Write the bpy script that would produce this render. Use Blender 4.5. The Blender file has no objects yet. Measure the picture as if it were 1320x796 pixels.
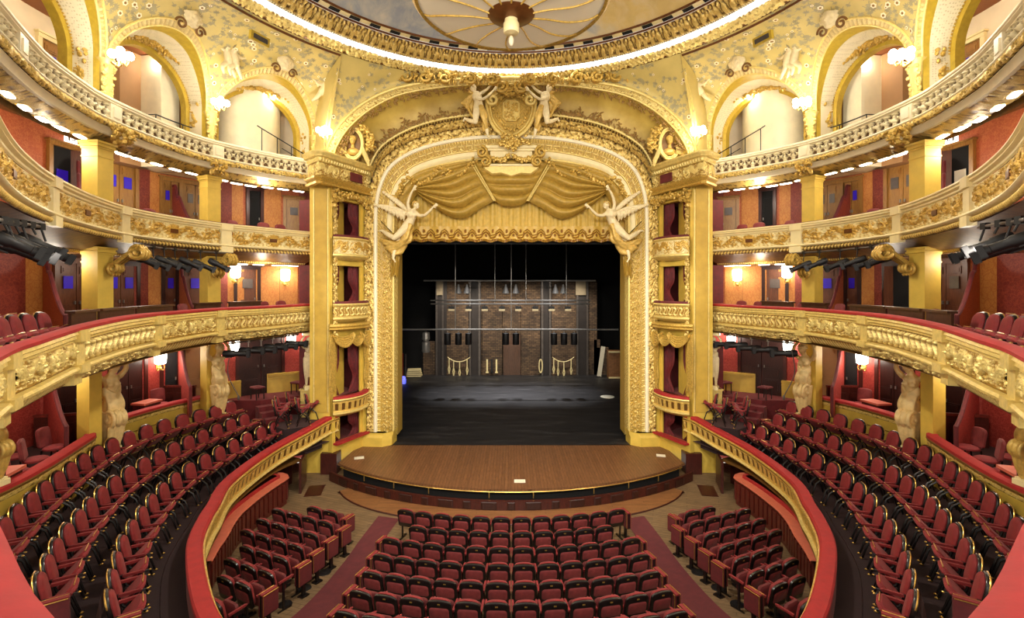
import bpy, math, random
import numpy as np
from mathutils import Matrix, Vector, Euler
random.seed(7); rng = np.random.default_rng(11)
SC = bpy.context.scene
COL = SC.collection
PI = math.pi
F, CX, HY, ZC = 620.0, 659.0, 370.0, 7.2       # focal length in px of the 1320 px frame, principal point, eye height

def at(px, py, y):            # photo position -> world point at distance y
    return ((px-CX)*y/F, y, ZC+(HY-py)*y/F)
def A(*a): return np.array(a, float)

# ------------------------------------------------------------------ mesh builder
class MB:
    def __init__(s): s.V=[]; s.F=[]; s.U=[]; s.G=[]; s.n=0
    def add(s, V, Fc, U=None, G=None):
        V=np.asarray(V,float).reshape(-1,3); b=s.n
        s.V.append(V); s.n+=len(V)
        s.U.append(np.zeros((len(V),2)) if U is None else np.asarray(U,float).reshape(-1,2))
        s.G.append(np.zeros(len(V)) if G is None else np.asarray(G,float).reshape(-1))
        s.F.extend([tuple(b+i for i in f) for f in Fc]); return s
    def join(s, o, M=None):
        for V,U,G in [(np.vstack(o.V) if o.V else np.zeros((0,3)), np.vstack(o.U) if o.U else np.zeros((0,2)), np.concatenate(o.G) if o.G else np.zeros(0))]:
            if M is not None:
                m=np.array(M); V=V@m[:3,:3].T+m[:3,3]
            s.add(V,o.F,U,G)
        return s
    def xf(s, M):
        m=np.array(M); s.V=[v@m[:3,:3].T+m[:3,3] for v in s.V]; return s
    def grid(s, P, U=None, G=None, cu=False, cv=False):
        P=np.asarray(P,float); n,m=P.shape[:2]
        f=[]
        for i in range(n if cu else n-1):
            i2=(i+1)%n
            for j in range(m if cv else m-1):
                j2=(j+1)%m
                f.append((i*m+j,i2*m+j,i2*m+j2,i*m+j2))
        return s.add(P.reshape(-1,3),f,None if U is None else np.asarray(U).reshape(-1,2),None if G is None else np.asarray(G).reshape(-1))
    def box(s, c, d, yaw=0.0, M=None):
        x,y,z=d[0]/2,d[1]/2,d[2]/2
        V=A([-x,-y,-z],[x,-y,-z],[x,y,-z],[-x,y,-z],[-x,-y,z],[x,-y,z],[x,y,z],[-x,y,z])
        if M is not None: V=V@np.array(M)[:3,:3].T
        if yaw:
            cc,ss=math.cos(yaw),math.sin(yaw); V=V@A([cc,ss,0],[-ss,cc,0],[0,0,1])
        U=[(v[0]+v[1],v[2]) for v in V]
        return s.add(V+A(*c),[(0,3,2,1),(4,5,6,7),(0,1,5,4),(1,2,6,5),(2,3,7,6),(3,0,4,7)],U)
    def tube(s, pts, r, n=8, cap=True):
        pts=np.asarray(pts,float); k=len(pts)
        r=np.broadcast_to(np.asarray(r,float),(k,))
        T=np.gradient(pts,axis=0); T/=np.linalg.norm(T,axis=1)[:,None]+1e-9
        up=A(0,0,1) if abs(T[0][2])<.9 else A(0,1,0)
        R=[]
        a=np.cross(T[0],up); a/=np.linalg.norm(a)
        for i in range(k):
            a=a-T[i]*np.dot(a,T[i]); a/=np.linalg.norm(a)+1e-9
            b=np.cross(T[i],a)
            th=np.arange(n)*2*PI/n
            R.append(pts[i]+r[i]*(np.cos(th)[:,None]*a+np.sin(th)[:,None]*b))
        b0=s.n; s.grid(np.array(R),cv=True)
        if cap:
            s.F.append(tuple(b0+i for i in range(n))[::-1]); s.F.append(tuple(b0+(k-1)*n+i for i in range(n)))
        return s
    def lathe(s, prof, n=16, c=(0,0,0), a0=0, a1=2*PI):
        full=abs(a1-a0-2*PI)<1e-6
        th=np.linspace(a0,a1,n,endpoint=not full)
        P=np.array([[(c[0]+r*math.cos(t),c[1]+r*math.sin(t),c[2]+z) for r,z in prof] for t in th])
        return s.grid(P,cu=full)
    def ell(s, c, r, M=None, n=10, m=7):
        th=np.linspace(0,2*PI,n,endpoint=False); ph=np.linspace(-PI/2+.001,PI/2-.001,m)
        P=np.array([[(r[0]*math.cos(p)*math.cos(t),r[1]*math.cos(p)*math.sin(t),r[2]*math.sin(p)) for p in ph] for t in th])
        if M is not None: P=P@np.array(M)[:3,:3].T
        b=s.n; s.grid(P+A(*c),cu=True)
        s.F.append(tuple(b+i*m for i in range(n))[::-1]); s.F.append(tuple(b+i*m+m-1 for i in range(n)))
        return s
    def loft(s, outl, layers, M=None):
        # outl: closed outline (n,2) in XZ ; layers: (inset, y) ; capped
        o=np.asarray(outl,float); n=len(o)
        d=np.roll(o,-1,0)-np.roll(o,1,0); nr=np.stack([-d[:,1],d[:,0]],1); nr/=np.linalg.norm(nr,axis=1)[:,None]+1e-9
        c=o.mean(0)
        if np.sum((c-o)*nr)<0: nr=-nr
        P=[]
        for ins,y in layers:
            q=o+nr*ins; P.append(np.stack([q[:,0],np.full(n,y),q[:,1]],1))
        P=np.array(P)
        if M is not None:
            m=np.array(M); P=P@m[:3,:3].T+m[:3,3]
        b=s.n; s.grid(P,cv=True)
        s.F.append(tuple(b+i for i in range(n))); s.F.append(tuple(b+(len(layers)-1)*n+i for i in range(n))[::-1])
        return s
    def mirror(s):
        o=MB(); o.n=s.n; o.V=[v*A(-1,1,1) for v in s.V]; o.U=s.U; o.G=s.G; o.F=[f[::-1] for f in s.F]; return o
    def mesh(s, name, m, off=None, smooth=True, angle=40):
        me=bpy.data.meshes.new(name)
        V=np.vstack(s.V) if s.V else np.zeros((0,3))
        if off is not None: V=V-np.array(off)
        me.from_pydata(V.tolist(),[],s.F)
        U=np.vstack(s.U)
        if np.any(U):
            ul=me.uv_layers.new(name='uv'); li=np.empty(len(me.loops),np.int32); me.loops.foreach_get('vertex_index',li)
            ul.data.foreach_set('uv',U[li].astype(np.float32).ravel())
        G=np.concatenate(s.G)
        if np.any(G):
            at_=me.attributes.new('gild','FLOAT','POINT'); at_.data.foreach_set('value',G.astype(np.float32))
        if m is not None: me.materials.append(m)
        if smooth:
            me.shade_smooth(); me.set_sharp_from_angle(angle=math.radians(angle))
        return me
    def build(s, name, m, parent=None, smooth=True, angle=40):
        off=None
        if parent is not None:
            off=WL[parent.name]
        o=bpy.data.objects.new(name,s.mesh(name,m,off,smooth,angle)); COL.objects.link(o)
        if parent is not None:
            o.parent=parent; WL[o.name]=off
        else: WL[o.name]=(0,0,0)
        return o
WL={}                                            # world location of each parent
def thing(name,label,cat,loc=(0,0,0),group=None):
    o=bpy.data.objects.new(name,None); COL.objects.link(o); o.location=loc; o.empty_display_size=.1
    o['label']=label; o['category']=cat
    if group: o['group']=group
    WL[o.name]=tuple(loc); return o
def tag(o,label,cat,group=None,kind=None):
    if label: o['label']=label; o['category']=cat
    if group: o['group']=group
    if kind: o['kind']=kind
    return o
def struct(name,mb,m,smooth=True,angle=40):
    o=mb.build(name,m,None,smooth,angle); o['kind']='structure'; return o
def kids(o): return [c for c in ALLKIDS.get(o.name,[])]
ALLKIDS={}
def reg(root):                                  # remember a prototype's tree so it can be copied quickly
    for o in COL.objects:
        if o.parent is not None:
            ALLKIDS.setdefault(o.parent.name,[])
            if o not in ALLKIDS[o.parent.name]: ALLKIDS[o.parent.name].append(o)
    return root
def dup(root,loc,rz,label,group=None):
    def cp(o,par):
        c=o.copy(); COL.objects.link(c); c.parent=par
        for k in ALLKIDS.get(o.name,[]): cp(k,c)
        return c
    r=cp(root,None); r.location=loc; r.rotation_euler=(0,0,rz); r['label']=label
    if group: r['group']=group
    return r
class Placer:                                   # first call moves the prototype itself, later calls copy it
    def __init__(s,maker): s.maker=maker; s.root=None
    def __call__(s,loc,rz,label,group=None):
        if s.root is None:
            s.root=reg(s.maker()); r=s.root; r.location=loc; r.rotation_euler=(0,0,rz); r['label']=label
            if group: r['group']=group
            return r
        return dup(s.root,loc,rz,label,group)

# ------------------------------------------------------------------ curves
def cr(pts,n):                                  # Catmull-Rom through the points
    p=np.asarray(pts,float); p=np.vstack([2*p[0]-p[1],p,2*p[-1]-p[-2]])
    out=[]
    k=len(p)-3
    for i in range(k):
        t=np.linspace(0,1,n,endpoint=False)[:,None]
        a,b,c,d=p[i],p[i+1],p[i+2],p[i+3]
        out.append(.5*((2*b)+(-a+c)*t+(2*a-5*b+4*c-d)*t**2+(-a+3*b-3*c+d)*t**3))
    out.append(p[-2][None]); return np.vstack(out)
def alen(c):
    return np.concatenate([[0],np.cumsum(np.linalg.norm(np.diff(c[:,:2],axis=0),axis=1))])
def resample(c,n=None,du=None):
    L=alen(c)
    if n is None: n=max(2,int(round(L[-1]/du))+1)
    u=np.linspace(0,L[-1],n)
    return np.stack([np.interp(u,L,c[:,k]) for k in range(c.shape[1])],1)
CEN=A(0,12.0)
def normals(c):
    d=np.gradient(c[:,:2],axis=0); d/=np.linalg.norm(d,axis=1)[:,None]+1e-9
    n=np.stack([-d[:,1],d[:,0]],1)
    if np.sum(n*(CEN-c[:,:2]))<0: n=-n
    return n
def z3(c): return c if c.shape[1]==3 else np.hstack([c,np.zeros((len(c),1))])
def offset(c,o):
    c=z3(np.asarray(c,float)); n=normals(c); q=c.copy(); q[:,:2]+=n*o; return q
def sweep(mb,c,prof,z0=0.0,closed=False,du=.25,caps=True):
    c=z3(resample(np.asarray(c,float),du=du)); n=normals(c); L=alen(c)
    pr=np.asarray(prof,float); k=len(pr)
    w=np.concatenate([[0],np.cumsum(np.linalg.norm(np.diff(pr,axis=0),axis=1))])
    P=np.zeros((len(c),k,3)); U=np.zeros((len(c),k,2))
    for j in range(k):
        P[:,j,:2]=c[:,:2]+n*pr[j,0]; P[:,j,2]=z0+c[:,2]+pr[j,1]; U[:,j,0]=L; U[:,j,1]=w[j]
    b=mb.n; mb.grid(P,U,cv=closed)
    if closed and caps:
        mb.F.append(tuple(b+i for i in range(k))); mb.F.append(tuple(b+(len(c)-1)*k+i for i in range(k))[::-1])
    return mb
def lofted(mb,ca,cb,za,zb,n=60):
    a=resample(z3(np.asarray(ca,float)),n=n).copy(); b=resample(z3(np.asarray(cb,float)),n=n).copy()
    if za is not None: a[:,2]=za
    if zb is not None: b[:,2]=zb
    L=alen(a); w=np.linalg.norm(a-b,axis=1)
    U=np.stack([np.stack([L,0*L],1),np.stack([L,w],1)],1)
    return mb.grid(np.stack([a,b],1),U)

# ------------------------------------------------------------------ ornament tiles (height maps that become real relief)
PPM=100.0
class Tile:
    def __init__(s,w,h): s.w,s.h=w,h; s.W,s.H=int(w*PPM),int(h*PPM); s.a=np.zeros((s.H,s.W))
    def dab(s,x,y,rx,ry=None,ang=0,amp=1.0,mode='max',rib=0):
        ry=ry or rx; R=max(rx,ry); X,Y=x*PPM,y*PPM; k=int(R*PPM)+2
        xs=np.arange(int(X)-k,int(X)+k+1); ys=np.arange(max(0,int(Y)-k),min(s.H,int(Y)+k+1))
        if len(ys)==0: return s
        gx,gy=np.meshgrid((xs-X)/PPM,(ys-Y)/PPM)
        c,n=math.cos(ang),math.sin(ang); a=(gx*c+gy*n)/rx; b=(-gx*n+gy*c)/ry
        q=1-a*a-b*b; h=np.where(q>0,np.sqrt(np.clip(q,0,1)),0)*amp
        if rib: h=h*(1-.45*np.exp(-(b*4)**2))
        xi=xs%s.W; sub=s.a[np.ix_(ys,xi)]
        s.a[np.ix_(ys,xi)]=np.maximum(sub,h) if mode=='max' else (sub-h if mode=='sub' else sub+h)
        return s
    def stroke(s,pts,r0,r1=None,amp=1.0):
        pts=np.asarray(pts,float); r1=r0 if r1 is None else r1; n=len(pts)
        for i,p in enumerate(pts): s.dab(p[0],p[1],r0+(r1-r0)*i/max(1,n-1),amp=amp)
        return s
    def spiral(s,cx,cy,r,a0,turns,w,amp=1.0,n=70):
        t=np.linspace(0,1,n); rr=r*(1-t*.85); a=a0+turns*2*PI*t
        s.stroke(np.stack([cx+rr*np.cos(a),cy+rr*np.sin(a)],1),w,w*.55,amp); s.dab(cx,cy,w*1.8,amp=amp*1.2); return s
    def rect(s,x0,x1,y0,y1,v,mode='set'):
        xi=np.arange(int(round(x0*PPM)),int(round(x1*PPM)))%s.W; yi=np.arange(max(0,int(round(y0*PPM))),min(s.H,int(round(y1*PPM))))
        if mode=='set': s.a[np.ix_(yi,xi)]=v
        else: s.a[np.ix_(yi,xi)]=np.maximum(s.a[np.ix_(yi,xi)],v)
        return s
    def sample(s,u,v):          # u metres (wraps), v metres
        x=(u*PPM)%s.W; y=np.clip(v*PPM,0,s.H-1.001); x0=np.floor(x).astype(int)%s.W; y0=np.floor(y).astype(int); fx=x-np.floor(x); fy=y-y0
        x1=(x0+1)%s.W; y1=np.minimum(y0+1,s.H-1)
        return (s.a[y0,x0]*(1-fx)+s.a[y0,x1]*fx)*(1-fy)+(s.a[y1,x0]*(1-fx)+s.a[y1,x1]*fx)*fy

def t_scroll(w=2.0,h=.5,seed=0,plate=True,dense=1.0):
    t=Tile(w,h); m=h/2; r=random.Random(seed)
    for sx in (-1,1):
        c=w/2
        for k,(d,up) in enumerate([(.36,1),(.66,-1),(.90,1)]):
            if d*2>w: break
            x=c+sx*d*w/2; 
            t.spiral(x,m+up*.04,h*.30,(PI if sx>0 else 0)+(.3 if up>0 else -.3),sx*up*1.35,.022*h/.5*1.2)
            for j in range(int(9*dense)):
                a=r.uniform(0,2*PI); rr=h*r.uniform(.28,.46)
                t.dab(x+rr*math.cos(a)*1.05,np.clip(m+rr*math.sin(a),.04,h-.04),.055*h/.5,.022*h/.5,a+r.uniform(-.7,.7)+.8,.75,rib=1)
            for j in range(3): t.dab(x+r.uniform(-.04,.04),m+up*.04+r.uniform(-.04,.04),.03,amp=.9)
        u=np.linspace(0,1,90); t.stroke(np.stack([c+sx*(.26+u*(w/2-.28)),m+h*.27*np.sin(u*PI*3.1*w/3.7)],1),.02,.014,.8)
        for j in range(int(26*dense*w/2)):
            q=r.random(); x=c+sx*(.26+q*(w/2-.3)); y=m+h*.27*math.sin(q*PI*3.1*w/3.7)
            for k2 in (-1,1): t.dab(x+r.uniform(-.03,.03),np.clip(y+k2*.05,.04,h-.04),.05,.018,k2*r.uniform(.4,1.1),.7,rib=1)
    for j in range(int(70*dense*w)):
        t.dab(r.uniform(0,w),r.uniform(.03,h-.03),.028,.011,r.uniform(0,PI),.5,rib=1)
    if plate:
        c=w/2; t.dab(c,m,.27,.22,amp=.7)
        for j in range(12):
            a=j*PI/6; t.dab(c+.24*math.cos(a),m+.18*math.sin(a),.06,.03,a,1.0,rib=1)
        t.rect(c-.14,c+.14,m-.075,m+.075,.5); t.rect(c-.11,c+.11,m-.05,m+.05,.25)
    return t
def t_balus(h=.38):             # pierced balustrade of crossing ribbons and vases
    w=.56; t=Tile(w,h)
    t.rect(0,w,0,h,.0)
    for x in (0,w/2,w):
        t.dab(x,.05,.07,.045,amp=.8); t.dab(x,.15,.055,.08,amp=1.1); t.dab(x,.26,.03,.06,amp=.8); t.dab(x,.33,.075,.03,amp=.9)
    for k in (0,1):
        x0=k*w/2
        for s_ in (-1,1):
            u=np.linspace(0,1,20); t.stroke(np.stack([x0+w/4+s_*(u-.5)*w/2*.95,.05+u*.28],1),.016,amp=.55)
        t.dab(x0+w/4,.19,.06,.06,amp=.8); t.dab(x0+w/4,.19,.03,amp=1.15)
        t.dab(x0+w/4-.06,.32,.04,.03,amp=.6); t.dab(x0+w/4+.06,.32,.04,.03,amp=.6)
    t.rect(0,w,0,.02,.6); t.rect(0,w,h-.03,h,.6)
    return t
def t_strig(h=.45):             # upright S leaves
    w=.24; t=Tile(w,h)
    u=np.linspace(0,1,40)
    t.stroke(np.stack([.08+.045*np.sin(u*PI*2),.05+u*(h-.12)],1),.028,.036,.85)
    t.dab(.1,h-.085,.06,.05,amp=1.1); t.dab(.06,.07,.05,.04,amp=.9)
    t.stroke(np.stack([.2+.02*np.sin(u*PI*2),.06+u*(h-.16)],1),.014,.014,.5); t.dab(.2,h-.06,.03,amp=.7)
    t.rect(0,w,0,.015,.5); t.rect(0,w,h-.015,h,.5)
    return t
def t_arcade(h=.40):            # row of narrow pierced arches between little posts
    w=.26; t=Tile(w,h); t.rect(0,w,0,h,.75)
    t.rect(.07,.19,.06,h-.11,-.9); 
    xs=np.linspace(.07,.19,13)
    for x in xs:
        k=math.sqrt(max(0,.06**2-(x-.13)**2)); t.rect(x-.006,x+.006,h-.12,h-.11+k*.8,-.9)
    t.dab(0,h*.5,.03,h*.33,amp=1.1); t.dab(w,h*.5,.03,h*.33,amp=1.1)
    t.dab(0,h-.06,.05,.03,amp=1.2); t.dab(w,h-.06,.05,.03,amp=1.2); t.dab(.13,h-.04,.02,amp=1.0)
    t.rect(0,w,0,.03,1.0); return t
def t_leafy(w=1.0,h=.2,n=90,seed=1,size=.045):
    t=Tile(w,h); r=random.Random(seed)
    for i in range(n):
        x=r.uniform(0,w); y=r.uniform(.02,h-.02); t.dab(x,y,size*r.uniform(.8,1.3),size*.42,r.uniform(0,PI),r.uniform(.5,1.0),rib=1)
    for i in range(n//4): t.dab(r.uniform(0,w),r.uniform(.02,h-.02),size*.45,amp=1.1)
    return t
def t_rope(h=.1):
    w=.12; t=Tile(w,h); t.dab(.06,h/2,.085,.034,.75,1.0); return t
def t_bead(h=.06):
    t=Tile(.08,h); t.dab(.04,h/2,.032,h*.45,amp=1); return t
def t_flute(h=.2,w=.13):
    t=Tile(w,h); t.dab(w/2,h/2,w*.33,h*.46,amp=1); return t
def t_key(h=.22):
    w=.34; t=Tile(w,h); b=.025
    t.rect(0,w,h-b*1.5,h-b*.5,.9); t.rect(.03,.03+b,.03,h-b,.9); t.rect(.03,.25,.03,.03+b,.9); t.rect(.25,.25+b,.03,.15,.9); t.rect(.11,.25,.14,.14+b,.9); t.rect(.11,.11+b,.09,.15,.9)
    return t
def t_candel(w=.5,h=2.4,seed=3):   # upright ornament (w across = v, h along = u)
    t=Tile(h,w); m=w/2; r=random.Random(seed)
    n=6
    for k in range(n):
        y=(k+.5)*h/n
        for s_ in (-1,1):
            t.spiral(y,m+s_*w*.24,w*.19,0 if s_>0 else PI,s_*1.3,.022)
        t.dab(y,m,.09,.045,amp=1.0); t.dab(y+h/n/2,m,.05,.09,amp=.9)
        for j in range(16):
            t.dab(y+r.uniform(-.2,.2),r.uniform(.03,w-.03),.05,.02,r.uniform(0,PI),.7,rib=1)
    return t
def smooth01(h,a,b):
    x=np.clip((h-a)/(b-a),0,1); return x*x*(3-2*x)
def relief(mb,c,z0,z1,o0,o1,tile,dep,du=.025,dv=.02,u0=0.0,gmul=1.0,center_tile=False):
    """relief band on a plan curve between z0 (bottom) and z1 (top), leaning from o0 to o1"""
    c=z3(resample(np.asarray(c,float),du=du)); n=normals(c); L=alen(c)
    if center_tile: u0=-(L[-1]/2)+tile.w/2
    m=max(3,int(round((z1-z0)/dv))+1); v=np.linspace(0,1,m)
    h=tile.sample((L+u0)[:,None]+0*v[None],0*L[:,None]+v[None]*tile.h)
    o=o0+(o1-o0)*v[None]+h*dep
    P=np.zeros((len(c),m,3)); P[:,:,:2]=c[:,None,:2]+n[:,None,:]*o[:,:,None]; P[:,:,2]=c[:,2][:,None]+z0+(z1-z0)*v[None]
    U=np.stack([np.broadcast_to(L[:,None],h.shape),np.broadcast_to(v[None]*(z1-z0),h.shape)],2)
    mb.grid(P,U,smooth01(h,.08,.35)*gmul+.001); return mb
def relief_surf(mb,P,N,Uu,Vv,tile,dep):
    """relief on any point grid P with normals N; Uu, Vv tile coordinates"""
    h=tile.sample(Uu,Vv); mb.grid(P+N*(h*dep)[:,:,None],np.stack([Uu,Vv],2),smooth01(h,.08,.35)+.001); return mb
def grid_normals(P,toward):
    a=np.gradient(P,axis=0); b=np.gradient(P,axis=1); n=np.cross(a,b); n/=np.linalg.norm(n,axis=2)[:,:,None]+1e-9
    if np.sum(n*(A(*toward)-P))<0: n=-n
    return n
def rrect(w,h,r,n=6,arch=0.0):   # rounded rectangle outline centred in x, from z=0 to h
    pts=[]
    for (cx,cz,a0) in ((w/2-r,r,-PI/2),(w/2-r,h-r,0),(-w/2+r,h-r,PI/2),(-w/2+r,r,PI)):
        for k in range(n+1):
            a=a0+k/n*PI/2; pts.append((cx+r*math.cos(a),cz+r*math.sin(a)))
    p=np.array(pts)
    if arch:
        # extra points along the top edge
        top=[(x,h) for x in np.linspace(w/2-r,-w/2+r,8)[1:-1]]
        k=2*(n+1); p=np.vstack([p[:k],top,p[k:]])
        p[:,1]+=arch*np.clip(p[:,1]/h,0,1)**4*np.cos(p[:,0]/w*PI)
    return p
# ------------------------------------------------------------------ materials
def srgb(r,g,b):
    f=lambda c:(c/255/12.92 if c/255<=.04045 else ((c/255+.055)/1.055)**2.4)
    return (f(r),f(g),f(b),1.0)
class NT:
    def __init__(s,name):
        s.m=bpy.data.materials.new(name); s.m.use_nodes=True; s.t=s.m.node_tree; s.b=s.t.nodes['Principled BSDF']; s.out=s.t.nodes['Material Output']
    def n(s,typ,**kw):
        nd=s.t.nodes.new(typ)
        for k,v in kw.items():
            if k.startswith('i_'): nd.inputs[int(k[2:]) if k[2:].isdigit() else k[2:].replace('_',' ')].default_value=v
            else: setattr(nd,k,v)
        return nd
    def l(s,a,b): s.t.links.new(a,b); return s
    def coord(s,kind='obj',scale=(1,1,1),rot=(0,0,0)):
        tc=s.n('ShaderNodeTexCoord'); mp=s.n('ShaderNodeMapping'); mp.inputs['Scale'].default_value=scale; mp.inputs['Rotation'].default_value=rot
        src={'obj':tc.outputs['Object'],'uv':tc.outputs['UV'],'gen':tc.outputs['Generated']}[kind]
        s.l(src,mp.inputs[0]); return mp.outputs[0]
    def ramp(s,fac,stops):
        r=s.n('ShaderNodeValToRGB'); e=r.color_ramp.elements
        while len(e)<len(stops): e.new(.5)
        for k,(p,c) in enumerate(stops): e[k].position=p; e[k].color=c
        s.l(fac,r.inputs[0]); return r.outputs[0]
    def mix(s,fac,a,b,typ='MIX'):
        m=s.n('ShaderNodeMix'); m.data_type='RGBA'; m.blend_type=typ
        if isinstance(fac,(int,float)): m.inputs[0].default_value=fac
        else: s.l(fac,m.inputs[0])
        for i,x in ((6,a),(7,b)):
            if isinstance(x,(tuple,list)): m.inputs[i].default_value=x
            else: s.l(x,m.inputs[i])
        return m.outputs[2]
    def noise(s,vec,scale,detail=3,rough=.55,dist=0):
        n=s.n('ShaderNodeTexNoise'); n.inputs['Scale'].default_value=scale; n.inputs['Detail'].default_value=detail; n.inputs['Roughness'].default_value=rough; n.inputs['Distortion'].default_value=dist
        if vec is not None: s.l(vec,n.inputs['Vector'])
        return n
    def vor(s,vec,scale,feature='F1',rnd=1.0):
        n=s.n('ShaderNodeTexVoronoi'); n.feature=feature; n.inputs['Scale'].default_value=scale; n.inputs['Randomness'].default_value=rnd
        if vec is not None: s.l(vec,n.inputs['Vector'])
        return n
    def math(s,op,a,b=0.0):
        n=s.n('ShaderNodeMath'); n.operation=op
        for i,x in ((0,a),(1,b)):
            if isinstance(x,(int,float)): n.inputs[i].default_value=x
            else: s.l(x,n.inputs[i])
        return n.outputs[0]
    def bump(s,h,strength=.3,dist=.02):
        b=s.n('ShaderNodeBump'); b.inputs['Strength'].default_value=strength; b.inputs['Distance'].default_value=dist; s.l(h,b.inputs['Height']); s.l(b.outputs[0],s.b.inputs['Normal']); return s
    def base(s,c):
        if isinstance(c,(tuple,list)): s.b.inputs['Base Color'].default_value=c
        else: s.l(c,s.b.inputs['Base Color'])
        return s
    def pr(s,rough=.5,metal=0.0,**kw):
        if isinstance(rough,(int,float)): s.b.inputs['Roughness'].default_value=rough
        else: s.l(rough,s.b.inputs['Roughness'])
        if isinstance(metal,(int,float)): s.b.inputs['Metallic'].default_value=metal
        else: s.l(metal,s.b.inputs['Metallic'])
        for k,v in kw.items(): s.b.inputs[k.replace('_',' ')].default_value=v
        return s
MATS={}
def plain(name,c,rough=.5,metal=0.0,var=.18,scale=6,bump=0.0,bs=60):
    t=NT(name); v=t.coord('obj'); n=t.noise(v,scale)
    d=tuple(x*(1-var) for x in c[:3])+(1,); l=tuple(min(1,x*(1+var)) for x in c[:3])+(1,)
    t.base(t.ramp(n.outputs[0],[(.3,d),(.7,l)])).pr(rough,metal)
    if bump: t.bump(t.noise(v,bs,2).outputs[0],bump,.01)
    return t.m
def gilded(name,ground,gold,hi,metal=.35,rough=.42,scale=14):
    """painted ground with gilded relief (gild attribute) and a worn, mottled leaf; a dark ground paints shade into the recesses"""
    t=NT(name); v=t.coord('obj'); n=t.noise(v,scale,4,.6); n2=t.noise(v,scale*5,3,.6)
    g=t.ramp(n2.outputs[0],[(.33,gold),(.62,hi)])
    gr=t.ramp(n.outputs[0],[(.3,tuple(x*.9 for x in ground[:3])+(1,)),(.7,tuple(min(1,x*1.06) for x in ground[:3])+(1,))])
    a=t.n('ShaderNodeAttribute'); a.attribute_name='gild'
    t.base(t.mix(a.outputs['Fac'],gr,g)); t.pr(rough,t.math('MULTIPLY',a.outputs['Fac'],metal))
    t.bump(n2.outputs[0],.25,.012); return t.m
def emis(name,c,s):
    t=NT(name); t.base((0.8,0.8,0.8,1)); t.b.inputs['Emission Color'].default_value=c; t.b.inputs['Emission Strength'].default_value=s; return t.m
M={}
CREAM=srgb(226,208,164); GOLD=srgb(176,132,38); GOLDHI=srgb(228,190,92)
M['cream']=plain('cream_paint',srgb(234,216,160),.45,0,.06,4)
M['white_trim']=plain('ivory_paint',srgb(242,230,194),.45,0,.05,4)
M['yellow']=plain('yellow_paint',srgb(212,178,74),.5,0,.10,3,.08,80)
M['yellow2']=plain('ochre_paint',srgb(196,160,64),.5,0,.10,3,.08,80)
M['gold']=plain('gold_leaf',srgb(198,162,76),.36,.35,.28,18,.3,50)
M['gold_pale']=plain('pale_gold',srgb(226,200,118),.40,.18,.14,10,.12,50)
M['olive_gold']=plain('olive_gold',srgb(186,156,46),.45,.15,.12,8,.12,60)
M['g_cream']=gilded('gilded_cream_relief',srgb(234,216,156),srgb(150,104,28),srgb(228,188,90))
M['g_white']=gilded('ivory_balustrade_relief',srgb(98,66,26),srgb(226,212,166),srgb(240,228,188),.12,.5)  # dark ground paints in the shade of the pierced gaps
M['g_yellow']=gilded('gilded_yellow_relief',srgb(160,120,44),srgb(222,190,94),srgb(248,230,156))  # ground darkened, crevice shade put into the colour
M['g_arc']=gilded('gilded_arcade_relief',srgb(92,60,18),srgb(200,156,60),srgb(236,200,110))  # dark slots carry the shade of the arches as colour
M['g_leaf']=gilded('leaf_moulding_relief',srgb(112,76,26),srgb(200,160,66),srgb(240,212,126))  # dark ground stands for shade between the leaves
M['g_pil']=gilded('pilaster_relief',srgb(184,148,62),srgb(214,180,88),srgb(244,222,146))
M['g_dark']=gilded('shaded_gold_relief',srgb(96,62,20),srgb(178,138,58),srgb(236,208,124),.35)  # recesses coloured dark to paint in their shade
M['g_stone']=gilded('stone_gold_relief',srgb(206,182,120),srgb(196,166,92),srgb(236,216,156),.15,.5)
M['carved']=plain('carved_ochre_stone',srgb(226,196,132),.5,.05,.12,9,.1,40)
M['pend']=plain('old_gold_ceiling_paint',srgb(202,180,106),.55,0,.10,1.2)
M['leafgrey']=plain('grey_stencilled_leaf',srgb(164,152,112),.6,0,.18,5)
M['leafpaint']=plain('dull_gold_leaf_paint',srgb(142,106,42),.55,.1,.2,9)
M['stat']=plain('ivory_plaster',srgb(228,210,164),.5,.0,.10,10,.2,40)
M['statgold']=plain('gilded_plaster',srgb(206,170,86),.42,.2,.2,10,.3,40)
M['plaster']=plain('white_wall_plaster',srgb(220,203,170),.7,0,.06,2)
M['plaster_tan']=plain('tan_wall_plaster',srgb(170,128,84),.7,0,.08,2)
M['brown_ceiling']=plain('brown_ceiling_paint',srgb(140,84,44),.7,0,.08,2)
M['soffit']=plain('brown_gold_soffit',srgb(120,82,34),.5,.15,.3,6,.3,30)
M['black']=plain('black_lacquer',srgb(20,15,14),.28,0,.3,12)
M['blackmat']=plain('black_metal',srgb(17,15,16),.5,.1,.3,12)
M['void']=plain('dark_opening',srgb(8,6,6),.9)
M['brass']=plain('brass_fittings',srgb(206,164,84),.28,.8,.2,30)
M['iron']=plain('grey_iron',srgb(92,84,78),.4,.5)
M['steel']=plain('grey_steel_pipe',srgb(150,146,140),.35,.6)
M['lens']=plain('lamp_glass',srgb(70,72,84),.1,.2)
M['paper']=plain('white_paper',srgb(240,232,206),.6,0,.03)
M['blue']=plain('blue_pane',srgb(58,34,206),.25,0,.06)  # blue light caught in the glass, put in as base colour
M['greypane']=plain('grey_pane',srgb(96,88,84),.15,0,.1)
M['sign']=emis('lit_white_sign',(1,.97,.9,1),2.5)
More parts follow.
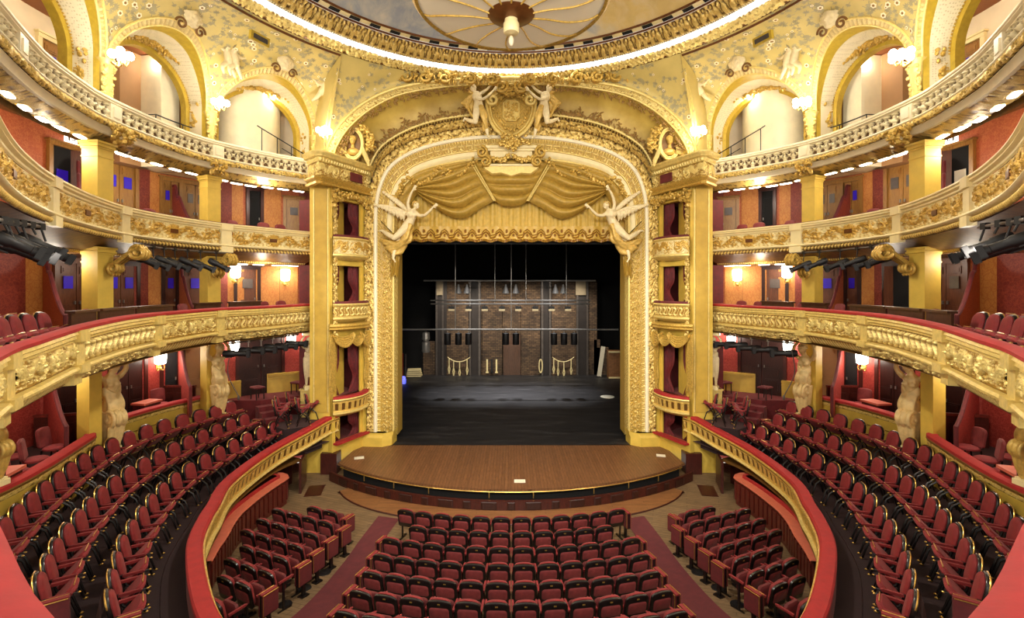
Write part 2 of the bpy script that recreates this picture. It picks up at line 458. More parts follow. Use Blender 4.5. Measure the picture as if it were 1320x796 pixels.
def velvet(name,c,dark,scale=30,rough=.75):
    t=NT(name); v=t.coord('obj'); n=t.noise(v,5,4,.6); n2=t.noise(v,scale,3)
    t.base(t.mix(t.math('MULTIPLY',n2.outputs[0],.35),t.ramp(n.outputs[0],[(.3,dark),(.72,c)]),dark)).pr(rough)
    t.b.inputs['Sheen Weight'].default_value=.06 if 'rail' in name else .15; t.b.inputs['Sheen Roughness'].default_value=.4; t.b.inputs['Sheen Tint'].default_value=(1,.5,.45,1)
    t.bump(n2.outputs[0],.15,.006); return t.m
M['velvet']=velvet('red_velvet',srgb(150,38,38),srgb(108,25,27))
M['velvetback']=velvet('worn_red_velvet',srgb(146,54,52),srgb(98,32,33))
M['railred']=velvet('red_rail_velvet',srgb(178,34,32),srgb(150,27,27))
M['darkred']=velvet('dark_red_velvet',srgb(112,30,32),srgb(80,22,24))
M['curtain']=velvet('crimson_curtain',srgb(118,26,28),srgb(78,16,20))
M['carpet']=velvet('oxblood_carpet',srgb(104,38,42),srgb(84,30,34),60,.95)
M['darkcarpet']=velvet('dark_brown_carpet',srgb(42,21,22),srgb(31,15,16),50,.95)
M['stepcarpet']=velvet('red_step_carpet',srgb(120,36,38),srgb(92,28,30),50,.95)
M['pink']=plain('pink_table_top',srgb(198,104,80),.5,0,.08)
def wallpaper(name,base,line,scale=8.0):
    t=NT(name); v=t.coord('uv',(1,1,1)); nz=t.noise(v,scale*.9,2)
    wv=t.mix(.22,v,nz.outputs['Color'],'ADD')
    vo=t.vor(wv,scale,'DISTANCE_TO_EDGE'); vo2=t.vor(wv,scale*2.3,'DISTANCE_TO_EDGE')
    m1=t.ramp(vo.outputs['Distance'],[(.02,(.8,.8,.8,1)),(.08,(0,0,0,1))]); m2=t.ramp(vo2.outputs['Distance'],[(.015,(.6,.6,.6,1)),(.09,(0,0,0,1))])
    big=t.noise(v,1.2,2)
    b=t.ramp(big.outputs[0],[(.3,tuple(x*.85 for x in base[:3])+(1,)),(.7,tuple(x*1.12 for x in base[:3])+(1,))])
    t.base(t.mix(t.math('MAXIMUM',m1,m2),b,line)).pr(.6); return t.m
M['wp_orange']=wallpaper('orange_red_damask',srgb(172,80,44),srgb(196,114,62))
M['wp_red']=wallpaper('crimson_damask',srgb(150,46,40),srgb(186,78,62))
M['wp_amber']=wallpaper('amber_damask',srgb(198,132,62),srgb(176,100,44),6)
M['wp_maroon']=wallpaper('maroon_damask',srgb(116,38,28),srgb(150,66,42))
def wood(name,c,d,scale=(1,12,12),rough=.4,plank=None):
    t=NT(name); v=t.coord('obj',scale); n=t.noise(v,3,5,.65,.6); col=t.ramp(n.outputs[0],[(.28,d),(.72,c)])
    if plank:
        br=t.n('ShaderNodeTexBrick'); br.inputs['Scale'].default_value=1.0; br.inputs['Mortar Size'].default_value=.006; br.inputs['Brick Width'].default_value=plank[0]; br.inputs['Row Height'].default_value=plank[1]
        br.inputs['Color1'].default_value=(1,1,1,1); br.inputs['Color2'].default_value=(.78,.78,.78,1); br.inputs['Mortar'].default_value=(.35,.3,.25,1)
        t.l(t.coord('obj',(1,1,1),(0,0,plank[2])),br.inputs['Vector']); col=t.mix(1.0,col,br.outputs[0],'MULTIPLY')
    t.base(col).pr(rough); t.bump(n.outputs[0],.12,.01); return t.m
M['mahog']=wood('dark_mahogany',srgb(78,32,24),srgb(46,18,15),(6,6,1.2),.35)
M['redwood']=wood('red_varnished_wood',srgb(112,42,32),srgb(72,26,22),(6,6,1.2),.35)
M['golddoor']=wood('gold_brown_door_wood',srgb(168,122,54),srgb(128,84,32),(6,6,1.0),.4)
M['browndoor']=wood('brown_door_wood',srgb(112,66,40),srgb(76,40,26),(6,6,1.0),.4)
M['darkdoor']=wood('dark_door_wood',srgb(58,28,22),srgb(34,16,14),(6,6,1.0),.35)
M['shutter']=plain('near_black_shutter',srgb(36,28,24),.6,0,.2,3)
M['stagedoor']=wood('dull_brown_stage_door',srgb(92,62,42),srgb(62,42,30),(6,6,1.0),.5)
M['palestrip']=plain('grey_tan_strip',srgb(150,134,106),.7,0,.2,2)
M['desk']=wood('dark_brown_desk_wood',srgb(86,54,34),srgb(52,30,20),(4,4,2),.35)
M['stagewood']=wood('brown_stage_boards',srgb(150,104,66),srgb(102,66,40),(14,1.2,2),.45,(3.0,.11,PI/2))
M['pitwood']=wood('orange_brown_boards',srgb(166,114,68),srgb(120,78,46),(1.2,12,2),.45,(2.2,.12,0))
M['floorwood']=wood('grey_brown_floorboards',srgb(150,122,86),srgb(98,76,54),(1.2,12,2),.6,(2.0,.14,.35))
def stagefloor():
    t=NT('black_stage_floor'); v=t.coord('obj',(.25,1.2,1)); n=t.noise(v,2.2,5,.65,.4); f=t.noise(t.coord('obj',(8,60,1)),3,3)
    c=t.ramp(n.outputs[0],[(.32,srgb(14,13,14)),(.55,srgb(36,34,35)),(.8,srgb(84,81,80))])
    t.base(t.mix(t.math('MULTIPLY',f.outputs[0],.4),c,srgb(10,9,10))).pr(.55); return t.m
M['stagefloor']=stagefloor()
def brick():
    t=NT('old_brick_backdrop'); v=t.coord('obj',(1,1,1),(PI/2,0,0)); br=t.n('ShaderNodeTexBrick'); br.inputs['Scale'].default_value=1; br.inputs['Brick Width'].default_value=.34; br.inputs['Row Height'].default_value=.13; br.inputs['Mortar Size'].default_value=.016
    br.inputs['Color1'].default_value=srgb(122,98,72); br.inputs['Color2'].default_value=srgb(82,64,48); br.inputs['Mortar'].default_value=srgb(58,44,34); t.l(v,br.inputs['Vector'])
    n=t.noise(t.coord('obj'),.9,5,.7); t.base(t.mix(1.0,br.outputs[0],t.ramp(n.outputs[0],[(.3,(.25,.25,.25,1)),(.7,(1.1,1.05,1,1))]),'MULTIPLY')).pr(.85); t.bump(br.outputs[1],.4,.02); return t.m
M['brick']=brick()
def vault():
    t=NT('yellow_vault_paint'); v=t.coord('obj'); n=t.noise(v,1.2,4,.6)
    t.base(t.ramp(n.outputs[0],[(.3,srgb(170,138,52)),(.72,srgb(202,172,82))])).pr(.5); return t.m
M['vault']=vault()
def diaper():
    t=NT('cream_diaper_pattern'); v=t.coord('obj'); vo=t.vor(v,16.0,rnd=.3); m=t.ramp(vo.outputs['Distance'],[(.20,(.7,.7,.7,1)),(.40,(0,0,0,1))])
    t.base(t.mix(m,srgb(222,208,172),srgb(176,158,122))).pr(.55); return t.m
M['diaper']=diaper()
def mural():
    t=NT('painted_sky_mural'); v=t.coord('obj',(1,1,.3)); n=t.noise(v,.42,6,.6,.5); n2=t.noise(v,1.6,6,.65,.6)
    sep=t.n('ShaderNodeSeparateXYZ'); t.l(v,sep.inputs[0])
    k=t.math('ADD',n.outputs[0],t.math('MULTIPLY',sep.outputs[0],.028))
    c=t.ramp(k,[(.30,srgb(138,146,158)),(.43,srgb(168,168,166)),(.50,srgb(206,190,152)),(.62,srgb(214,186,118)),(.8,srgb(196,168,106))])
    t.base(t.mix(t.ramp(n2.outputs[0],[(.42,(0,0,0,1)),(.75,(.55,.55,.55,1))]),c,srgb(226,212,180))).pr(.8); return t.m
M['mural']=mural()
M['frost']=emis('lit_frosted_glass',(.95,.82,.58,1),.16); M['frost'].node_tree.nodes['Principled BSDF'].inputs['Base Color'].default_value=srgb(206,190,158)
M['brownmetal']=plain('brown_bronze',srgb(104,62,28),.35,.4,.2)
M['bulb']=emis('lamp_bulb_glow',(1,.94,.82,1),34)
M['globe']=emis('wall_lamp_glow',(1,.93,.80,1),14)
M['strip']=emis('cornice_light_glow',(1,.94,.84,1),10)
M['cove']=emis('dome_fill_glow',(1,.94,.84,1),5)
M['ceil_light']=emis('ceiling_lamp_glow',(1,.94,.82,1),9)
M['drape']=plain('gold_drapery',srgb(176,142,58),.5,.12,.18,7,.25,40)
M['drape2']=plain('yellow_pelmet_cloth',srgb(202,166,70),.55,.05,.12,7,.2,40)
# ------------------------------------------------------------------ plan of the house (left half, x<0)
L4C=cr([(-7.75,19.25),(-9.24,17.8),(-10.25,16.4),(-10.62,14.9),(-10.7,12.7),(-10.45,11.5),(-10.05,10.3),(-9.6,9.4),(-9.15,8.6),(-8.3,7.2),(-6.9,5.6)],8)
L3C=cr([(-7.77,19.2),(-8.95,17.8),(-9.93,16.4),(-10.4,14.9),(-10.5,13.2),(-9.98,11.4),(-9.08,9.5),(-8.2,8.1),(-7.3,6.9),(-6.0,5.4)],8)
L2C=cr([(-7.9,19.5,0),(-8.5,17.05,0),(-9.19,15.15,0),(-9.15,13,0),(-8.78,11.06,0),(-8.2,9.2,-.06),(-7.43,7.5,-.15),(-7.0,6.6,-.21),(-5.4,4.6,-.26),(-3.6,3.0,-.30),(-2.2,1.92,-.34),(-1.47,1.38,-.34),(-.75,1.02,-.34),(-.02,.90,-.34)],8)
L1C=cr([(-6.72,18.75,.45),(-6.95,18.3,.42),(-7.23,17.6,.30),(-7.86,15.95,.05),(-7.82,13.6,0),(-7.32,12.09,0),(-7.1,11.43,0),(-6.58,10.27,0),(-5.59,8.86,0),(-4.70,7.86,0),(-3.4,6.8,0),(-1.8,6.2,0),(0,6.0,0)],8)
LGA=cr([(-9.4,7.1),(-9.62,8.5),(-9.78,9.5),(-10.05,10.45),(-10.6,11.9),(-10.85,12.5),(-11.15,12.75)],8)
LGB=cr([(-11.15,13.35),(-11.45,14.2),(-11.25,15.7),(-10.9,16.6),(-10.85,16.9)],8)
LGALL=A((-9.2,6.4),(-9.55,8.6),(-9.65,9.5),(-9.98,10.45),(-10.6,11.9),(-11.1,13.0),(-11.45,14.2),(-11.25,15.7),(-10.9,16.8),(-10.9,18.0),(-9.9,19.3))
LGA*=1.02; LGB*=1.02; LGALL*=1.02
BW=cr([(-7.9,21.3),(-9.6,20.6),(-11.4,19.0),(-12.8,17.0),(-13.35,15.0),(-13.4,12.8),(-13.0,10.6),(-12.0,8.6),(-10.6,6.8),(-9.0,5.2)],8)
C1=A(-8.0,19.45); C2=A(-10.58,16.9); C3=A(-11.09,12.9); C4=A(-10.15,9.0)
RC=A(0,10.9); RR=9.0; ZR=15.7; ZS4=12.9
Z1,Z2,Z3,Z4=1.8,6.54,9.4,12.23
SIDES=((-1,'left'),(1,'right'))
def S(mb,s): return mb if s<0 else mb.mirror()
def SX(p,s): return (p[0] if s<0 else -p[0],)+tuple(p[1:])

# ------------------------------------------------------------------ floors, back walls, slabs
def floorz(y): return .05+.02*max(0,13.3-y)**2
b=MB(); ys=np.linspace(4.5,19.6,60); xs=np.linspace(-12,12,9)
P=np.array([[(x,y,floorz(y)) for x in xs] for y in ys]); b.grid(P); struct('floor',b,M['floorwood'])
for s,nm in SIDES:
    for z0,z1,m in ((-.2,5.42,'wp_red'),(5.42,8.4,'wp_orange'),(8.4,11.95,'wp_orange'),(11.95,15.1,'plaster')):
        b=MB(); sweep(b,BW,[(0,z0),(0,z1)]); struct('wall_'+nm,S(b,s),M[m])
    # end walls of the balcony recesses, against the stage tower
    for z0,z1,m in ((2.0,5.42,'wp_red'),(5.42,8.3,'wp_orange'),(8.3,11.15,'wp_orange'),(11.15,15.1,'plaster')):
        b=MB(); b.add([(-7.9,21.3,z0),(-7.72,19.3,z0),(-7.72,19.3,z1),(-7.9,21.3,z1)],[(0,1,2,3)],[(0,z0),(2.2,z0),(2.2,z1),(0,z1)]); struct('wall_'+nm,S(b,s),M[m])
    # slabs: floor above, ceiling below
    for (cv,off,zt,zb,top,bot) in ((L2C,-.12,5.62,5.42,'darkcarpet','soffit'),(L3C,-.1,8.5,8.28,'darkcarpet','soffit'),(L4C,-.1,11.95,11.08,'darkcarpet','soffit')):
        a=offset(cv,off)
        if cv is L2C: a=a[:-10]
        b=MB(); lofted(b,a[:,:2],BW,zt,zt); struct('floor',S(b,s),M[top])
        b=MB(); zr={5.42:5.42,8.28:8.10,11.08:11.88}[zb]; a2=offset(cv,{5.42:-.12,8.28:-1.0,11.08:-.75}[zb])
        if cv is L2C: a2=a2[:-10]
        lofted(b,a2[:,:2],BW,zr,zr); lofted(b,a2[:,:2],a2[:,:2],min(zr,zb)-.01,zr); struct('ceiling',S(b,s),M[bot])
    b=MB(); lofted(b,offset(L4C,-.6)[:,:2],BW,15.08,15.05); struct('ceiling',S(b,s),M['brown_ceiling'])
# rows of the lower balcony: three stepped tiers
R1=cr([(-3.9,5.2),(-5.0,6.6),(-6.0,7.6),(-6.63,8.36),(-7.1,9.04),(-7.5,9.64),(-7.8,10.24),(-8.1,10.9),(-8.4,11.64),(-8.62,12.3),(-8.85,13.4),(-8.88,14.6),(-8.85,15.4),(-8.75,16.6),(-8.5,17.9)],6)
R2=cr([(-5.0,5.0),(-6.4,6.6),(-7.36,7.86),(-8.16,9.03),(-8.76,10.2),(-9.2,11.2),(-9.47,12.1),(-9.65,13.2),(-9.72,14.4),(-9.66,15.66),(-9.5,16.8),(-9.25,18.0)],6)
R3=cr([(-6.7,5.5),(-7.85,7.1),(-8.96,8.9),(-9.56,10.05),(-10.28,11.75),(-10.6,12.95),(-10.68,14.0),(-10.55,15.0),(-10.3,15.9),(-10.0,16.8),(-9.75,17.6)],6)
R1=R1*.985; R2=R2*.985;
TZ=(1.28,1.67,2.06)
for s,nm in SIDES:
    n=70
    e0=resample(offset(L1C[::-1],-.12)[:,:2],n=n)[:]; k=[i for i in range(len(L1C)) if L1C[i,1]>6.0]
    e0=resample(offset(L1C,-.12)[k][::-1][:,:2],n=n)
    r1=resample(R1,n=n); r2=resample(R2,n=n); r3=resample(R3,n=n); lg=resample(LGALL,n=n)
    m12=(r1*.48+r2*.52); m23=(r2*.48+r3*.52)
    lgo=resample(offset(np.array(LGALL),-.1)[:,:2],n=n)
    P=np.zeros((n,6,3))
    for j,(q,z) in enumerate(((e0,TZ[0]),(m12,TZ[0]),(m12,TZ[1]),(m23,TZ[1]),(m23,TZ[2]),(lgo,TZ[2]))): P[:,j,:2]=q; P[:,j,2]=z
    b=MB(); b.grid(P); struct('floor',S(b,s),M['darkcarpet'],angle=20)
    # loge floors behind the tiers and the landing before the doors
    b=MB(); lofted(b,LGALL,BW[::-1],2.75,2.75); struct('floor',S(b,s),M['darkcarpet'])
    # wall under the lower balcony, seen from the stalls, wood boarded
    b=MB(); kk=[i for i in range(len(L1C)) if L1C[i,1]<17.4]; sweep(b,offset(L1C,-.7)[kk][:,:2],[(0,-.1),(0,1.3)]); struct('wall_'+nm,S(b,s),M['mahog'])
    # underside of the lower balcony
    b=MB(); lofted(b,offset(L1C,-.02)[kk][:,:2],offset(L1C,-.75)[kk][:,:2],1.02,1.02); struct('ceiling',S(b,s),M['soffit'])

# ------------------------------------------------------------------ balcony fronts
T_SCR=t_scroll(3.7,.5,4,True,1.5); T_SCR2=t_scroll(1.3,.45,9,False,2.6); T_BAL=t_balus(); T_STR=t_strig(); T_ARC=t_arcade(); T_LF=t_leafy(1.2,.2,110,2,.05); T_LF2=t_leafy(1.4,.3,130,5,.07)
T_ROPE=t_rope(); T_BEAD=t_bead(); T_FL=t_flute(); T_KEY=t_key(); T_CAN=t_candel()
def near_idx(c,p): return int(np.argmin(np.linalg.norm(c[:,:2]-p,axis=1)))
def seg(c,p,q):
    i,j=sorted((near_idx(c,p),near_idx(c,q))); return c[i:j+1]
def shrink(c,d):
    L=alen(c); u=np.linspace(d,L[-1]-d,max(8,len(c))); return np.stack([np.interp(u,L,c[:,k]) for k in range(c.shape[1])],1)
def cutposts(c,posts): # split a curve at the block positions
    c=resample(z3(c),du=.05); idx=sorted(near_idx(c,p) for p in posts); idx=[0]+idx+[len(c)-1]; return [c[a:b_+1] for a,b_ in zip(idx[:-1],idx[1:]) if b_-a>12]
def block(b,c,p,w,z0,z1,o,dep=.1,Z=0.0):
    c=z3(resample(c,du=.05)); i=near_idx(c,p); n=normals(c)[i]; q=c[i]
    b.box((q[0]+n[0]*(o-dep/2),q[1]+n[1]*(o-dep/2),Z+q[2]+(z0+z1)/2),(w,dep,z1-z0),math.atan2(n[1],n[0])+PI/2)
EXTRA4=[C2,C3,C4]
for s,nm in SIDES:
    # top gallery: pierced white and gold balustrade
    t=thing('balcony_parapet','white and gold pierced balustrade front of the top gallery, %s of the stage'%nm,'balcony front',SX((-10.6,14,Z4-1.1),s),'balcony fronts')
    b=MB(); sweep(b,L4C,[(-.16,-.02),(-.14,0),(.10,0),(.13,-.03),(.13,-.07),(.10,-.09),(.12,-.13),(.06,-.17),(-.16,-.17)],Z4,True); S(b,s).build('handrail',M['white_trim'],t)
    b=MB()
    posts=[L4C[near_idx(L4C,p)][:2] for p in (C1,C2,C3,C4)]
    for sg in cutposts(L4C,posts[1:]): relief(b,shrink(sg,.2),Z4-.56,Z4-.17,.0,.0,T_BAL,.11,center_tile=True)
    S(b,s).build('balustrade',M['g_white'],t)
    b=MB(); sweep(b,L4C,[(.02,-.55),(.12,-.56),(.14,-.60),(.10,-.64),(.0,-.64)],Z4); S(b,s).build('ledge',M['white_trim'],t)
    b=MB(); 
    c=z3(resample(L4C,du=.03)); nn=normals(c); L=alen(c); a=np.linspace(-1.4,1.4,11); h=T_LF.sample(L[:,None]+0*a,0*L[:,None]+(a/2.8+.5)*T_LF.h)
    r=.065+h*.05; P=np.zeros((len(c),11,3)); P[:,:,:2]=c[:,None,:2]+nn[:,None]*(.05+r*np.cos(a))[:,:,None]; P[:,:,2]=Z4-.71+r*np.sin(a)*1.1; b.grid(P,None,smooth01(h,.08,.4)+.001)
    S(b,s).build('leaf_moulding',M['g_leaf'],t)
    b=MB(); sweep(b,L4C,[(.05,-.79),(.06,-.82),(.0,-.86),(-.03,-.95),(-.10,-.97)],Z4); S(b,s).build('fascia',M['white_trim'],t)
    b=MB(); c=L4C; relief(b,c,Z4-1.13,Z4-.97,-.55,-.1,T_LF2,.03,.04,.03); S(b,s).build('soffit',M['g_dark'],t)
    for p in posts: 
        b=MB(); block(b,L4C,p,.38,-.58,-.16,.11,.16,Z4); block(b,L4C,p,.22,-.50,-.24,.135,.05,Z4); S(b,s).build('panel_block',M['white_trim'],t)
    # second gallery: cream front with gilded scrolls
    t=thing('balcony_parapet','cream balcony front with gilded scrolls and small brown plaques, %s of the stage'%nm,'balcony front',SX((-10.3,14,Z3-1.1),s),'balcony fronts')
    b=MB(); sweep(b,L3C,[(-.22,-.04),(-.20,.02),(-.02,.02),(0,-.04)],Z3,True); S(b,s).build('handrail',M['darkred'],t)
    b=MB(); sweep(b,L3C,[(0,0),(.10,-.02),(.11,-.06),(.07,-.08),(.09,-.13),(.03,-.16),(.03,-.20),(.0,-.22)],Z3); S(b,s).build('cornice',M['cream'],t)
    posts=[L3C[near_idx(L3C,p)][:2] for p in (C2,C3,C4)]
    b=MB(); sg_=cutposts(L3C,posts)
    for sg in sg_: relief(b,shrink(sg,.22),Z3-.72,Z3-.22,-.01,-.01,T_SCR,.085,center_tile=True)
    S(b,s).build('frieze',M['g_cream'],t)
    for sg in sg_:
        b=MB(); q=z3(sg)[len(sg)//2]; block(b,L3C,q[:2],.26,-.53,-.41,.06,.08,Z3); S(b,s).build('plaque',M['brownmetal'],t)
    b=MB(); sweep(b,L3C,[(0,-.72),(.10,-.73),(.12,-.77),(.08,-.81),(0,-.82)],Z3); S(b,s).build('ledge',M['cream'],t)
    b=MB(); c=z3(resample(L3C,du=.025)); nn=normals(c); L=alen(c); a=np.linspace(-1.6,1.3,9); h=T_ROPE.sample(L[:,None]+0*a,0*L[:,None]+(a/2.9+.55)*T_ROPE.h)
    r=.05+h*.03; P=np.zeros((len(c),9,3)); P[:,:,:2]=c[:,None,:2]+nn[:,None]*(.0+r*np.cos(a))[:,:,None]; P[:,:,2]=Z3-.89+r*np.sin(a); b.grid(P,None,smooth01(h,.1,.5)+.001)
    S(b,s).build('rope_moulding',M['g_leaf'],t)
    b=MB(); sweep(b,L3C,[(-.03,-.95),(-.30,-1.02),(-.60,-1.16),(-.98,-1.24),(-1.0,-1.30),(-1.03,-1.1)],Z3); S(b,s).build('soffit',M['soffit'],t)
    b=MB(); relief(b,offset(L3C,-.92),Z3-1.30,Z3-1.21,-.04,0,T_BEAD,.04,.02,.02); S(b,s).build('bead_moulding',M['g_leaf'],t)
    for p in posts:
        b=MB(); block(b,L3C,p,.36,-.82,-.2,.075,.14,Z3); block(b,L3C,p,.40,-.24,-.02,.12,.14,Z3); block(b,L3C,p,.40,-1.0,-.80,.12,.16,Z3); S(b,s).build('pilaster_block',M['cream'],t)
    # first gallery: the deep yellow front
    t=thing('balcony_parapet','deep yellow balcony front with raised leaf ornament and red rail, %s of the stage'%nm,'balcony front',SX((-9.1,13,Z2-1.1),s),'balcony fronts')
    vis=L2C
    b=MB(); sweep(b,vis,[(-.10,-.08),(-.10,.0),(-.07,.02),(.05,.02),(.115,-.01),(.115,-.06),(.09,-.075)],Z2,True); S(b,s).build('handrail',M['railred'],t)
    b=MB(); sweep(b,vis,[(0,-.06),(.08,-.08),(.10,-.13),(.06,-.16),(.07,-.21),(.02,-.24),(.02,-.28)],Z2); S(b,s).build('cornice',M['gold_pale'],t)
    b=MB(); sweep(b,vis[69:],[(-.75,-.08),(-.75,.0),(-.7,.02),(-.11,.02),(-.11,-.08)],Z2,True); S(b,s).build('armrest_pad',M['railred'],t)
    vis2=vis[:80]; posts=[vis2[near_idx(vis2,p)][:2] for p in (A(-9.19,15.15),A(-9.05,12.2),A(-8.05,8.9),A(-7.1,6.8))]
    sgs=cutposts(vis2,posts); b=MB(); 
    for i,sg in enumerate(sgs):
        relief(b,shrink(sg,.165),Z2-.72,Z2-.27,-.01,.01,(T_STR,T_SCR2)[i%2] if i<4 else T_SCR2,.085,center_tile=True)
    S(b,s).build('frieze',M['g_yellow'],t)
    b=MB(); sweep(b,vis,[(.0,-.72),(.09,-.73),(.12,-.77),(.11,-.81),(.05,-.84),(0,-.84)],Z2); S(b,s).build('ledge',M['gold_pale'],t)
    b=MB()
    for i,sg in enumerate(sgs):
        relief(b,shrink(sg,.1),Z2-1.08,Z2-.84,-.18,.0,T_LF2 if i%2==0 else T_FL,.09 if i%2==0 else .04)
    S(b,s).build('lower_moulding',M['g_yellow'],t)
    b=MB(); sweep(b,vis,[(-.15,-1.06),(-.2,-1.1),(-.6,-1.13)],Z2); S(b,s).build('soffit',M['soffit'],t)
    for p in posts:
        b=MB(); block(b,vis2,p,.34,-.72,-.26,.06,.14,Z2); block(b,vis2,p,.40,-.28,-.065,.13,.14,Z2); block(b,vis2,p,.38,-.86,-.7,.14,.16,Z2); block(b,vis2,p,.30,-1.08,-.84,.02,.2,Z2); S(b,s).build('pilaster_block',M['gold_pale'],t)
    # lower balcony: arcaded band and wide red rail
    t=thing('balcony_parapet','low arcaded gold balcony front with wide red velvet rail, %s of the stalls'%nm,'balcony front',SX((-7.8,13,1.0),s),'balcony fronts')
    b=MB(); sweep(b,L1C,[(-.30,-.10),(-.30,-.02),(-.27,.01),(-.04,.01),(.0,-.03),(.0,-.10)],Z1,True,.15); S(b,s).build('handrail',M['railred'],t)
    b=MB(); sweep(b,L1C,[(0,-.10),(.04,-.11),(.05,-.14),(.02,-.17),(0,-.18),(-.02,-.19)],Z1,du=.15); S(b,s).build('cornice',M['gold'],t)
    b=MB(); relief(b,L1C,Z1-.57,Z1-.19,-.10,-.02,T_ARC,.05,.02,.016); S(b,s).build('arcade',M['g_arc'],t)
    b=MB(); sweep(b,L1C,[(-.10,-.56),(0,-.58),(.02,-.62),(-.02,-.66),(-.10,-.70),(-.16,-.76),(-.3,-.80)],Z1,du=.15); S(b,s).build('base_moulding',M['gold_pale'],t)
    b=MB(); sweep(b,L1C,[(-.14,-.10),(-.14,-.62)],Z1,du=.15); sweep(b,L1C,[(-.29,-.10),(-.29,-.62)],Z1,du=.15); S(b,s).build('inner_face',M['darkred'],t)
    # loge fronts behind the balcony seats
    for cv,lab in ((LGA,'ochre loge front with red rail nearest the camera, %s side'),(LGB,'ochre loge front with red rail between two caryatids, %s side')):
        t=thing('loge_parapet',lab%nm,'loge front',SX((float(cv[len(cv)//2][0]),float(cv[len(cv)//2][1]),2.1),s),'loge fronts')
        b=MB(); sweep(b,cv,[(-.2,-.07),(-.2,0),(-.17,.03),(.0,.03),(.05,0),(.05,-.07)],3.3,True,.1); S(b,s).build('handrail',M['railred'],t)
        b=MB(); sweep(b,cv,[(.05,-.07),(.06,-.1),(.03,-.13),(.03,-.15)],3.3,du=.1); relief(b,cv,3.05,3.15,.02,.03,T_LF,.02,.03,.02); S(b,s).build('moulding',M['g_leaf'],t)
        b=MB(); sweep(b,cv,[(.02,-.25),(.0,-.5),(-.02,-.9),(-.02,-1.3)],3.3,du=.1); sweep(b,cv,[(-.12,-.07),(-.12,-1.2)],3.3,du=.1); S(b,s).build('panel',M['yellow2'],t)

# ------------------------------------------------------------------ columns
def column(b,p,z0,z1,w=.46,cap=True):
    n=CEN-p; yaw=math.atan2(n[1],n[0])+PI/2
    b.box((p[0],p[1],(z0+z1)/2),(w,w,z1-z0),yaw)
    if cap:
        for (dz0,dz1,k) in ((0,.06,1.28),(.06,.11,1.16),(.11,.15,1.24),(.15,.2,1.08),(.38,.42,1.06)): b.box((p[0],p[1],z1-(dz0+dz1)/2),(w*k,w*k,dz1-dz0),yaw)
WHERE={0:'beside the stage boxes',1:'in the middle of the curve',2:'farthest from the stage'}
for s,nm in SIDES:
    for i,p in enumerate((A(-8.0,18.95),C2,C3)):
        if i>0:
            o=thing('column','square yellow column of the first gallery %s, %s side'%(WHERE[i],nm),'column',SX((*p,5.62),s),'yellow columns')
            b=MB(); column(b,p,5.625,8.27); S(b,s).build('shaft',M['yellow'],o)
            o=thing('column','square yellow column of the second gallery %s, %s side'%(WHERE[i],nm),'column',SX((*p,8.5),s),'yellow columns')
            b=MB(); column(b,p,8.505,11.07); S(b,s).build('shaft',M['yellow'],o)
            o=thing('column','yellow post behind the caryatid %s, %s side'%(WHERE[i],nm),'column',SX((*p,2.36),s),'yellow columns')
            b=MB(); column(b,p+A(-.15,0.15)*(1 if i==1 else 0)+A(-.22,0)*(1 if i==2 else 0),2.36,5.41,.36,False); S(b,s).build('shaft',M['yellow'],o)
        # scroll console between the column and the front above
        for zc,cv,lv in ((8.28,L3C,'first'),(11.1,L4C,'second')):
            q=cv[near_idx(cv,p)][:2]; d=q-p; d/=np.linalg.norm(d)+1e-9; yaw=math.atan2(d[1],d[0])
            lab='gilded scroll console over the %s gallery column %s, %s'%(lv,WHERE[i],nm)
            q0=p+d*.44
            o=thing('scroll_console',lab,'console',SX((q0[0],q0[1],zc-.55),s),'scroll consoles')
            b=MB(); u=np.linspace(0,1,40)
            R_=.26*(1-u*.75); a=u*2*PI*1.5+PI/2
            if zc<10:
                loc=np.stack([.62+R_*np.cos(a)*.85,0*u,-.14+R_*np.sin(a)*.75],1); loc2=np.stack([.02+.14*(1-.7*u)*np.cos(-a),0*u,-.55+.16*(1-.7*u)*np.sin(-a)],1)
                link=np.stack([np.linspace(.7,.05,20),np.zeros(20),np.interp(np.linspace(0,1,20),[0,.4,1],[.02,-.12,-.42])],1)
                for w in (-.12,0,.12):
                    for q_,r_ in ((loc,.055),(loc2,.045),(link,.06)):
                        g=q_+A(0,w,0); X=np.stack([q0[0]+g[:,0]*math.cos(yaw)-g[:,1]*math.sin(yaw),q0[1]+g[:,0]*math.sin(yaw)+g[:,1]*math.cos(yaw),zc-.02+g[:,2]],1); b.tube(X,r_,6)
            else:
                r_=random.Random(i+5)
                for k in range(46):
                    g=A(r_.uniform(.0,.42),r_.uniform(-.24,.24),r_.uniform(-.02,.36)); g[2]-=.02
                    b.ell((q0[0]+g[0]*math.cos(yaw)-g[1]*math.sin(yaw),q0[1]+g[0]*math.sin(yaw)+g[1]*math.cos(yaw),zc+.0+g[2]),(.075,.04,.06),Euler((r_.uniform(0,3),r_.uniform(0,3),r_.uniform(0,3))).to_matrix(),6,5)
            S(b,s).build('scroll' if zc<10 else 'leaf_cluster',M['gold'],o)

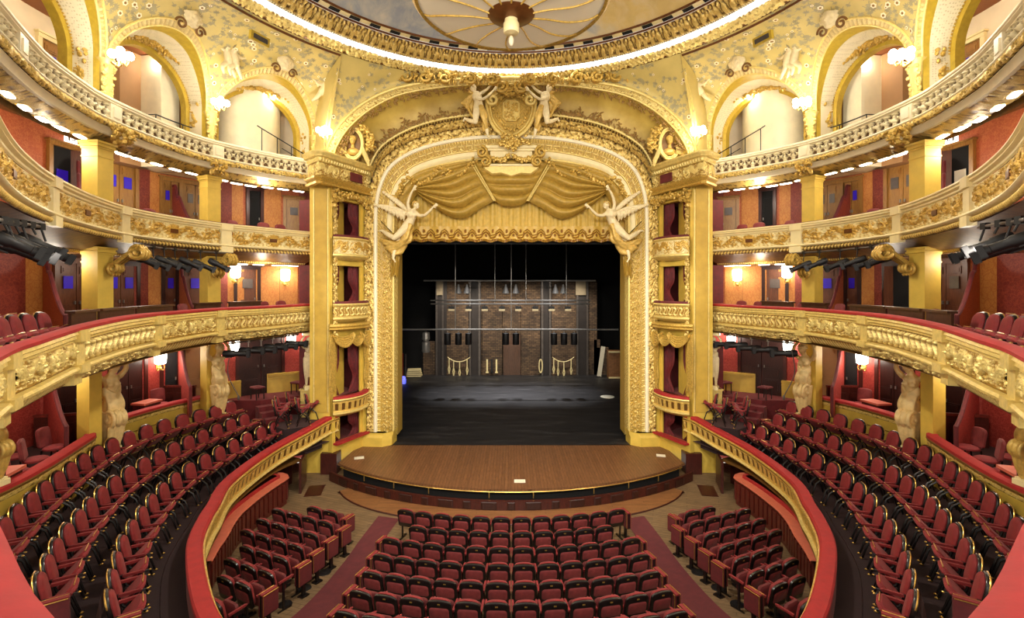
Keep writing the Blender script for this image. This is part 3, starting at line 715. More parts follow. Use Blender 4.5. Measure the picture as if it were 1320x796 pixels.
# ------------------------------------------------------------------ gallery arches and the pendentives up to the ceiling ring
def unit(v): return v/(np.linalg.norm(v)+1e-9)
class Bay:
    def __init__(s,a,b):
        s.a,s.b=a,b; m=(a+b)/2; s.D=unit(m-RC)
    def pc(s,t): t=np.asarray(t,float); return s.a+(s.b-s.a)*t[...,None]+s.D*(.18*4*t*(1-t))[...,None]
    def cove(s,t,z):
        t=np.asarray(t,float); z=np.asarray(z,float); p=s.pc(t); d=p-RC; q=RC+RR*d/np.linalg.norm(d,axis=-1)[...,None]
        th=np.arcsin(np.clip((z-ZS4)/(ZR-ZS4),0,1)); k=(1-np.cos(th))[...,None]
        xy=p+(q-p)*k; return np.concatenate([xy,z[...,None]],-1)
ZSP=13.3; C3Q=C3+A(.15,.05)
def archpar(k,n=41,jamb=True,half=.452,rise=1.70):
    ph=np.linspace(PI,0,n); t=.5+half*k*np.cos(ph); z=ZSP+rise*k*np.sin(ph)
    if jamb: t=np.concatenate([[t[0]],t,[t[-1]]]); z=np.concatenate([[11.35],z,[11.35]])
    return t,z
TN_=[0]
def leaves(P,s,seed,n):          # stencilled sprays and small flowers on a curved ceiling panel
    q=random.Random(seed+60); N=grid_normals(P,(0,11,12)); a,b_=P.shape[:2]; lf,fl,ey=MB(),MB(),MB()
    def pt(u,v):
        x,y=u*(a-1),v*(b_-1); i,j=min(int(x),a-2),min(int(y),b_-2); fx,fy=x-i,y-j
        L=lambda A_:(A_[i,j]*(1-fx)+A_[i+1,j]*fx)*(1-fy)+(A_[i,j+1]*(1-fx)+A_[i+1,j+1]*fx)*fy
        return L(P),unit(L(N))
    for k in range(n):
        c,nn=pt(q.random(),q.random()); t1=unit(np.cross(nn,A(q.gauss(0,1),q.gauss(0,1),q.gauss(0,1)))); t2=np.cross(nn,t1); r=q.uniform(.11,.18)
        for e in (-1.1,-.55,0,.55,1.1):
            d=t1*math.cos(e)+t2*math.sin(e); w=np.cross(nn,d)*r*.16; l=r*(1-.22*abs(e)); o_=nn*.008
            lf.add([c+o_,c+d*l*.45+w+o_,c+d*l+o_,c+d*l*.45-w+o_],[(0,1,2,3)])
        lf.add([c+nn*.008-t1*r*.7-t2*.012,c+nn*.008-t1*r*.7+t2*.012,c+nn*.008+t2*.012,c+nn*.008-t2*.012],[(0,1,2,3)])
    for k in range(n//6):
        c,nn=pt(q.random(),q.random()); t1=unit(np.cross(nn,A(.3,.2,.9))); t2=np.cross(nn,t1); r=q.choice((.05,.05,.09)); th=[2*PI*j/12 for j in range(12)]
        fl.add([c+nn*.012+(t1*math.cos(x)+t2*math.sin(x))*r*(1 if j%2 else .8) for j,x in enumerate(th)],[tuple(range(12))])
        ey.add([c+nn*.017+(t1*math.cos(x)+t2*math.sin(x))*r*.42 for x in th],[tuple(range(12))])
    for m_,mt in ((lf,'leafgrey'),(fl,'white_trim'),(ey,'leafpaint')): TN_[0]+=1; struct('trim_%d'%TN_[0],S(m_,s),M[mt],False)
BAYN={0:'beside the stage',1:'second from the stage',2:'third from the stage'}
for s,nm in SIDES:
    for bi,(a,b_) in enumerate(((C1+A(.1,.1),C2),(C2,C3Q),(C3Q,C4))):
        B=Bay(a,b_); D=np.array([B.D[0],B.D[1],0])
        o=thing('gallery_arch','gold ribbed arch opening onto the top gallery, %s, %s side'%(BAYN[bi],nm),'arch',SX((*((a+b_)/2),12.25),s),'gallery arches')
        t1,z1=archpar(1.0); F0=B.cove(t1,z1)
        # ribbed moulding on the cove
        n=161; rows=[]
        for k in np.linspace(1.0,1.095,7):
            t,z=archpar(k,n,False); rows.append(B.cove(t,z))
        P=np.stack(rows,1); N=grid_normals(P,(0,11,13)); Lr=np.concatenate([[0],np.cumsum(np.linalg.norm(np.diff(P[:,3],axis=0),axis=1))])
        U=np.broadcast_to(Lr[:,None],P.shape[:2]); V=np.broadcast_to(np.linspace(0.02,.18,7)[None],P.shape[:2])
        g=MB(); relief_surf(g,P,N,U,V,T_FL,.05); S(g,s).build('ribbed_moulding',M['g_stone'],o)
        g=MB(); t,z=archpar(1.10,81,False); g.tube(B.cove(t,z)-D*.02,.035,6); t,z=archpar(1.0,81,False); g.tube(B.cove(t,z),.03,6); S(g,s).build('edge_bead',M['gold_pale'],o)
        def rear(k,d,jamb=True,n=41):
            t,z=archpar(k,n,jamb); p=B.pc(t)+B.D*d; return np.concatenate([p,z[:,None]],1)
        F1=rear(.97,.12); w=np.clip((F1[:,2]-ZSP)/1.5,0,1)[:,None]; F1=F1*(1-w*.55)+(F0*.97+F1*.03)*(w*.55); F1[:,2]=rear(.965,0)[:,2]
        g=MB(); g.grid(np.stack([F0,F1],1)); S(g,s).build('intrados',M['olive_gold'],o)
        F2=rear(.89,.54); g=MB(); g.grid(np.stack([F1,F2],1)); S(g,s).build('soffit',M['diaper'],o)
        F3=rear(.815,.56); F4=rear(.81,.80); g=MB(); g.grid(np.stack([F2,F3,F4],1)); S(g,s).build('rear_arch',M['olive_gold'],o,angle=25)
        g=MB(); t,z=archpar(.895,121,False)
        for q in np.concatenate([B.pc(t)+B.D*.53,z[:,None]],1)[::2]: g.ell(q,(.035,.035,.035),None,6,4)
        S(g,s).build('bead_string',M['gold'],o)
        # gilded leaf swag under the crown of the arch
        g=MB(); r_=random.Random(bi)
        for k in range(110):
            ph=PI/2+r_.gauss(0,.24); kk=r_.uniform(.90,.955); tt=.5+.452*kk*math.cos(ph); zz=ZSP+1.70*kk*math.sin(ph); p=B.pc(np.array(tt))+B.D*r_.uniform(.2,.44)
            g.ell((p[0],p[1],zz-.02),(.13,.05,.06),Euler((r_.uniform(0,3),r_.uniform(0,3),r_.uniform(0,3))).to_matrix(),6,5)
        S(g,s).build('leaf_ornament',M['gold'],o)
        # leaf clusters at both springings
        for e in (0,1):
            g=MB()
            for k in range(44):
                zz=r_.uniform(12.3,13.55); p=B.pc(np.array(.07 if e==0 else .93))+B.D*(.42+r_.uniform(-.12,.12)*(zz-12.0)); tt=(B.b-B.a)/4*r_.uniform(-.1,.1)
                g.ell((p[0]+tt[0],p[1]+tt[1],zz),(.08,.05,.06),Euler((r_.uniform(0,3),r_.uniform(0,3),r_.uniform(0,3))).to_matrix(),6,5)
            S(g,s).build('leaf_cluster',M['gold'],o)
        # pendentive above
        n=61; t,z=archpar(1.10,n,False); tt=np.linspace(0,1,n); rows=[]; t=np.concatenate([[0],t,[1]]); z=np.concatenate([[12.9],z,[12.9]]); tt=np.concatenate([[0],tt,[1]])
        tau0=np.arcsin(np.clip((z-ZS4)/(ZR-ZS4),0,1)); m=14
        for k in np.linspace(0,1,m):
            th=tau0*(1-k)+PI/2*k; q=t*(1-k)+tt*k; rows.append(B.cove(q,ZS4+(ZR-ZS4)*np.sin(th)))
        PS=np.stack(rows,1); g=MB(); g.grid(PS); S(g,s).build('ceiling',M['pend'],None)['kind']='structure'; leaves(PS,s,bi,170)
        # pier between arches
    for i,p in enumerate((C1+A(.05,.05),C2,C3Q,C4)):
        o=thing('arch_pier','slim gilded pier between gallery arches, %s, %s side'%(('beside the stage','second from the stage','third from the stage','nearest the camera')[i],nm),'pier',SX((*p,12.0),s),'arch piers')
        d=unit(RC-p); yaw=math.atan2(d[1],d[0])+PI/2
        g=MB(); g.box((*(p-d*.28),12.35),(.36,.56,2.0),yaw); S(g,s).build('shaft',M['olive_gold'],o)
        g=MB(); r_=random.Random(i+30)
        for k in range(60):
            zz=r_.uniform(12.3,13.15); w=(.10+.1*(zz-12.3)); e=r_.uniform(-w,w); tn=A(-d[1],d[0])
            q=p+d*(.05+.12*(zz-12.3))+tn*e; g.ell((q[0],q[1],zz),(.06,.05,.07),Euler((r_.uniform(0,3),r_.uniform(0,3),r_.uniform(0,3))).to_matrix(),6,5)
        g.lathe([(0.001,12.25),(.1,12.25),(.12,12.5),(.2,13.2),(.24,13.3),(.05,13.34)],10,(*(p+d*.02),0)); S(g,s).build('leaf_capital',M['g_stone'] if False else M['gold_pale'],o)

# ------------------------------------------------------------------ ceiling ring, dome, chandelier
def circ(R,n=220): 
    th=np.linspace(0,2*PI,n); return np.stack([RC[0]+R*np.cos(th),RC[1]+R*np.sin(th)],1)
def ringrel(b,R0,z0,R1,z1,tile,dep,n=1500,m=12):
    th=np.linspace(0,2*PI,n); v=np.linspace(0,1,m); L=th*(R0+R1)/2
    h=tile.sample(L[:,None]+0*v,0*L[:,None]+v*tile.h); R=R0+(R1-R0)*v; Zz=z0+(z1-z0)*v
    nr,nz=-(z1-z0),(R1-R0)
    q=math.hypot(nr,nz); nr/=q; nz/=q
    if nz>0: nr,nz=-nr,-nz
    rr=R[None]+h*dep*nr; zz=Zz[None]+h*dep*nz
    P=np.stack([RC[0]+rr*np.cos(th)[:,None],RC[1]+rr*np.sin(th)[:,None],zz],2); b.grid(P,None,smooth01(h,.08,.35)+.001)
T_ACA=Tile(.52,.55)
for x_ in (.13,.39):
    for k_ in (-2,-1,0,1,2): T_ACA.stroke(np.stack([x_+k_*.022*(1+np.linspace(0,1,14)*1.1),.06+np.linspace(0,1,14)*(.40-abs(k_)*.05)],1),.026,.014,.9)
    T_ACA.dab(x_,.48,.07,.04,amp=1.1)
for x_ in (0,.26,.52): T_ACA.dab(x_,.22,.03,.15,amp=.7); T_ACA.dab(x_,.42,.05,.05,amp=.9)
T_ACA.rect(0,.52,0,.04,.6); T_ACA.rect(0,.52,.51,.55,.6)
o=thing('ceiling_cornice','round gilded ceiling cornice carrying a bright ring of hidden lamps','ceiling cornice',(0,10.9,15.6))
g=MB(); g.lathe([(9.12,15.62),(9.10,15.70),(9.0,15.74),(8.96,15.70),(8.9,15.72)],200,(0,10.9,0)); g.build('outer_bead',M['brownmetal'],o)
g=MB(); ringrel(g,8.95,15.72,8.58,15.86,T_LF2,.09); g.build('leaf_band',M['g_yellow'],o)
g=MB(); g.lathe([(8.56,15.87),(8.54,15.885),(8.36,15.94)],200,(0,10.9,0)); g.build('light_trough',M['strip'],o)
g=MB(); ringrel(g,8.36,15.93,8.20,15.97,T_BEAD,.03,2200,5); g.build('bead_row',M['g_white'],o)
g=MB(); ringrel(g,8.22,15.96,7.75,16.28,T_ACA,.10); g.build('acanthus_frieze',M['g_dark'],o)
g=MB(); g.lathe([(7.75,16.28),(7.72,16.24),(7.68,16.30)],200,(0,10.9,0)); g.lathe([(7.52,16.36),(7.46,16.34),(7.44,16.44)],200,(0,10.9,0)); g.build('inner_bead',M['brownmetal'],o)
g=MB()
N=130
for k in range(N):
    if k%2: continue
    a0,a1=2*PI*k/N,2*PI*(k+1)/N
    g.lathe([(7.68,16.31),(7.53,16.35)],4,(0,10.9,0),a0,a1)
g.build('dark_dash',M['void'],o)
g=MB(); g.lathe([(7.70,16.32),(7.50,16.37)],200,(0,10.9,0)); g.build('cream_band',M['cream'],o)
g=MB(); g.lathe([(7.62,16.46),(7.50,16.50)],160,(0,10.9,0)); g.build('cove_fill',M['cove'],o)  # hidden glowing ring added to brighten the dome mural
b=MB(); b.lathe([(7.46,16.40),(6.5,16.9),(4.5,17.6),(2.2,17.95),(.01,18.05)],120,(0,10.9,0)); struct('ceiling',b,M['mural'])
o=thing('chandelier','shallow frosted glass bowl chandelier with gold ribs under the dome','chandelier',(0,10.9,12.75))
prof=[(.5,13.36),(.9,13.42),(1.4,13.46),(1.9,13.55),(2.12,13.66)]
g=MB(); g.lathe(prof,96,(0,10.9,0)); g.build('glass_bowl',M['frost'],o)
g=MB(); g.lathe([(2.10,13.62),(2.17,13.60),(2.24,13.68),(2.22,13.80),(2.08,13.82)],96,(0,10.9,0)); g.build('rim',M['gold'],o)
for k in range(14):
    g=MB(); a=2*PI*(k+.5)/14; pts=[]
    for (r,z) in cr(prof,5): pts.append((r*math.cos(a+.10*math.sin((r-.5)/1.62*PI)),10.9+r*math.sin(a+.10*math.sin((r-.5)/1.62*PI)),z-.015))
    g.tube(pts,.022,6); g.build('rib',M['gold'],o)
g=MB(); g.lathe([(.001,13.25),(.2,13.26),(.5,13.33),(.54,13.37),(.5,13.42)],40,(0,10.9,0)); g.build('hub_plate',M['brownmetal'],o)
g=MB(); g.lathe([(.14,13.5),(.15,13.2),(.18,13.16),(.18,12.98),(.16,12.95),(.001,12.93)],28,(0,10.9,0)); g.build('lamp_housing',M['cream'],o)
g=MB(); g.ell((0,10.9,12.78),(.06,.06,.12)); g.build('bulb',M['frost'],o)
g=MB(); g.tube([(0,10.9,13.4),(0,10.9,18.0)],.05,8); g.build('suspension_rod',M['brownmetal'],o)
# ------------------------------------------------------------------ proscenium
def half(pts,n=10): return cr([at(*p) for p in pts],n)
def full(h): m=h[::-1][1:]*A(-1,1,1); return np.vstack([h,m])
def rs3(c,n):
    L=np.concatenate([[0],np.cumsum(np.linalg.norm(np.diff(c,axis=0),axis=1))]); u=np.linspace(0,L[-1],n)
    return np.stack([np.interp(u,L,c[:,k]) for k in range(3)],1),L[-1]
def band(mb,ca,cb,tile=None,dep=.05,n=None,m=14,bow=0.0,tow=(0,0,9),rot=False,vs=1.0):
    LA=rs3(ca,4)[1]; n=n or int(LA/.03)
    a,_=rs3(ca,n); b,_=rs3(cb,n); v=np.linspace(0,1,m)[None,:,None]
    P=a[:,None]*(1-v)+b[:,None]*v; N=grid_normals(P,tow)
    if bow: P=P+N*(bow*np.sin(v*PI))
    U=np.broadcast_to(np.linspace(0,LA,n)[:,None],P.shape[:2]); V=np.broadcast_to(np.linspace(0,1,m)[None]*(tile.h if tile else 1),P.shape[:2])
    if tile is None: mb.grid(P,np.stack([U,V],2))
    else: relief_surf(mb,P,N,U*vs,V,tile,dep)
    return mb
def sub3(c,u0,u1):
    c2,L=rs3(c,400); i,j=int(u0*399),int(u1*399)+1; return c2[i:j]
A0=full(half([(419,203,18.62),(424,183,18.68),(440,158,18.78),(470,132,18.95),(510,114,19.12),(560,105,19.3),(610,101,19.4),(659,100,19.44)]))
A1=full(half([(428,205,18.75),(435,186,18.85),(450,164,18.98),(478,140,19.15),(515,122,19.32),(562,113,19.48),(610,109,19.55),(659,108,19.6)]))
A2=full(half([(474,222,20.0),(481,204,20.02),(493,187,20.04),(517,171,20.06),(547,159,20.08),(582,151,20.1),(620,147,20.1),(659,146,20.1)]))
A3=full(half([(473,556,20.1),(473,420,20.1),(473,300,20.1),(474,262,20.12),(480,232,20.15),(491,209,20.18),(513,190,20.2),(545,176,20.22),(585,167,20.24),(620,163,20.25),(659,162,20.25)]))
A4=full(half([(484,556,20.15),(484,420,20.15),(484,300,20.15),(485,265,20.15),(490,240,20.18),(500,219,20.2),(518,203,20.22),(547,190,20.25),(585,181,20.26),(620,177,20.27),(659,176,20.28)]))
A5=full(half([(507,556,20.45),(507,420,20.45),(507,305,20.45),(508,275,20.45),(513,252,20.48),(524,235,20.5),(545,220,20.55),(585,209,20.57),(620,205,20.58),(659,203,20.6)]))
A6=full(half([(512.5,560,20.8),(512.5,420,20.8),(512.5,305,20.8),(513,278,20.8),(518,257,20.85),(529,240,20.9),(549,226,20.9),(588,215,20.9),(620,211,20.9),(659,209,20.9)]))
A0,A1,A2,A3,A4,A5,A6=[rs3(c_,401)[0] for c_ in (A0,A1,A2,A3,A4,A5,A6)]
T_CAN2=t_candel(.8,2.6,5)
po=thing('proscenium_arch','broad gilded proscenium arch framing the dark stage','proscenium arch',(0,20.3,.6))
g=MB(); g.tube(A0,.065,10); g.tube(A1,.04,8); g.build('outer_moulding',M['gold_pale'],po)
g=MB(); band(g,A0,A1,T_LF,.04); g.build('outer_band',M['g_yellow'],po)
g=MB(); band(g,A1,A2,None,0,120,16,-.18); g.build('vault_field',M['vault'],po)
for u0,u1 in ((0.0,.46),(.54,1.0)):   # painted leaf garland along the vault, raised a little
    g=MB(); r_=random.Random(4); a1,_=rs3(A1,300); a2,_=rs3(A2,300)
    for k in range(330):
        i=int((u0+(u1-u0)*r_.random())*299); v=.86+.10*r_.random()-.30*r_.random()*(r_.random()<.6)*abs(math.sin(i*.19))**2; q=a1[i]*(1-v)+a2[i]*v+A(0,-.02-.12*math.sin(v*PI)*-1,0)
        g.ell(q+A(0,-.03,0),(.085,.02,.03),Euler((0,r_.uniform(0,3),0)).to_matrix(),6,4)
    for k in range(260):
        i=int((u0+(u1-u0)*r_.random())*299); v=.06+.16*r_.random()**1.5; q=a1[i]*(1-v)+a2[i]*v
        g.ell(q+A(0,-.01,0),(.08,.02,.03),Euler((0,r_.uniform(0,3),0)).to_matrix(),6,4)
    tag(g.build('leaf_garland',M['leafpaint'],po),None,None,None,'stuff')
g=MB(); g.tube(A2,.06,8); g.build('inner_cornice',M['gold_pale'],po)
g=MB(); band(g,A2,A2+A(0,.12,-.11),T_FL,.05); g.build('dentil_row',M['g_dark'],po)
arch3=rs3(A3,600)[0]; k0=int(np.argmin(np.abs(arch3[:300,2]-at(473,228,20.1)[2]))); arch3=arch3[k0:600-k0]
g=MB(); band(g,A2+A(0,.13,-.12),arch3,None,0,160,10,-.12); g.build('cove',M['cream'],po)
g=MB(); m_=(rs3(A2,400)[0]*.35+rs3(arch3,400)[0]*.65); band(g,m_+A(0,-.1,.14),m_+A(0,-.06,-.22),T_LF2,.12,n=700,m=18,bow=.1); g.build('fruit_garland',M['g_dark'],po)
g=MB(); band(g,A3+A(0,-.02,0),A4,T_LF2,.07,m=16); g.build('foliage_band',M['g_dark'],po)
g=MB(); g.tube(A4,.085,8); g.build('ivory_bead',M['white_trim'],po)
g=MB(); band(g,A4,A4*.72+A5*.28,T_BEAD,.04,m=8); g.build('bead_row',M['g_pil'],po)
for sx in (-1,1):
    L=rs3(A4*.72+A5*.28,800)[0]; R=rs3(A5,800)[0]
    n0=int(np.argmax(L[:400,2]>at(484,285,20.2)[2])); 
    a,b2=(L[:n0],R[:n0]) if sx<0 else (L[:n0]*A(-1,1,1),R[:n0]*A(-1,1,1))
    g=MB(); band(g,a,b2,T_CAN2,.075,m=34); g.build('carved_pilaster',M['g_pil'],po)
    g=MB(); q=[at(469,560,20.0),at(494,560,19.95),at(507,560,20.2),at(513,560,20.8)]; zb=.6
    if sx>0: q=[(-x,y,z) for x,y,z in q]
    P=np.array([[(x*k-(0 if k==1 else 0),y-(.06 if k>1 else 0),z) for (k,z) in ((1.008,zb),(1.008,zb+.36),(1.0,zb+.46),(1.0,1.15))] for x,y,_ in q]); g.grid(P); g.build('pedestal',M['yellow'],po,angle=25)
Lf=rs3(A4*.72+A5*.28,800)[0][n0:800-n0]; Rf=rs3(A5,800)[0][n0:800-n0]
g=MB(); band(g,Lf,Lf*.5+Rf*.5,T_KEY,.03,m=20); g.build('greek_key_band',M['g_pil'],po)
g=MB(); band(g,Lf*.5+Rf*.5,Rf,None,0,160,8,.04); g.build('plain_band',M['cream'],po)
g=MB(); g.tube(A5,.05,8); g.build('inner_bead',M['gold_pale'],po)
g=MB(); band(g,A5,A6,T_BEAD,.03,m=8); band(g,A6,A6+A(0,.9,0),None,0,200,4); g.build('reveal',M['g_pil'],po)

# pendentives beside the proscenium
hA=rs3(A0,241)[0][:121]
for s,nm in SIDES:
    q0=unit(C1-RC); th0=math.atan2(q0[1],q0[0]); th=np.linspace(th0,PI/2,121)
    top=np.stack([RR*np.cos(th),RC[1]+RR*np.sin(th),np.full(121,ZR)],1); v=np.linspace(0,1,12)[None,:,None]
    P=hA[:,None]*(1-v)+top[:,None]*v; N=grid_normals(P,(0,9,14)); P=P-N*(.25*np.sin(v*PI)*np.clip(np.linspace(1,0,121),0,1)[:,None,None])
    g=MB(); g.grid(P); struct('ceiling',S(g,s),M['pend']); leaves(P[:90],s,9,130)
    # wedge between the last arch and the proscenium moulding
    p0=np.array([C1[0]-.0,C1[1]]); z=np.linspace(11.5,ZR,14)
    thc=np.arcsin(np.clip((z-ZS4)/(ZR-ZS4),0,1)); kk=(1-np.cos(thc))[:,None]; r1=RC+RR*unit(p0-RC); left=np.concatenate([p0+(r1-p0)*kk,z[:,None]],1)
    right=np.array([hA[0]+(top[0]-hA[0])*t for t in np.linspace(0,1,14)]); right[:,2]=np.maximum(right[:,2],z)
    W2=np.stack([left*(1-t)+right*t for t in np.linspace(0,1,6)],1); g=MB(); g.grid(W2); struct('wall_'+nm,S(g,s),M['pend']); leaves(W2,s,12,36)

# ------------------------------------------------------------------ stage boxes in the tower beside the proscenium
T0=A(-6.87,18.45); T1=A(-6.06,20.15); TD=unit(T1-T0); TN=A(TD[1],-TD[0]); TL=np.linalg.norm(T1-T0)
def tw(u,o=0.0): q=T0+TD*u+TN*o; return (q[0],q[1])
BOXLV=[('third',9.2,10.62,8.3),('second',6.62,8.05,5.85),('first',2.95,5.0,2.2),('ground',1.15,2.15,None)]
for s,nm in SIDES:
    o=thing('stage_tower','yellow pilaster and carved wall of the stage boxes, %s of the proscenium'%nm,'wall tower',SX((-7.2,19.2,.05),s),'stage box towers')
    g=MB(); g.box((-7.32,19.15,7.1),(.86,1.3,10.2)); 
    S(g,s).build('pilaster',M['yellow'],o)
    g=MB(); g.box((-7.32,18.49,7.1),(.46,.04,9.4)); S(g,s).build('pilaster_panel',M['yellow2'],o)
    for u_ in (-.27,.27): g=MB(); g.tube([(-7.32+u_,18.49,2.4),(-7.32+u_,18.49,10.95)],.03,8); S(g,s).build('fillet',M['gold_pale'],o)
    g=MB(); g.box((-7.45,19.0,.95),(1.05,.9,1.95)); S(g,s).build('pier',M['yellow'],o)
    g=MB(); g.box((-6.98,18.62,.42),(.62,.5,.86)); S(g,s).build('dark_plinth',M['mahog'],o)
    g=MB(); 
    for u0,u1,z0,z1 in ((0,TL,.05,1.15),(0,TL,2.2,2.9),(0,TL,5.0,6.5),(0,TL,8.05,9.1),(0,TL,10.62,12.25),(0,.16,1.15,12),(TL-.22,TL,.6,12)):
        m=tw((u0+u1)/2,-.1); g.box((m[0],m[1],(z0+z1)/2),(u1-u0,.2,z1-z0),math.atan2(TD[1],TD[0]))
    S(g,s).build('wall_panel',M['yellow'],o,angle=20)
    # carved strips on both sides of the openings
    for u0,u1,z0,z1,seed in ((-.02,.2,5.2,11.9,1),(TL-.2,TL+.06,2.2,12.0,2)):
        n=int((z1-z0)/.03); zz=np.linspace(z0,z1,n); uu=np.linspace(u0,u1,12)
        P=np.array([[(*tw(u,.03),z) for u in uu] for z in zz]); N=np.zeros_like(P); N[:,:,0]=TN[0]; N[:,:,1]=TN[1]
        g=MB(); relief_surf(g,P,N,np.broadcast_to(zz[:,None],P.shape[:2]),np.broadcast_to(np.linspace(.02,.28,12)[None],P.shape[:2]),T_LF2,.10); S(g,s).build('carved_strip',M['g_dark'],o)
    for name,z0,z1,zb in BOXLV:
        # recessed interior
        g=MB(); q=[(*tw(.14,0),0),(*tw(TL-.2,0),0)]; qb=[(q[0][0]-1.6,q[0][1]+.5,0),(q[1][0]-1.5,q[1][1]+1.2,0)]
        V=[]
        for (x,y,_) in (q[0],qb[0],qb[1],q[1]): V+= [(x,y,z0-.05),(x,y,z1+.02)]
        g.add(V,[(0,1,3,2),(2,3,5,4),(4,5,7,6),(0,2,4,6),(1,3,5,7)]); S(g,s).build('box_interior',M['darkred'],o)
        # yellow jamb on the stage side
        lab={'third':'top','second':'second','first':'lower','ground':'lowest'}[name]
        if zb:
            c=A(*[tw(u,.05+.38*math.sin(PI*min(1,max(0,u/TL)))**.7) for u in np.linspace(0.0,TL-.02,16)])
            b=thing('stage_box_parapet','bowed gilded front of the %s stage box, %s of the stage'%(lab,nm),'box front',SX((*tw(.9,.2),zb),s),'stage box fronts')
            h=MB(); sweep(h,c,[(-.22,-.02),(-.2,.03),(.02,.03),(.05,-.02),(.05,-.06)],z0,True,.08); S(h,s).build('handrail',M['railred' if name=='first' else 'darkred'],b)
            h=MB(); sweep(h,c,[(.05,-.06),(.07,-.1),(.03,-.14),(.0,-.17)],z0,du=.08); S(h,s).build('cornice',M['gold_pale'],b)
            H_=z0-zb
            h=MB(); relief(h,c,zb+.2,z0-.16,-.06 if name!='third' else 0,.0,{'third':T_SCR2,'second':T_STR,'first':T_ARC}[name],.05,.02,.016); S(h,s).build('frieze',M['g_cream' if name=='third' else ('g_arc' if name=='first' else 'g_yellow')],b)
            h=MB(); sweep(h,c,[(-.02,.2),(.06,.18),(.06,.12),(.0,.08),(-.1,.02),(-.3,-.05)],zb,du=.08); S(h,s).build('base_moulding',M['gold_pale'],b)
        # curtains: two gathered halves
        for e,(u0,u1) in enumerate(((.2,.62),(1.1,TL-.24))):
            h=MB(); zs=np.linspace(z1,z0-.02,26); P=[]
            for z in zs:
                f=(z1-z)/(z1-z0); pinch=1-.55*math.exp(-((f-.72)/.22)**2); w=(u1-u0)
                us=np.linspace(0,1,26); 
                edge=u0+us*w*pinch if e==0 else u1-(1-us)*w*pinch
                P.append([(*tw(u,-.27-.05*math.sin(us[i]*PI*9+f*2)*(.5+.5*f)),z) for i,u in enumerate(edge)])
            h.grid(np.array(P)); cu=S(h,s).build('curtain',M['curtain']); 
            tag(cu,'crimson curtain at the %s edge of the %s stage box, %s'%(('house','stage')[e],lab,nm),'curtain','stage box curtains')
    g=MB(); m=tw(TL-.20,-.10); g.box((m[0],m[1],6.4),(.06,.22,11.2),math.atan2(TD[1],TD[0])+PI/2); S(g,s).build('yellow_jamb',M['yellow'],o)
    # entablature, pediment
    c=A(tw(-.75,.12),tw(-.2,.14),tw(TL/2,.14),tw(TL+.1,.10))
    c=np.vstack([[(-7.75,18.4)],c])
    g=MB(); sweep(g,c,[(0,0),(.1,.03),(.12,.10),(.06,.14),(.1,.2),(.16,.24),(.18,.30),(0,.31)],11.0,du=.1); S(g,s).build('lower_cornice',M['gold'],o)
    g=MB(); relief(g,c,11.32,11.85,.02,.02,T_SCR2,.05); S(g,s).build('entablature_frieze',M['g_yellow'],o)
    g=MB(); relief(g,c,11.85,12.0,.05,.08,T_FL,.04); sweep(g,c,[(.1,12.0),(.18,12.03),(.2,12.1),(.26,12.16),(.26,12.22),(-.25,12.24)],0,du=.1); S(g,s).build('upper_cornice',M['gold_pale'],o)
    g=MB(); q=tw(1.05,.225); g.box((q[0],q[1],11.58),(.62,.06,.34),math.atan2(TD[1],TD[0])); S(g,s).build('maroon_plaque',M['darkred'],o)
    # crown of leaves hanging over the top box
    g=MB(); r_=random.Random(9)
    for k in range(150):
        u=r_.uniform(-.1,TL); x=(u/TL-.5)*2; zz=10.95-.28*(1-abs(x))*0-.5*abs(x)**1.5*r_.random()-.18*r_.random(); q=tw(u,.1+.12*r_.random())
        g.ell((q[0],q[1],zz),(.10,.06,.07),Euler((r_.uniform(0,3),r_.uniform(0,3),r_.uniform(0,3))).to_matrix(),6,5)
    S(g,s).build('leaf_swag',M['gold'],o)
    # carved drapery hood over the lower box
    g=MB(); c2=A(*[tw(u,.08+.3*math.sin(PI*u/TL)**.8) for u in np.linspace(-.15,TL+.05,14)])
    sweep(g,c2,[(-.1,.02),(.1,.0),(.14,-.08),(.08,-.14),(.12,-.2),(.0,-.26)],5.78,du=.08)
    for (ua,ub,za,sag) in ((-.1,.75,5.4,.42),(.55,1.25,5.35,.36),(1.1,TL+.05,5.4,.5)):
        for k in range(5):
            t=np.linspace(0,1,18); sg=sag*(.35+.16*k); P=[(*tw(ua+(ub-ua)*x,.12+.26*math.sin(PI*max(0,min(1,(ua+(ub-ua)*x)/TL)))**.8+.02*k),za-.02*k-sg*4*x*(1-x)) for x in t]; g.tube(P,.055,6)
    for u in (-.08,TL-.1):
        for k in range(5): P=[(*tw(u+.05*(k-2)+.03*math.sin(z*5+k),.10),z) for z in np.linspace(5.4,3.4-.18*(k%3),14)]; g.tube(P,.05,6)
    S(g,s).build('drapery_hood',M['gold'],o)
    # wooden sill of the lowest box
    g=MB(); m=tw(TL/2,.08); g.box((m[0],m[1],1.17),(TL-.1,.3,.06),math.atan2(TD[1],TD[0])); S(g,s).build('sill',M['railred'],o)
    # medallion with a bust in the broken pediment
    mc=A(*at(456,186,19.3)); mc=mc if s<0 else mc*A(-1,1,1)
    d=thing('bust_medallion','oval medallion with a carved bust and leaf spray, %s of the proscenium'%nm,'medallion',(mc[0],mc[1],mc[2]-.75),'pediment medallions')
    g=MB(); th=np.linspace(0,2*PI,49); 
    for r_0,rr in ((1,.055),(.86,.035)): g.tube([(mc[0]+.40*r_0*math.cos(t),mc[1]-.1,mc[2]+.62*r_0*math.sin(t)) for t in th],rr,6,False)
    g.build('oval_frame',M['gold_pale'],d)
    g=MB(); g.ell((mc[0],mc[1]+.02,mc[2]),(.38,.08,.58),None,20,9); g.build('disc',M['soffit'],d)
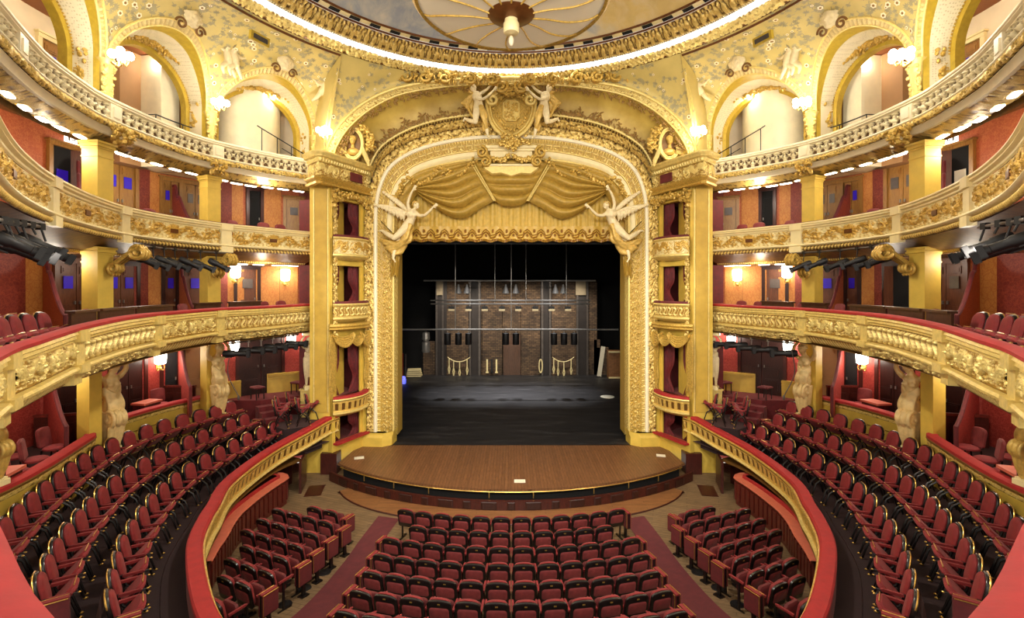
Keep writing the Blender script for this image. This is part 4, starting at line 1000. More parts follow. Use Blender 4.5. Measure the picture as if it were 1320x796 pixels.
    g=MB(); g.ell((mc[0],mc[1]-.14,mc[2]+.12),(.12,.13,.17)); g.ell((mc[0],mc[1]-.1,mc[2]+.2),(.15,.13,.14)); g.tube([(mc[0],mc[1]-.1,mc[2]),(mc[0],mc[1]-.1,mc[2]-.2)],[.06,.09]); g.ell((mc[0],mc[1]-.08,mc[2]-.32),(.26,.12,.16)); g.ell((mc[0],mc[1]-.27,mc[2]+.1),(.025,.03,.04)); g.build('bust',M['statgold'],d)
    g=MB(); r_=random.Random(12)
    for k in range(170):
        a=r_.uniform(-.35,PI+.35); rr=r_.uniform(1.0,1.55); 
        g.ell((mc[0]+.46*rr*math.cos(a)*(1.15 if s<0 else 1.15),mc[1]+r_.uniform(-.12,.12),mc[2]+.6*rr*math.sin(a)*.95),(.12,.05,.06),Euler((r_.uniform(-.5,.5),r_.uniform(0,3),r_.uniform(-.5,.5))).to_matrix(),6,5)
    g.build('leaf_spray',M['gold'],d)
    g=MB(); 
    for (p,q) in (((420,206),(447,196)),((468,196),(476,214))):
        a,b2=A(*at(*p,19.0)),A(*at(*q,19.2)); a,b2=(a,b2) if s<0 else (a*A(-1,1,1),b2*A(-1,1,1)); 
        for off in (0,.09,.18): g.tube([a+A(0,-.05,off),b2+A(0,-.05,off)],.055,6)
    g.build('broken_pediment',M['gold_pale'],d)

# ------------------------------------------------------------------ stage
arcR=10.16; arcC=15.70+arcR
def stage_front(x,d=0): return arcC-math.sqrt((arcR+d)**2-x*x)
xs=np.linspace(-6.5,6.5,61)
g=MB(); P=np.array([[(x*(1-t)+ (x*.965)*t, stage_front(x)*(1-t)+20.9*t, .6) for t in np.linspace(0,1,8)] for x in xs]); g.grid(P); o=struct('floor',g,M['stagewood'])
g=MB(); xb=np.linspace(-8.5,8.5,4); g.grid(np.array([[(x,y,.603 if y<21.5 else .6) for y in (20.1,26,32,40)] for x in np.linspace(-13,13,4)])); o=struct('floor',g,M['stagefloor'])
o=thing('stage_apron_front','curved dark panelled front of the stage with a slim brass rail','stage front',(0,15.7,.05))
g=MB(); P=[(x,stage_front(x),.6) for x in xs]; 
sw=A(*[(x,stage_front(x)) for x in xs])
def sweep2(g,off,z0,z1,o0,o1):
    P=np.array([[(x*(1+off_/arcR),arcC-(arcC-stage_front(x))*(1+off_/arcR),z) for off_,z in ((o0+off,z0),(o1+off,z1))] for x in xs]); g.grid(P,np.array([[(x,z0),(x,z1)] for x in xs]))
sweep2(g,0,.6,.54,0.02,0.02); sweep2(g,0,.54,.54,.02,-.2); g.build('stage_lip',M['stagewood'],o)
g=MB(); sweep2(g,0,.54,.02,-.22,-.22); g.build('dark_gap',M['void'],o)
g=MB(); sweep2(g,.05,.38,.05,.30,.30); sweep2(g,.05,.38,.38,.30,.22); sweep2(g,.05,.38,.05,.22,.22); g.build('panel_wall',M['mahog'],o)
for k in range(-9,10):
    th=k*.068; q=lambda r,a:( (arcR+r)*math.sin(a), arcC-(arcR+r)*math.cos(a))
    g=MB(); w=.036 if k%2 else .018
    for (z0,z1,r,ww) in ((.10,.34,.365,w*.78),):
        a0,a1=th-ww/1.15,th+ww/1.15; V=[(*q(r,a0),z0),(*q(r,a1),z0),(*q(r,a1),z1),(*q(r,a0),z1),(*q(r+.015,a0+.004),z0+.02),(*q(r+.015,a1-.004),z0+.02),(*q(r+.015,a1-.004),z1-.02),(*q(r+.015,a0+.004),z1-.02)]
        g.add(V,[(0,1,5,4),(1,2,6,5),(2,3,7,6),(3,0,4,7),(4,5,6,7)])
    g.build('raised_panel',M['darkdoor'],o,smooth=False)
g=MB(); g.tube([( (arcR+.12)*math.sin(a),arcC-(arcR+.12)*math.cos(a),.565) for a in np.linspace(-.66,.66,60)],.018,6); g.build('brass_rail',M['brass'],o)
for a in (-.53,-.40,-.27,-.07,.07,.27,.40,.53):
    g=MB(); x,y=(arcR+.12)*math.sin(a),arcC-(arcR+.12)*math.cos(a); g.tube([(x,y,.36),(x,y,.56)],.016,6); g.build('rail_post',M['brass'],o)
# pit cover in front of the stage
g=MB(); th=np.linspace(-.585,.585,70); P=np.array([[((arcR+r)*math.sin(a),arcC-(arcR+r)*math.cos(a)*1.0,.075) for r in (.34,.8,1.25-.55*(abs(a)/.585)**6)] for a in th]); g.grid(P)
e=[tuple(P[i,2]) for i in range(70)]; 
o=tag(g.build('pit_cover',M['pitwood']),'curved orange brown board floor over the orchestra pit','pit cover')
g=MB(); g.tube([(x,y,.07) for x,y,z in e],.025,6); g.build('edge_strip',M['mahog'],None); 
ed=bpy.data.objects['edge_strip']; ed.parent=o
# loose sheets of paper on the apron
for k,(px,py,w,d,a,lab) in enumerate(((463,590,.36,.26,.3,'white sheet lying on the stage apron near the left stage box'),(670,620,.38,.26,.0,'white sheet lying at the front centre of the stage apron'),(852,587,.34,.26,-.25,'white sheet lying on the stage apron near the right stage box'))):
    y=620*6.6/(py-370); p=at(px,py,y); g=MB(); g.box((p[0],p[1],.609),(w,d,.012),a); tag(g.build('paper_sheet',M['paper']),lab,'paper','papers on the stage apron')
# wooden steps panel, left and right of the stage
# ------------------------------------------------------------------ stage house
YB=36.2
for nm,x in (('left',-13),('right',13)):
    g=MB(); g.add([(x,20.9,0),(x,40,0),(x,40,16),(x,20.9,16)],[(0,1,2,3)]); struct('wall_'+nm,g,M['void'])
g=MB(); g.add([(-13,40,0),(13,40,0),(13,40,16),(-13,40,16)],[(0,1,2,3)]); struct('wall_back',g,M['void'])
g=MB(); g.add([(-13,20.9,16),(13,20.9,16),(13,40,16),(-13,40,16)],[(0,1,2,3)]); struct('ceiling',g,M['void'])
g=MB()   # wall of the stage house around the opening
for sx in (-1,1): g.add([(sx*5.0,21.3,.6),(sx*13,21.3,.6),(sx*13,21.3,16),(sx*5.0,21.3,16)],[(0,1,2,3)])
g.add([(-5.0,21.3,9.1),(5.0,21.3,9.1),(5.0,21.3,16),(-5.0,21.3,16)],[(0,1,2,3)]); struct('wall_front',g,M['void'])
def bx(x0,x1,z0,z1,y,d=.3):
    k=YB/620; g=MB(); X0,X1=(x0-CX)*k,(x1-CX)*k; za,zb=ZC+(HY-z1)*k,ZC+(HY-z0)*k; za=.6 if z1>=476 else za; g.box(((X0+X1)/2,y+d/2,(za+zb)/2),(X1-X0,d,zb-za)); return g
g=MB()
for x0,x1,z0 in ((545,563,440),(561,770,362),(766,774,438),(770,785,448)): g.join(bx(x0,x1,z0,480,YB+.15,.3))
struct('wall_back',g,M['brick'],False)
for i,(x0,x1) in enumerate(((576,604),(622,647),(672,696),(711,742))):
    tag(bx(x0,x1,395 if i in(1,2) else 400,480,YB-.06,.2).build('brick_pier',M['brick'],None,False),'brick pier on the stage back wall, %s from the left'%('first','second','third','fourth')[i],'brick pier','brick piers')
tag(bx(649,671,432,478,YB-.02,.15).build('stage_door',M['stagedoor'],None,False),'plain brown double door in the middle of the stage back wall','door')
for i,x in enumerate((563,571,606,618,699,709,744,757)):
    tag(bx(x-1.2,x+1.2,362,480,YB-.1,.12).build('steel_post',M['iron'],None,False),'tall thin steel post against the brick back wall, %s from the left'%('first','second','third','fourth','fifth','sixth','seventh','eighth')[i],'steel post','steel posts')
for i,(x0,x1) in enumerate(((564,576),(606,620),(697,711),(744,756))):
    tag(bx(x0,x1,362,478,YB+.02,.1).build('tall_shutter',M['shutter'],None,False),'tall dark shutter between brick piers on the back wall, %s from the left'%('first','second','third','fourth')[i],'shutter','tall shutters')
for i,(x0,x1) in enumerate(((563,571),(742,755))):
    g=bx(x0,x1,362,380,YB-.13,.04); tag(g.build('backdrop_strip',M['palestrip'],None,False),'pale strip at the top %s of the stage back wall'%('left','right')[i],'panel','pale panels')
def pip(x0,x1,py,y,r=.035,m='steel'):
    a,b2=at(x0,py,y),at(x1,py,y); g=MB(); g.tube([a,b2],r,8); return g.build('hanging_pipe',M[m],None)
for i,(x0,x1,py,y,lab) in enumerate(((546,768,361.5,32,'topmost pipe batten hanging over the stage'),(555,761,387,31.5,'upper pipe of the pair hanging at mid height'),(555,761,391.5,31.5,'lower pipe of the pair hanging at mid height'),(518,797,424.5,29,'longest pipe batten, lowest over the stage'))):
    tag(pip(x0,x1,py,y,.045 if i!=3 else .05),lab,'batten','flown battens')
for i,(x,y1,y0,yy) in enumerate(((587,424,300,29),(638,391,295,31.5),(659,424,290,29),(678,391,295,31.5),(730,391,295,31.5))):
    a,b2=at(x,y0,yy),at(x,y1,yy); g=MB(); g.tube([a,(b2[0],b2[1],b2[2]+.04)],.018,6); tag(g.build('steel_cable',M['steel'],None),'thin vertical cable over the stage, %s from the left'%('first','second','third','fourth','fifth')[i],'cable','flying cables')
# small floodlights and work lamps on the battens
def lamp_small(kind):
    def mk():
        o=thing('hanging_flood_lamp' if kind=='flood' else ('hanging_bell_lamp' if kind=='bell' else 'hanging_can_lamp'),'','lamp')
        g=MB()
        if kind=='flood': g.box((0,0,-.22),(.36,.26,.2)); g.build('housing',M['blackmat'],o); h=MB(); h.box((0,-.03,-.36),(.40,.26,.12)); h.build('lens',M['ceil_warm'],o); h=MB(); h.tube([(0,0,0),(0,0,-.12)],.025,6); h.build('clamp',M['blackmat'],o)
        elif kind=='bell': g.lathe([(.05,-.02),(.07,-.12),(.2,-.5),(.22,-.62),(.2,-.62)],14); g.build('shade',M['steel'],o); h=MB(); h.ell((0,0,-.6),(.1,.1,.08)); h.build('lens',M['lens'],o)
        else: g.lathe([(.02,-.05),(.2,-.1),(.2,-.75),(.18,-.78),(.001,-.75)],14); g.build('body',M['blackmat'],o); h=MB(); h.tube([(0,0,.02),(0,0,-.1)],.03,6); h.build('clamp',M['steel'],o)
        return o
    return Placer(mk)
M['ceil_warm']=plain('cream_lens',srgb(214,190,140),.4)
ORD=['first','second','third','fourth','fifth','sixth','seventh','eighth','ninth','tenth','eleventh','twelfth','thirteenth','fourteenth','fifteenth','sixteenth','seventeenth','eighteenth','nineteenth','twentieth','twenty-first','twenty-second']
pl=lamp_small('flood')
for i,x in enumerate((582,604,625,647,668,690,711,732)): p=at(x,391.5,31.5); pl((p[0],p[1],p[2]-.03),0,'small cream lensed floodlight on the middle battens, %s from the left'%ORD[i],'stage floodlights')
pl=lamp_small('bell')
for i,x in enumerate((591,602,652,665,716,726)): p=at(x,366,32); pl((p[0],p[1],p[2]),0,'grey bell shaped work lamp below the top batten, %s from the left'%ORD[i],'bell lamps')
pl=lamp_small('can')
for i,x in enumerate((577,591,604,652,665,714,727,740)): p=at(x,426,29.0); pl((p[0],p[1],p[2]-.06),0,'dark cylindrical can lamp on the lowest batten, %s from the left'%ORD[i],'can lamps')
o=thing('hanging_drum_spotlight','tall grey two-drum spotlight hanging at the left end of the lowest batten','lamp',at(549,426,29)); g=MB(); p=at(549,426,29)
g.lathe([(.02,-.05),(.22,-.1),(.24,-.5),(.2,-.55),(.14,-.62),(.24,-.7),(.26,-1.2),(.22,-1.3),(.001,-1.3)],16,p); g.build('drum',M['steel'],o); g=MB(); g.tube([p,(p[0],p[1],p[2]-.12)],.05); g.build('clamp',M['blackmat'],o)
# ropes with hanging tackle
for i,(x0,x1,ys,y) in enumerate(((577,606,460,35.9),(712,740,460,35.9))):
    a,b2=A(*at(x0,ys,y)),A(*at(x1,ys,y)); t=np.linspace(0,1,16)[:,None]; P=a*(1-t)+b2*t; P[:,2]-=.35*4*(t*(1-t))[:,0]
    o=thing('hanging_rope','pale sagging rope with hanging coils on the %s of the back wall'%('left','right')[i],'rope',tuple(a-A(0,0,1.5)),'rope swags'); g=MB(); g.tube(P,.035,6); g.build('rope',M['cream'],o)
    for k in (1,4,8,13): 
        g=MB(); q=P[k]; g.tube([q,q-A(0,0,.5),q-A(.06,0,.8),q-A(0,0,1.15),q-A(-.06,0,.8),q-A(0,0,.52)],.04,6); g.build('coil',M['cream'],o)
for i,x in enumerate((628,634,640)):
    p=at(x,463,35.85); g=MB(); g.box((p[0],p[1],p[2]-.45),(.12,.1,.9)); g.lathe([(.1,-.9),(.12,-1.0),(.02,-1.02)],8,p); tag(g.build('hanging_counterweight',M['cream' if i!=1 else 'blackmat'],None,False),'hanging counterweight against the brick wall, %s of three'%('left','middle','right')[i],'counterweight','counterweights')
p=at(697,462,35.85); g=MB(); th=np.linspace(0,2*PI,17); g.tube([(p[0]+.12*math.sin(t),p[1],p[2]-.55+.5*math.cos(t)) for t in th],.05,6); tag(g.build('hanging_rope_coil',M['cream'],None),'single pale rope coil hanging right of the stage door','rope')
# things in the wings
p=at(782,478,35); o=thing('wooden_crate','brown wooden crate standing in the right wing of the stage','crate',(p[0]+.5,35,.6)); g=MB(); g.box((p[0]+.55,35,1.6),(.9,.7,2.0)); g.build('box',M['pitwood'],o,False); g=MB(); g.box((p[0]+.55,34.62,2.55),(.96,.06,.1)); g.box((p[0]+.55,34.62,.7),(.96,.06,.1)); g.build('batten',M['cream'],o,False)
p=at(779,470,35.5); g=MB(); g.box((p[0]-.25,35.4,1.75),(.3,.08,2.2),.2,Euler((0,.15,0)).to_matrix()); tag(g.build('leaning_board',M['paper'],None,False),'white board leaning beside the crate in the right wing','board')
p=at(534,477,35.5); g=MB(); 
for k in range(4): g.box((p[0],35.5,.70+.14*k),(1.1-.05*k,.7,.10),.05*k)
tag(g.build('pale_box_stack',M['cream'],None,False),'stack of pale boards on the stage floor in the left wing','boards')
for i,(x,y0,y1,m) in enumerate(((519,455,477,'redlamp'),(523,456,477,'iron'))):
    M['redlamp']=M.get('redlamp') or plain('red_lamp_pole',srgb(120,24,20),.4)
    a,b2=at(x,y0,34),at(x,y1,34); g=MB(); g.tube([a,(b2[0],b2[1],.61)],.05,6); tag(g.build('light_stand',M[m],None),('red pole in the left wing','grey pole beside the red one in the left wing')[i],'pole')
p=at(520,473,33); g=MB(); g.box((p[0],33,.75),(.3,.3,.3)); g.ell((p[0],33,.98),(.16,.16,.14)); tag(g.build('blue_work_lamp',emis('blue_work_glow',(.05,.08,1,1),1.2),None),'small blue lamp on the floor of the left wing','lamp')
p=at(783,493,29); g=MB(); g.lathe([(.001,.02),(.40,.02),(.42,.01),(.42,.0)],28,(p[0],29,.6)); tag(g.build('floor_plate',M['paper'],None),'round pale plate on the black stage floor, right','floor plate')

# ------------------------------------------------------------------ painted and real drapery in the arch
o=thing('stage_drapery','heavy gold festoon drapery gathered at cords in the top of the proscenium','drapery',(0,20.9,9.3))
def festoon(g,top,bot,folds,y0,amp,n=70,m=60,sx=1,conv=0.0):
    tp=rs3(cr([at(*p,y0) for p in top],8),n)[0]; bt=rs3(cr([at(*p,y0) for p in bot],8),n)[0]; P=np.zeros((n,m,3)); v=np.linspace(0,1,m)
    for i in range(n):
        u=i/(n-1); sag=math.sin(PI*u)**.6
        q=tp[i][None]*(1-v[:,None])+bt[i][None]*v[:,None]
        f=np.abs(np.sin(PI*(folds*v**.9+conv*(u-.5))))**.8
        q[:,1]-=amp*1.5*sag*f+.22*sag*np.sin(PI*v**.8)+.05; P[i]=q
    P[:,:,0]*=sx; g.grid(P)
for sx in (1,-1):
    g=MB(); X=lambda L:[(x,y) for x,y in L]
    festoon(g,[(533,243),(548,236),(575,226),(600,214),(614,210)],[(534,246),(552,262),(580,279),(600,281),(618,270),(637,259)],5,20.62,.16,sx=sx); g.build('side_festoon',M['drape'],o)
    g=MB(); festoon(g,[(505,252),(515,236),(535,222),(570,212),(612,206)],[(512,285),(524,272),(533,258),(545,247),(612,214)],3,20.75,.06,sx=sx,n=50,m=40); g.build('upper_gather',M['drape'],o)
    # tail hanging from the corner
    g=MB(); P=[]
    for z in np.linspace(0,1,30):
        P.append([(a_[0]*sx,a_[1]-.08*math.sin(i*1.3+z*2),a_[2]) for i,a_ in enumerate([at(505+1.4*i*(1-.3*z),300+z*58-(i%3)*2*z,20.25) for i in range(10)])])
    g.grid(np.array(P)); g.build('tail',M['drape'],o)
    g=MB(); a,b2=A(*at(609,213,20.4)),A(*at(637,259,20.3)); a[0]*=sx; b2[0]*=sx; g.tube([a,b2],.035,6); g.tube([a+A(.09*sx,0,.03),b2+A(.06*sx,0,.0)],.03,6); g.build('cord',M['gold_pale'],o)
g=MB(); festoon(g,[(612,209),(640,207),(659,206),(678,207),(706,209)],[(636,257),(645,264),(659,266),(673,264),(682,257)],5,20.55,.14); g.build('centre_festoon',M['drape'],o)
o=thing('pelmet','straight yellow pelmet with a zigzag braided border above the stage opening','pelmet',(0,21.0,9.2))
n=260; xs=np.linspace(-5.0,5.0,n); P=np.array([[(x,20.98-.05*math.sin(x*7.5)*(1-abs(t-.5)*.4)+.02*math.sin(x*31),z) for t,z in [(k/9,12.4-(12.4-9.75)*k/9) for k in range(10)]] for x in xs]); g=MB(); g.grid(P); g.build('cloth',M['drape2'],o)
T_ZZ=Tile(1.2,.6)
def seg_(x0,y0,x1,y1,r): T_ZZ.stroke(np.stack([np.linspace(x0,x1,30),np.linspace(y0,y1,30)],1),r)
for k in range(2):
    x=.3+.6*k
    for (dy,r) in ((0,.022),(.10,.016)):
        for e in (-1,1): seg_(x+e*.29,.16+dy,x+e*.2,.16+dy,r); seg_(x+e*.2,.16+dy,x+e*.12,.30+dy,r); seg_(x+e*.12,.30+dy,x,.38+dy,r)
    T_ZZ.dab(x,.24,.05,.06); T_ZZ.dab(x+.3,.42,.05,.07); T_ZZ.dab(x+.3,.08,.04,.05)
    for j in range(13): seg_(x-.28+.045*j,.0,x-.28+.045*j,.09,.012)
g=MB(); m=24; zz=np.linspace(9.18,9.85,m); P=np.array([[(x,20.93-.05*math.sin(x*7.5),z+.03*math.cos(x*4*PI/1.2)*(1-(z-9.18)/.67)) for z in zz] for x in np.linspace(-5.0,5.0,420)]); N=np.zeros_like(P); N[:,:,1]=-1
relief_surf(g,P,N,np.broadcast_to(np.linspace(0,10,420)[:,None],P.shape[:2]),np.broadcast_to(np.linspace(0,.6,m)[None],P.shape[:2]),T_ZZ,.06); g.build('braided_border',gilded('pelmet_border',srgb(206,168,72),srgb(112,72,24),srgb(150,100,38),.2),o)
# fruit festoons pinned under the arch
o=thing('fruit_festoon_row','row of carved fruit festoons pinned under the proscenium arch','festoons',(0,20.4,11.6))
for sx in (-1,1):
    for (p,q,sag) in (((500,250),(521,226),16),((524,226),(566,214),17),((566,213),(612,208),16)):
        g=MB(); r_=random.Random(p[0]); a,b2=A(*p),A(*q)
        for k in range(64):
            t=r_.random(); x,y=a*(1-t)+b2*t; y+=sag*4*t*(1-t)*.9; w=at(x+r_.gauss(0,1.6),y+r_.gauss(0,2.2),20.42+r_.uniform(-.06,.08)); g.ell((w[0]*-sx*1.0 if sx>0 else w[0],w[1],w[2]),(.085,.06,.07),Euler((r_.uniform(0,3),r_.uniform(0,3),0)).to_matrix(),6,5)
        g.build('festoon',M['gold'],o)
# ------------------------------------------------------------------ seating
def RX(a): return Matrix.Rotation(a,4,'X')
def TR(x,y,z): return Matrix.Translation((x,y,z))
def ordw(i): return ORD[i]
OUT_ST=rrect(.49,.48,.07,5,.035); OUT_STP=rrect(.39,.25,.06,5)
def mk_stalls():
    o=thing('stalls_chair','','theatre seat')
    tilt=TR(0,-.20,.44)@RX(.20)
    g=MB(); g.loft(OUT_ST,[(.02,-.035),(0,-.02),(0,.015),(.02,.03)],tilt); g.build('back_frame',M['black'],o)
    g=MB(); g.loft(OUT_STP,[(.025,-.052),(.0,-.036)],tilt@TR(0,-.002,.13)); g.build('back_panel',M['velvetback'],o)
    g=MB(); g.loft(rrect(.43,.46,.07,5,.035),[(0,.02),(0,.05),(.02,.085),(.06,.10)],tilt@TR(0,0,.03)); g.build('backrest',M['velvet'],o)
    g=MB(); g.loft(rrect(.42,.38,.09,5),[(.03,-.05),(0,-.03),(0,.03),(.03,.05)],TR(0,.0,.36)@RX(-.12)); g.build('seat',M['darkred'],o)
    for sx in (-1,1):
        g=MB(); g.box((sx*.232,.02,.66),(.042,.34,.04)); g.ell((sx*.232,.19,.66),(.022,.04,.024)); g.build('armrest',M['velvet'],o)
        g=MB(); g.box((sx*.232,-.03,.35),(.03,.05,.62)); g.box((sx*.232,.0,.02),(.04,.34,.04)); g.box((sx*.232,.06,.58),(.025,.2,.06)); g.build('leg',M['black'],o)
    g=MB(); g.box((0,0,0),(.05,.008,.025),0); g.xf(tilt@TR(0,-.04,.455)); g.build('number_plate',M['brass'],o,False)
    return o
OUT_B=rrect(.48,.56,.16,7,.03); OUT_BP=rrect(.42,.50,.14,7,.03)
def mk_balc():
    o=thing('balcony_chair','','theatre seat')
    tilt=TR(0,-.18,.46)@RX(.20)
    g=MB(); g.loft(OUT_B,[(.02,-.04),(0,-.025),(0,.01),(.015,.03)],tilt); g.build('back_frame',M['black'],o)
    g=MB(); p=[tilt@Vector((x,-.02,z)) for x,z in OUT_B]; p=[q for q,(x,z) in zip(p,OUT_B) if z>.25]; 
    top=sorted(p,key=lambda q:q[0]); g.tube([tuple(q) for q in top],.013,5); g.build('brass_edge',M['brass'],o)
    g=MB(); g.loft(OUT_BP,[(0,.02),(.0,.05),(.03,.08),(.08,.09)],tilt@TR(0,0,.03)); g.build('backrest',M['velvet'],o)
    st=TR(0,-.10,.45)@RX(.78)
    g=MB(); q=rrect(.44,.42,.12,6); f=RX(-PI/2); g.loft(q,[(.03,-.05),(0,-.02),(0,.03),(.03,.055)],st@Matrix(((1,0,0,0),(0,0,1,0),(0,-1,0,0),(0,0,0,1)))); g.build('seat',M['velvet'],o)
    g=MB(); g.tube([tuple(st@Vector((x,.418,.03))) for x in (-.15,-.07,0,.07,.15)],.010,5); g.build('seat_piping',M['brass'],o)
    for sx in (-1,1):
        g=MB(); g.box((sx*.235,.0,.68),(.05,.30,.045)); g.ell((sx*.235,.15,.68),(.025,.03,.024)); g.build('armrest',M['velvet'],o)
        g=MB(); g.tube([(sx*.235,-.19,.69),(sx*.235,.24,.67)],.013,6); g.tube([(sx*.235,-.24,.02),(sx*.235,-.12,.36),(sx*.235,.02,.55),(sx*.235,.12,.67)],.022,6); g.tube([(sx*.235,.20,.02),(sx*.235,.10,.34),(sx*.235,-.1,.5),(sx*.235,-.16,.7)],.022,6); g.build('leg',M['black'],o)
        g=MB(); g.ell((sx*.235,.21,.02),(.025,.04,.02)); g.build('brass_foot',M['brass'],o); g=MB(); g.ell((sx*.235,.25,.67),(.016,.025,.016)); g.build('brass_tip',M['brass'],o)
    return o
def mk_strap():     # folded extra seat at a row end
    o=thing('folding_aisle_chair','','folding seat')
    g=MB(); g.box((0,-.02,.50),(.11,.34,.42)); g.build('body',M['black'],o,False)
    for x in (-.05,.05):
        g=MB(); g.box((x,-.02,.52),(.028,.36,.42)); g.build('side_board',M['darkred'],o,False)
    g=MB(); g.box((0,-.02,.735),(.08,.35,.03)); g.build('cushion_edge',M['velvet'],o,False)
    for x in (-.07,.07):
        g=MB(); g.tube([(x,-.19,.735),(x,.15,.735)],.009,5); g.tube([(x,-.19,.735),(x,-.19,.32)],.008,5); g.build('gilt_edge',M['brass'],o)
    g=MB(); g.box((0,-.02,.15),(.05,.08,.3)); g.box((0,-.02,.015),(.16,.2,.03)); g.build('leg',M['black'],o,False)
    return o
stalls=Placer(mk_stalls); strap=Placer(mk_strap); balc=Placer(mk_balc)
# centre block: rows curving towards the stage
ROWN=[12,10,12,12,12,12,12,12]
for r,n in enumerate(ROWN):
    yc=13.27-.8*r; R=9.8; w=.53
    for i in range(n):
        x=(i-(n-1)/2)*w; th=x/R; px=R*math.sin(th); py=yc+R-R*math.cos(th)
        stalls((px,py,floorz(py)),th*1.0*-1*-1 if False else th,'black framed stalls seat, centre block, %s from left, %s row from the stage'%(ordw(i),ordw(r)),'centre stalls seats')
    for sx,nm in SIDES:
        if r in(0,1) and not(r==0 and sx>0): continue
        x=sx*((n/2)*w+.16); th=x/R; px=R*math.sin(th); py=yc+R-R*math.cos(th)
        strap((px,py,floorz(py)),th,'folded aisle seat at the %s end of the %s centre row'%(nm,ordw(r)),'folding aisle seats')
# side blocks
SB=[((-5.74,13.95),(-4.67,13.53),2,1),((-6.72,13.85),(-4.56,12.9),4,1),((-6.84,13.26),(-4.69,12.28),4,1),((-7.0,12.69),(-4.79,11.65),4,1),((-7.05,12.1),(-4.86,11.05),4,1),((-7.0,11.45),(-4.86,10.40),4,0),((-6.85,10.75),(-5.05,9.86),4,1),((-6.35,9.75),(-5.2,9.15),3,0)]
for sx,nm in SIDES:
    for r,(a,b_,n,box) in enumerate(SB):
        a,b_=A(*a),A(*b_); d=unit(b_-a); nrm=A(-d[1],d[0]); L=np.linalg.norm(b_-a); w=.575
        yaw=math.atan2(nrm[1],nrm[0])-PI/2
        for i in range(n):
            p=b_-d*(w*(i+.5)); 
            k_=near_idx(L1C,p); lim=float(np.interp(p[1],L1C[:60,1][::-1],L1C[:60,0][::-1]))
            if p[0]<lim+(.78 if p[1]>11 else .42): continue
            stalls(SX((p[0],p[1],floorz(p[1])),sx),yaw*(1 if sx<0 else -1),'stalls seat in the %s block, %s from the aisle, %s row from the stage'%(nm,ordw(i),ordw(r)),'side stalls seats')
        if box:
            p=b_+d*.14; strap(SX((p[0],p[1],floorz(p[1])),sx),yaw*(1 if sx<0 else -1),'folded red aisle seat closing the %s row of the %s side block'%(ordw(r),nm),'folding aisle seats')
# aisle carpets
for s,nm in SIDES:
    e0=cr([(-4.15,15.02),(-4.28,13.6),(-4.34,12.5),(-4.48,11.0),(-4.62,10.1),(-4.85,9.2),(-5.0,8.0),(-5.1,6.9)],8); e1=cr([(-3.45,14.85),(-3.62,13.4),(-3.66,12.2),(-3.68,11.0),(-3.7,10.0),(-3.72,9.0),(-3.74,8.0),(-3.76,6.9)],8)
    g=MB(); P=[]
    for a,b_ in zip(resample(e0,n=60),resample(e1,n=60)): P.append([(*(a*(1-t)+b_*t),floorz((a*(1-t)+b_*t)[1])+.012) for t in np.linspace(0,1,5)])
    g.grid(np.array(P)); tag(S(g,s).build('aisle_carpet',M['carpet']),'oxblood carpet strip along the %s stalls aisle'%nm,'carpet','aisle carpets')
# round floor vents beside the aisles
vent=Placer(lambda:(lambda o:( [MB().lathe([(.001,.02),(.05,.03),(.15,.015),(.16,.0)],18).build('grille',M['blackmat'],o)],o)[1])(thing('floor_vent','','floor vent')))
for s,nm in SIDES:
    for i,(x,y) in enumerate(((-4.75,13.15),(-4.66,12.0),(-4.86,11.3),(-5.0,10.62),(-5.35,9.6),(-5.7,10.05),(-6.2,10.4),(-5.6,11.1),(-6.1,11.35))):
        vent(SX((x,y,floorz(y)+.002),s),0,'dark round floor vent by the %s block, %s from the stage'%(nm,ordw(i)),'floor vents')
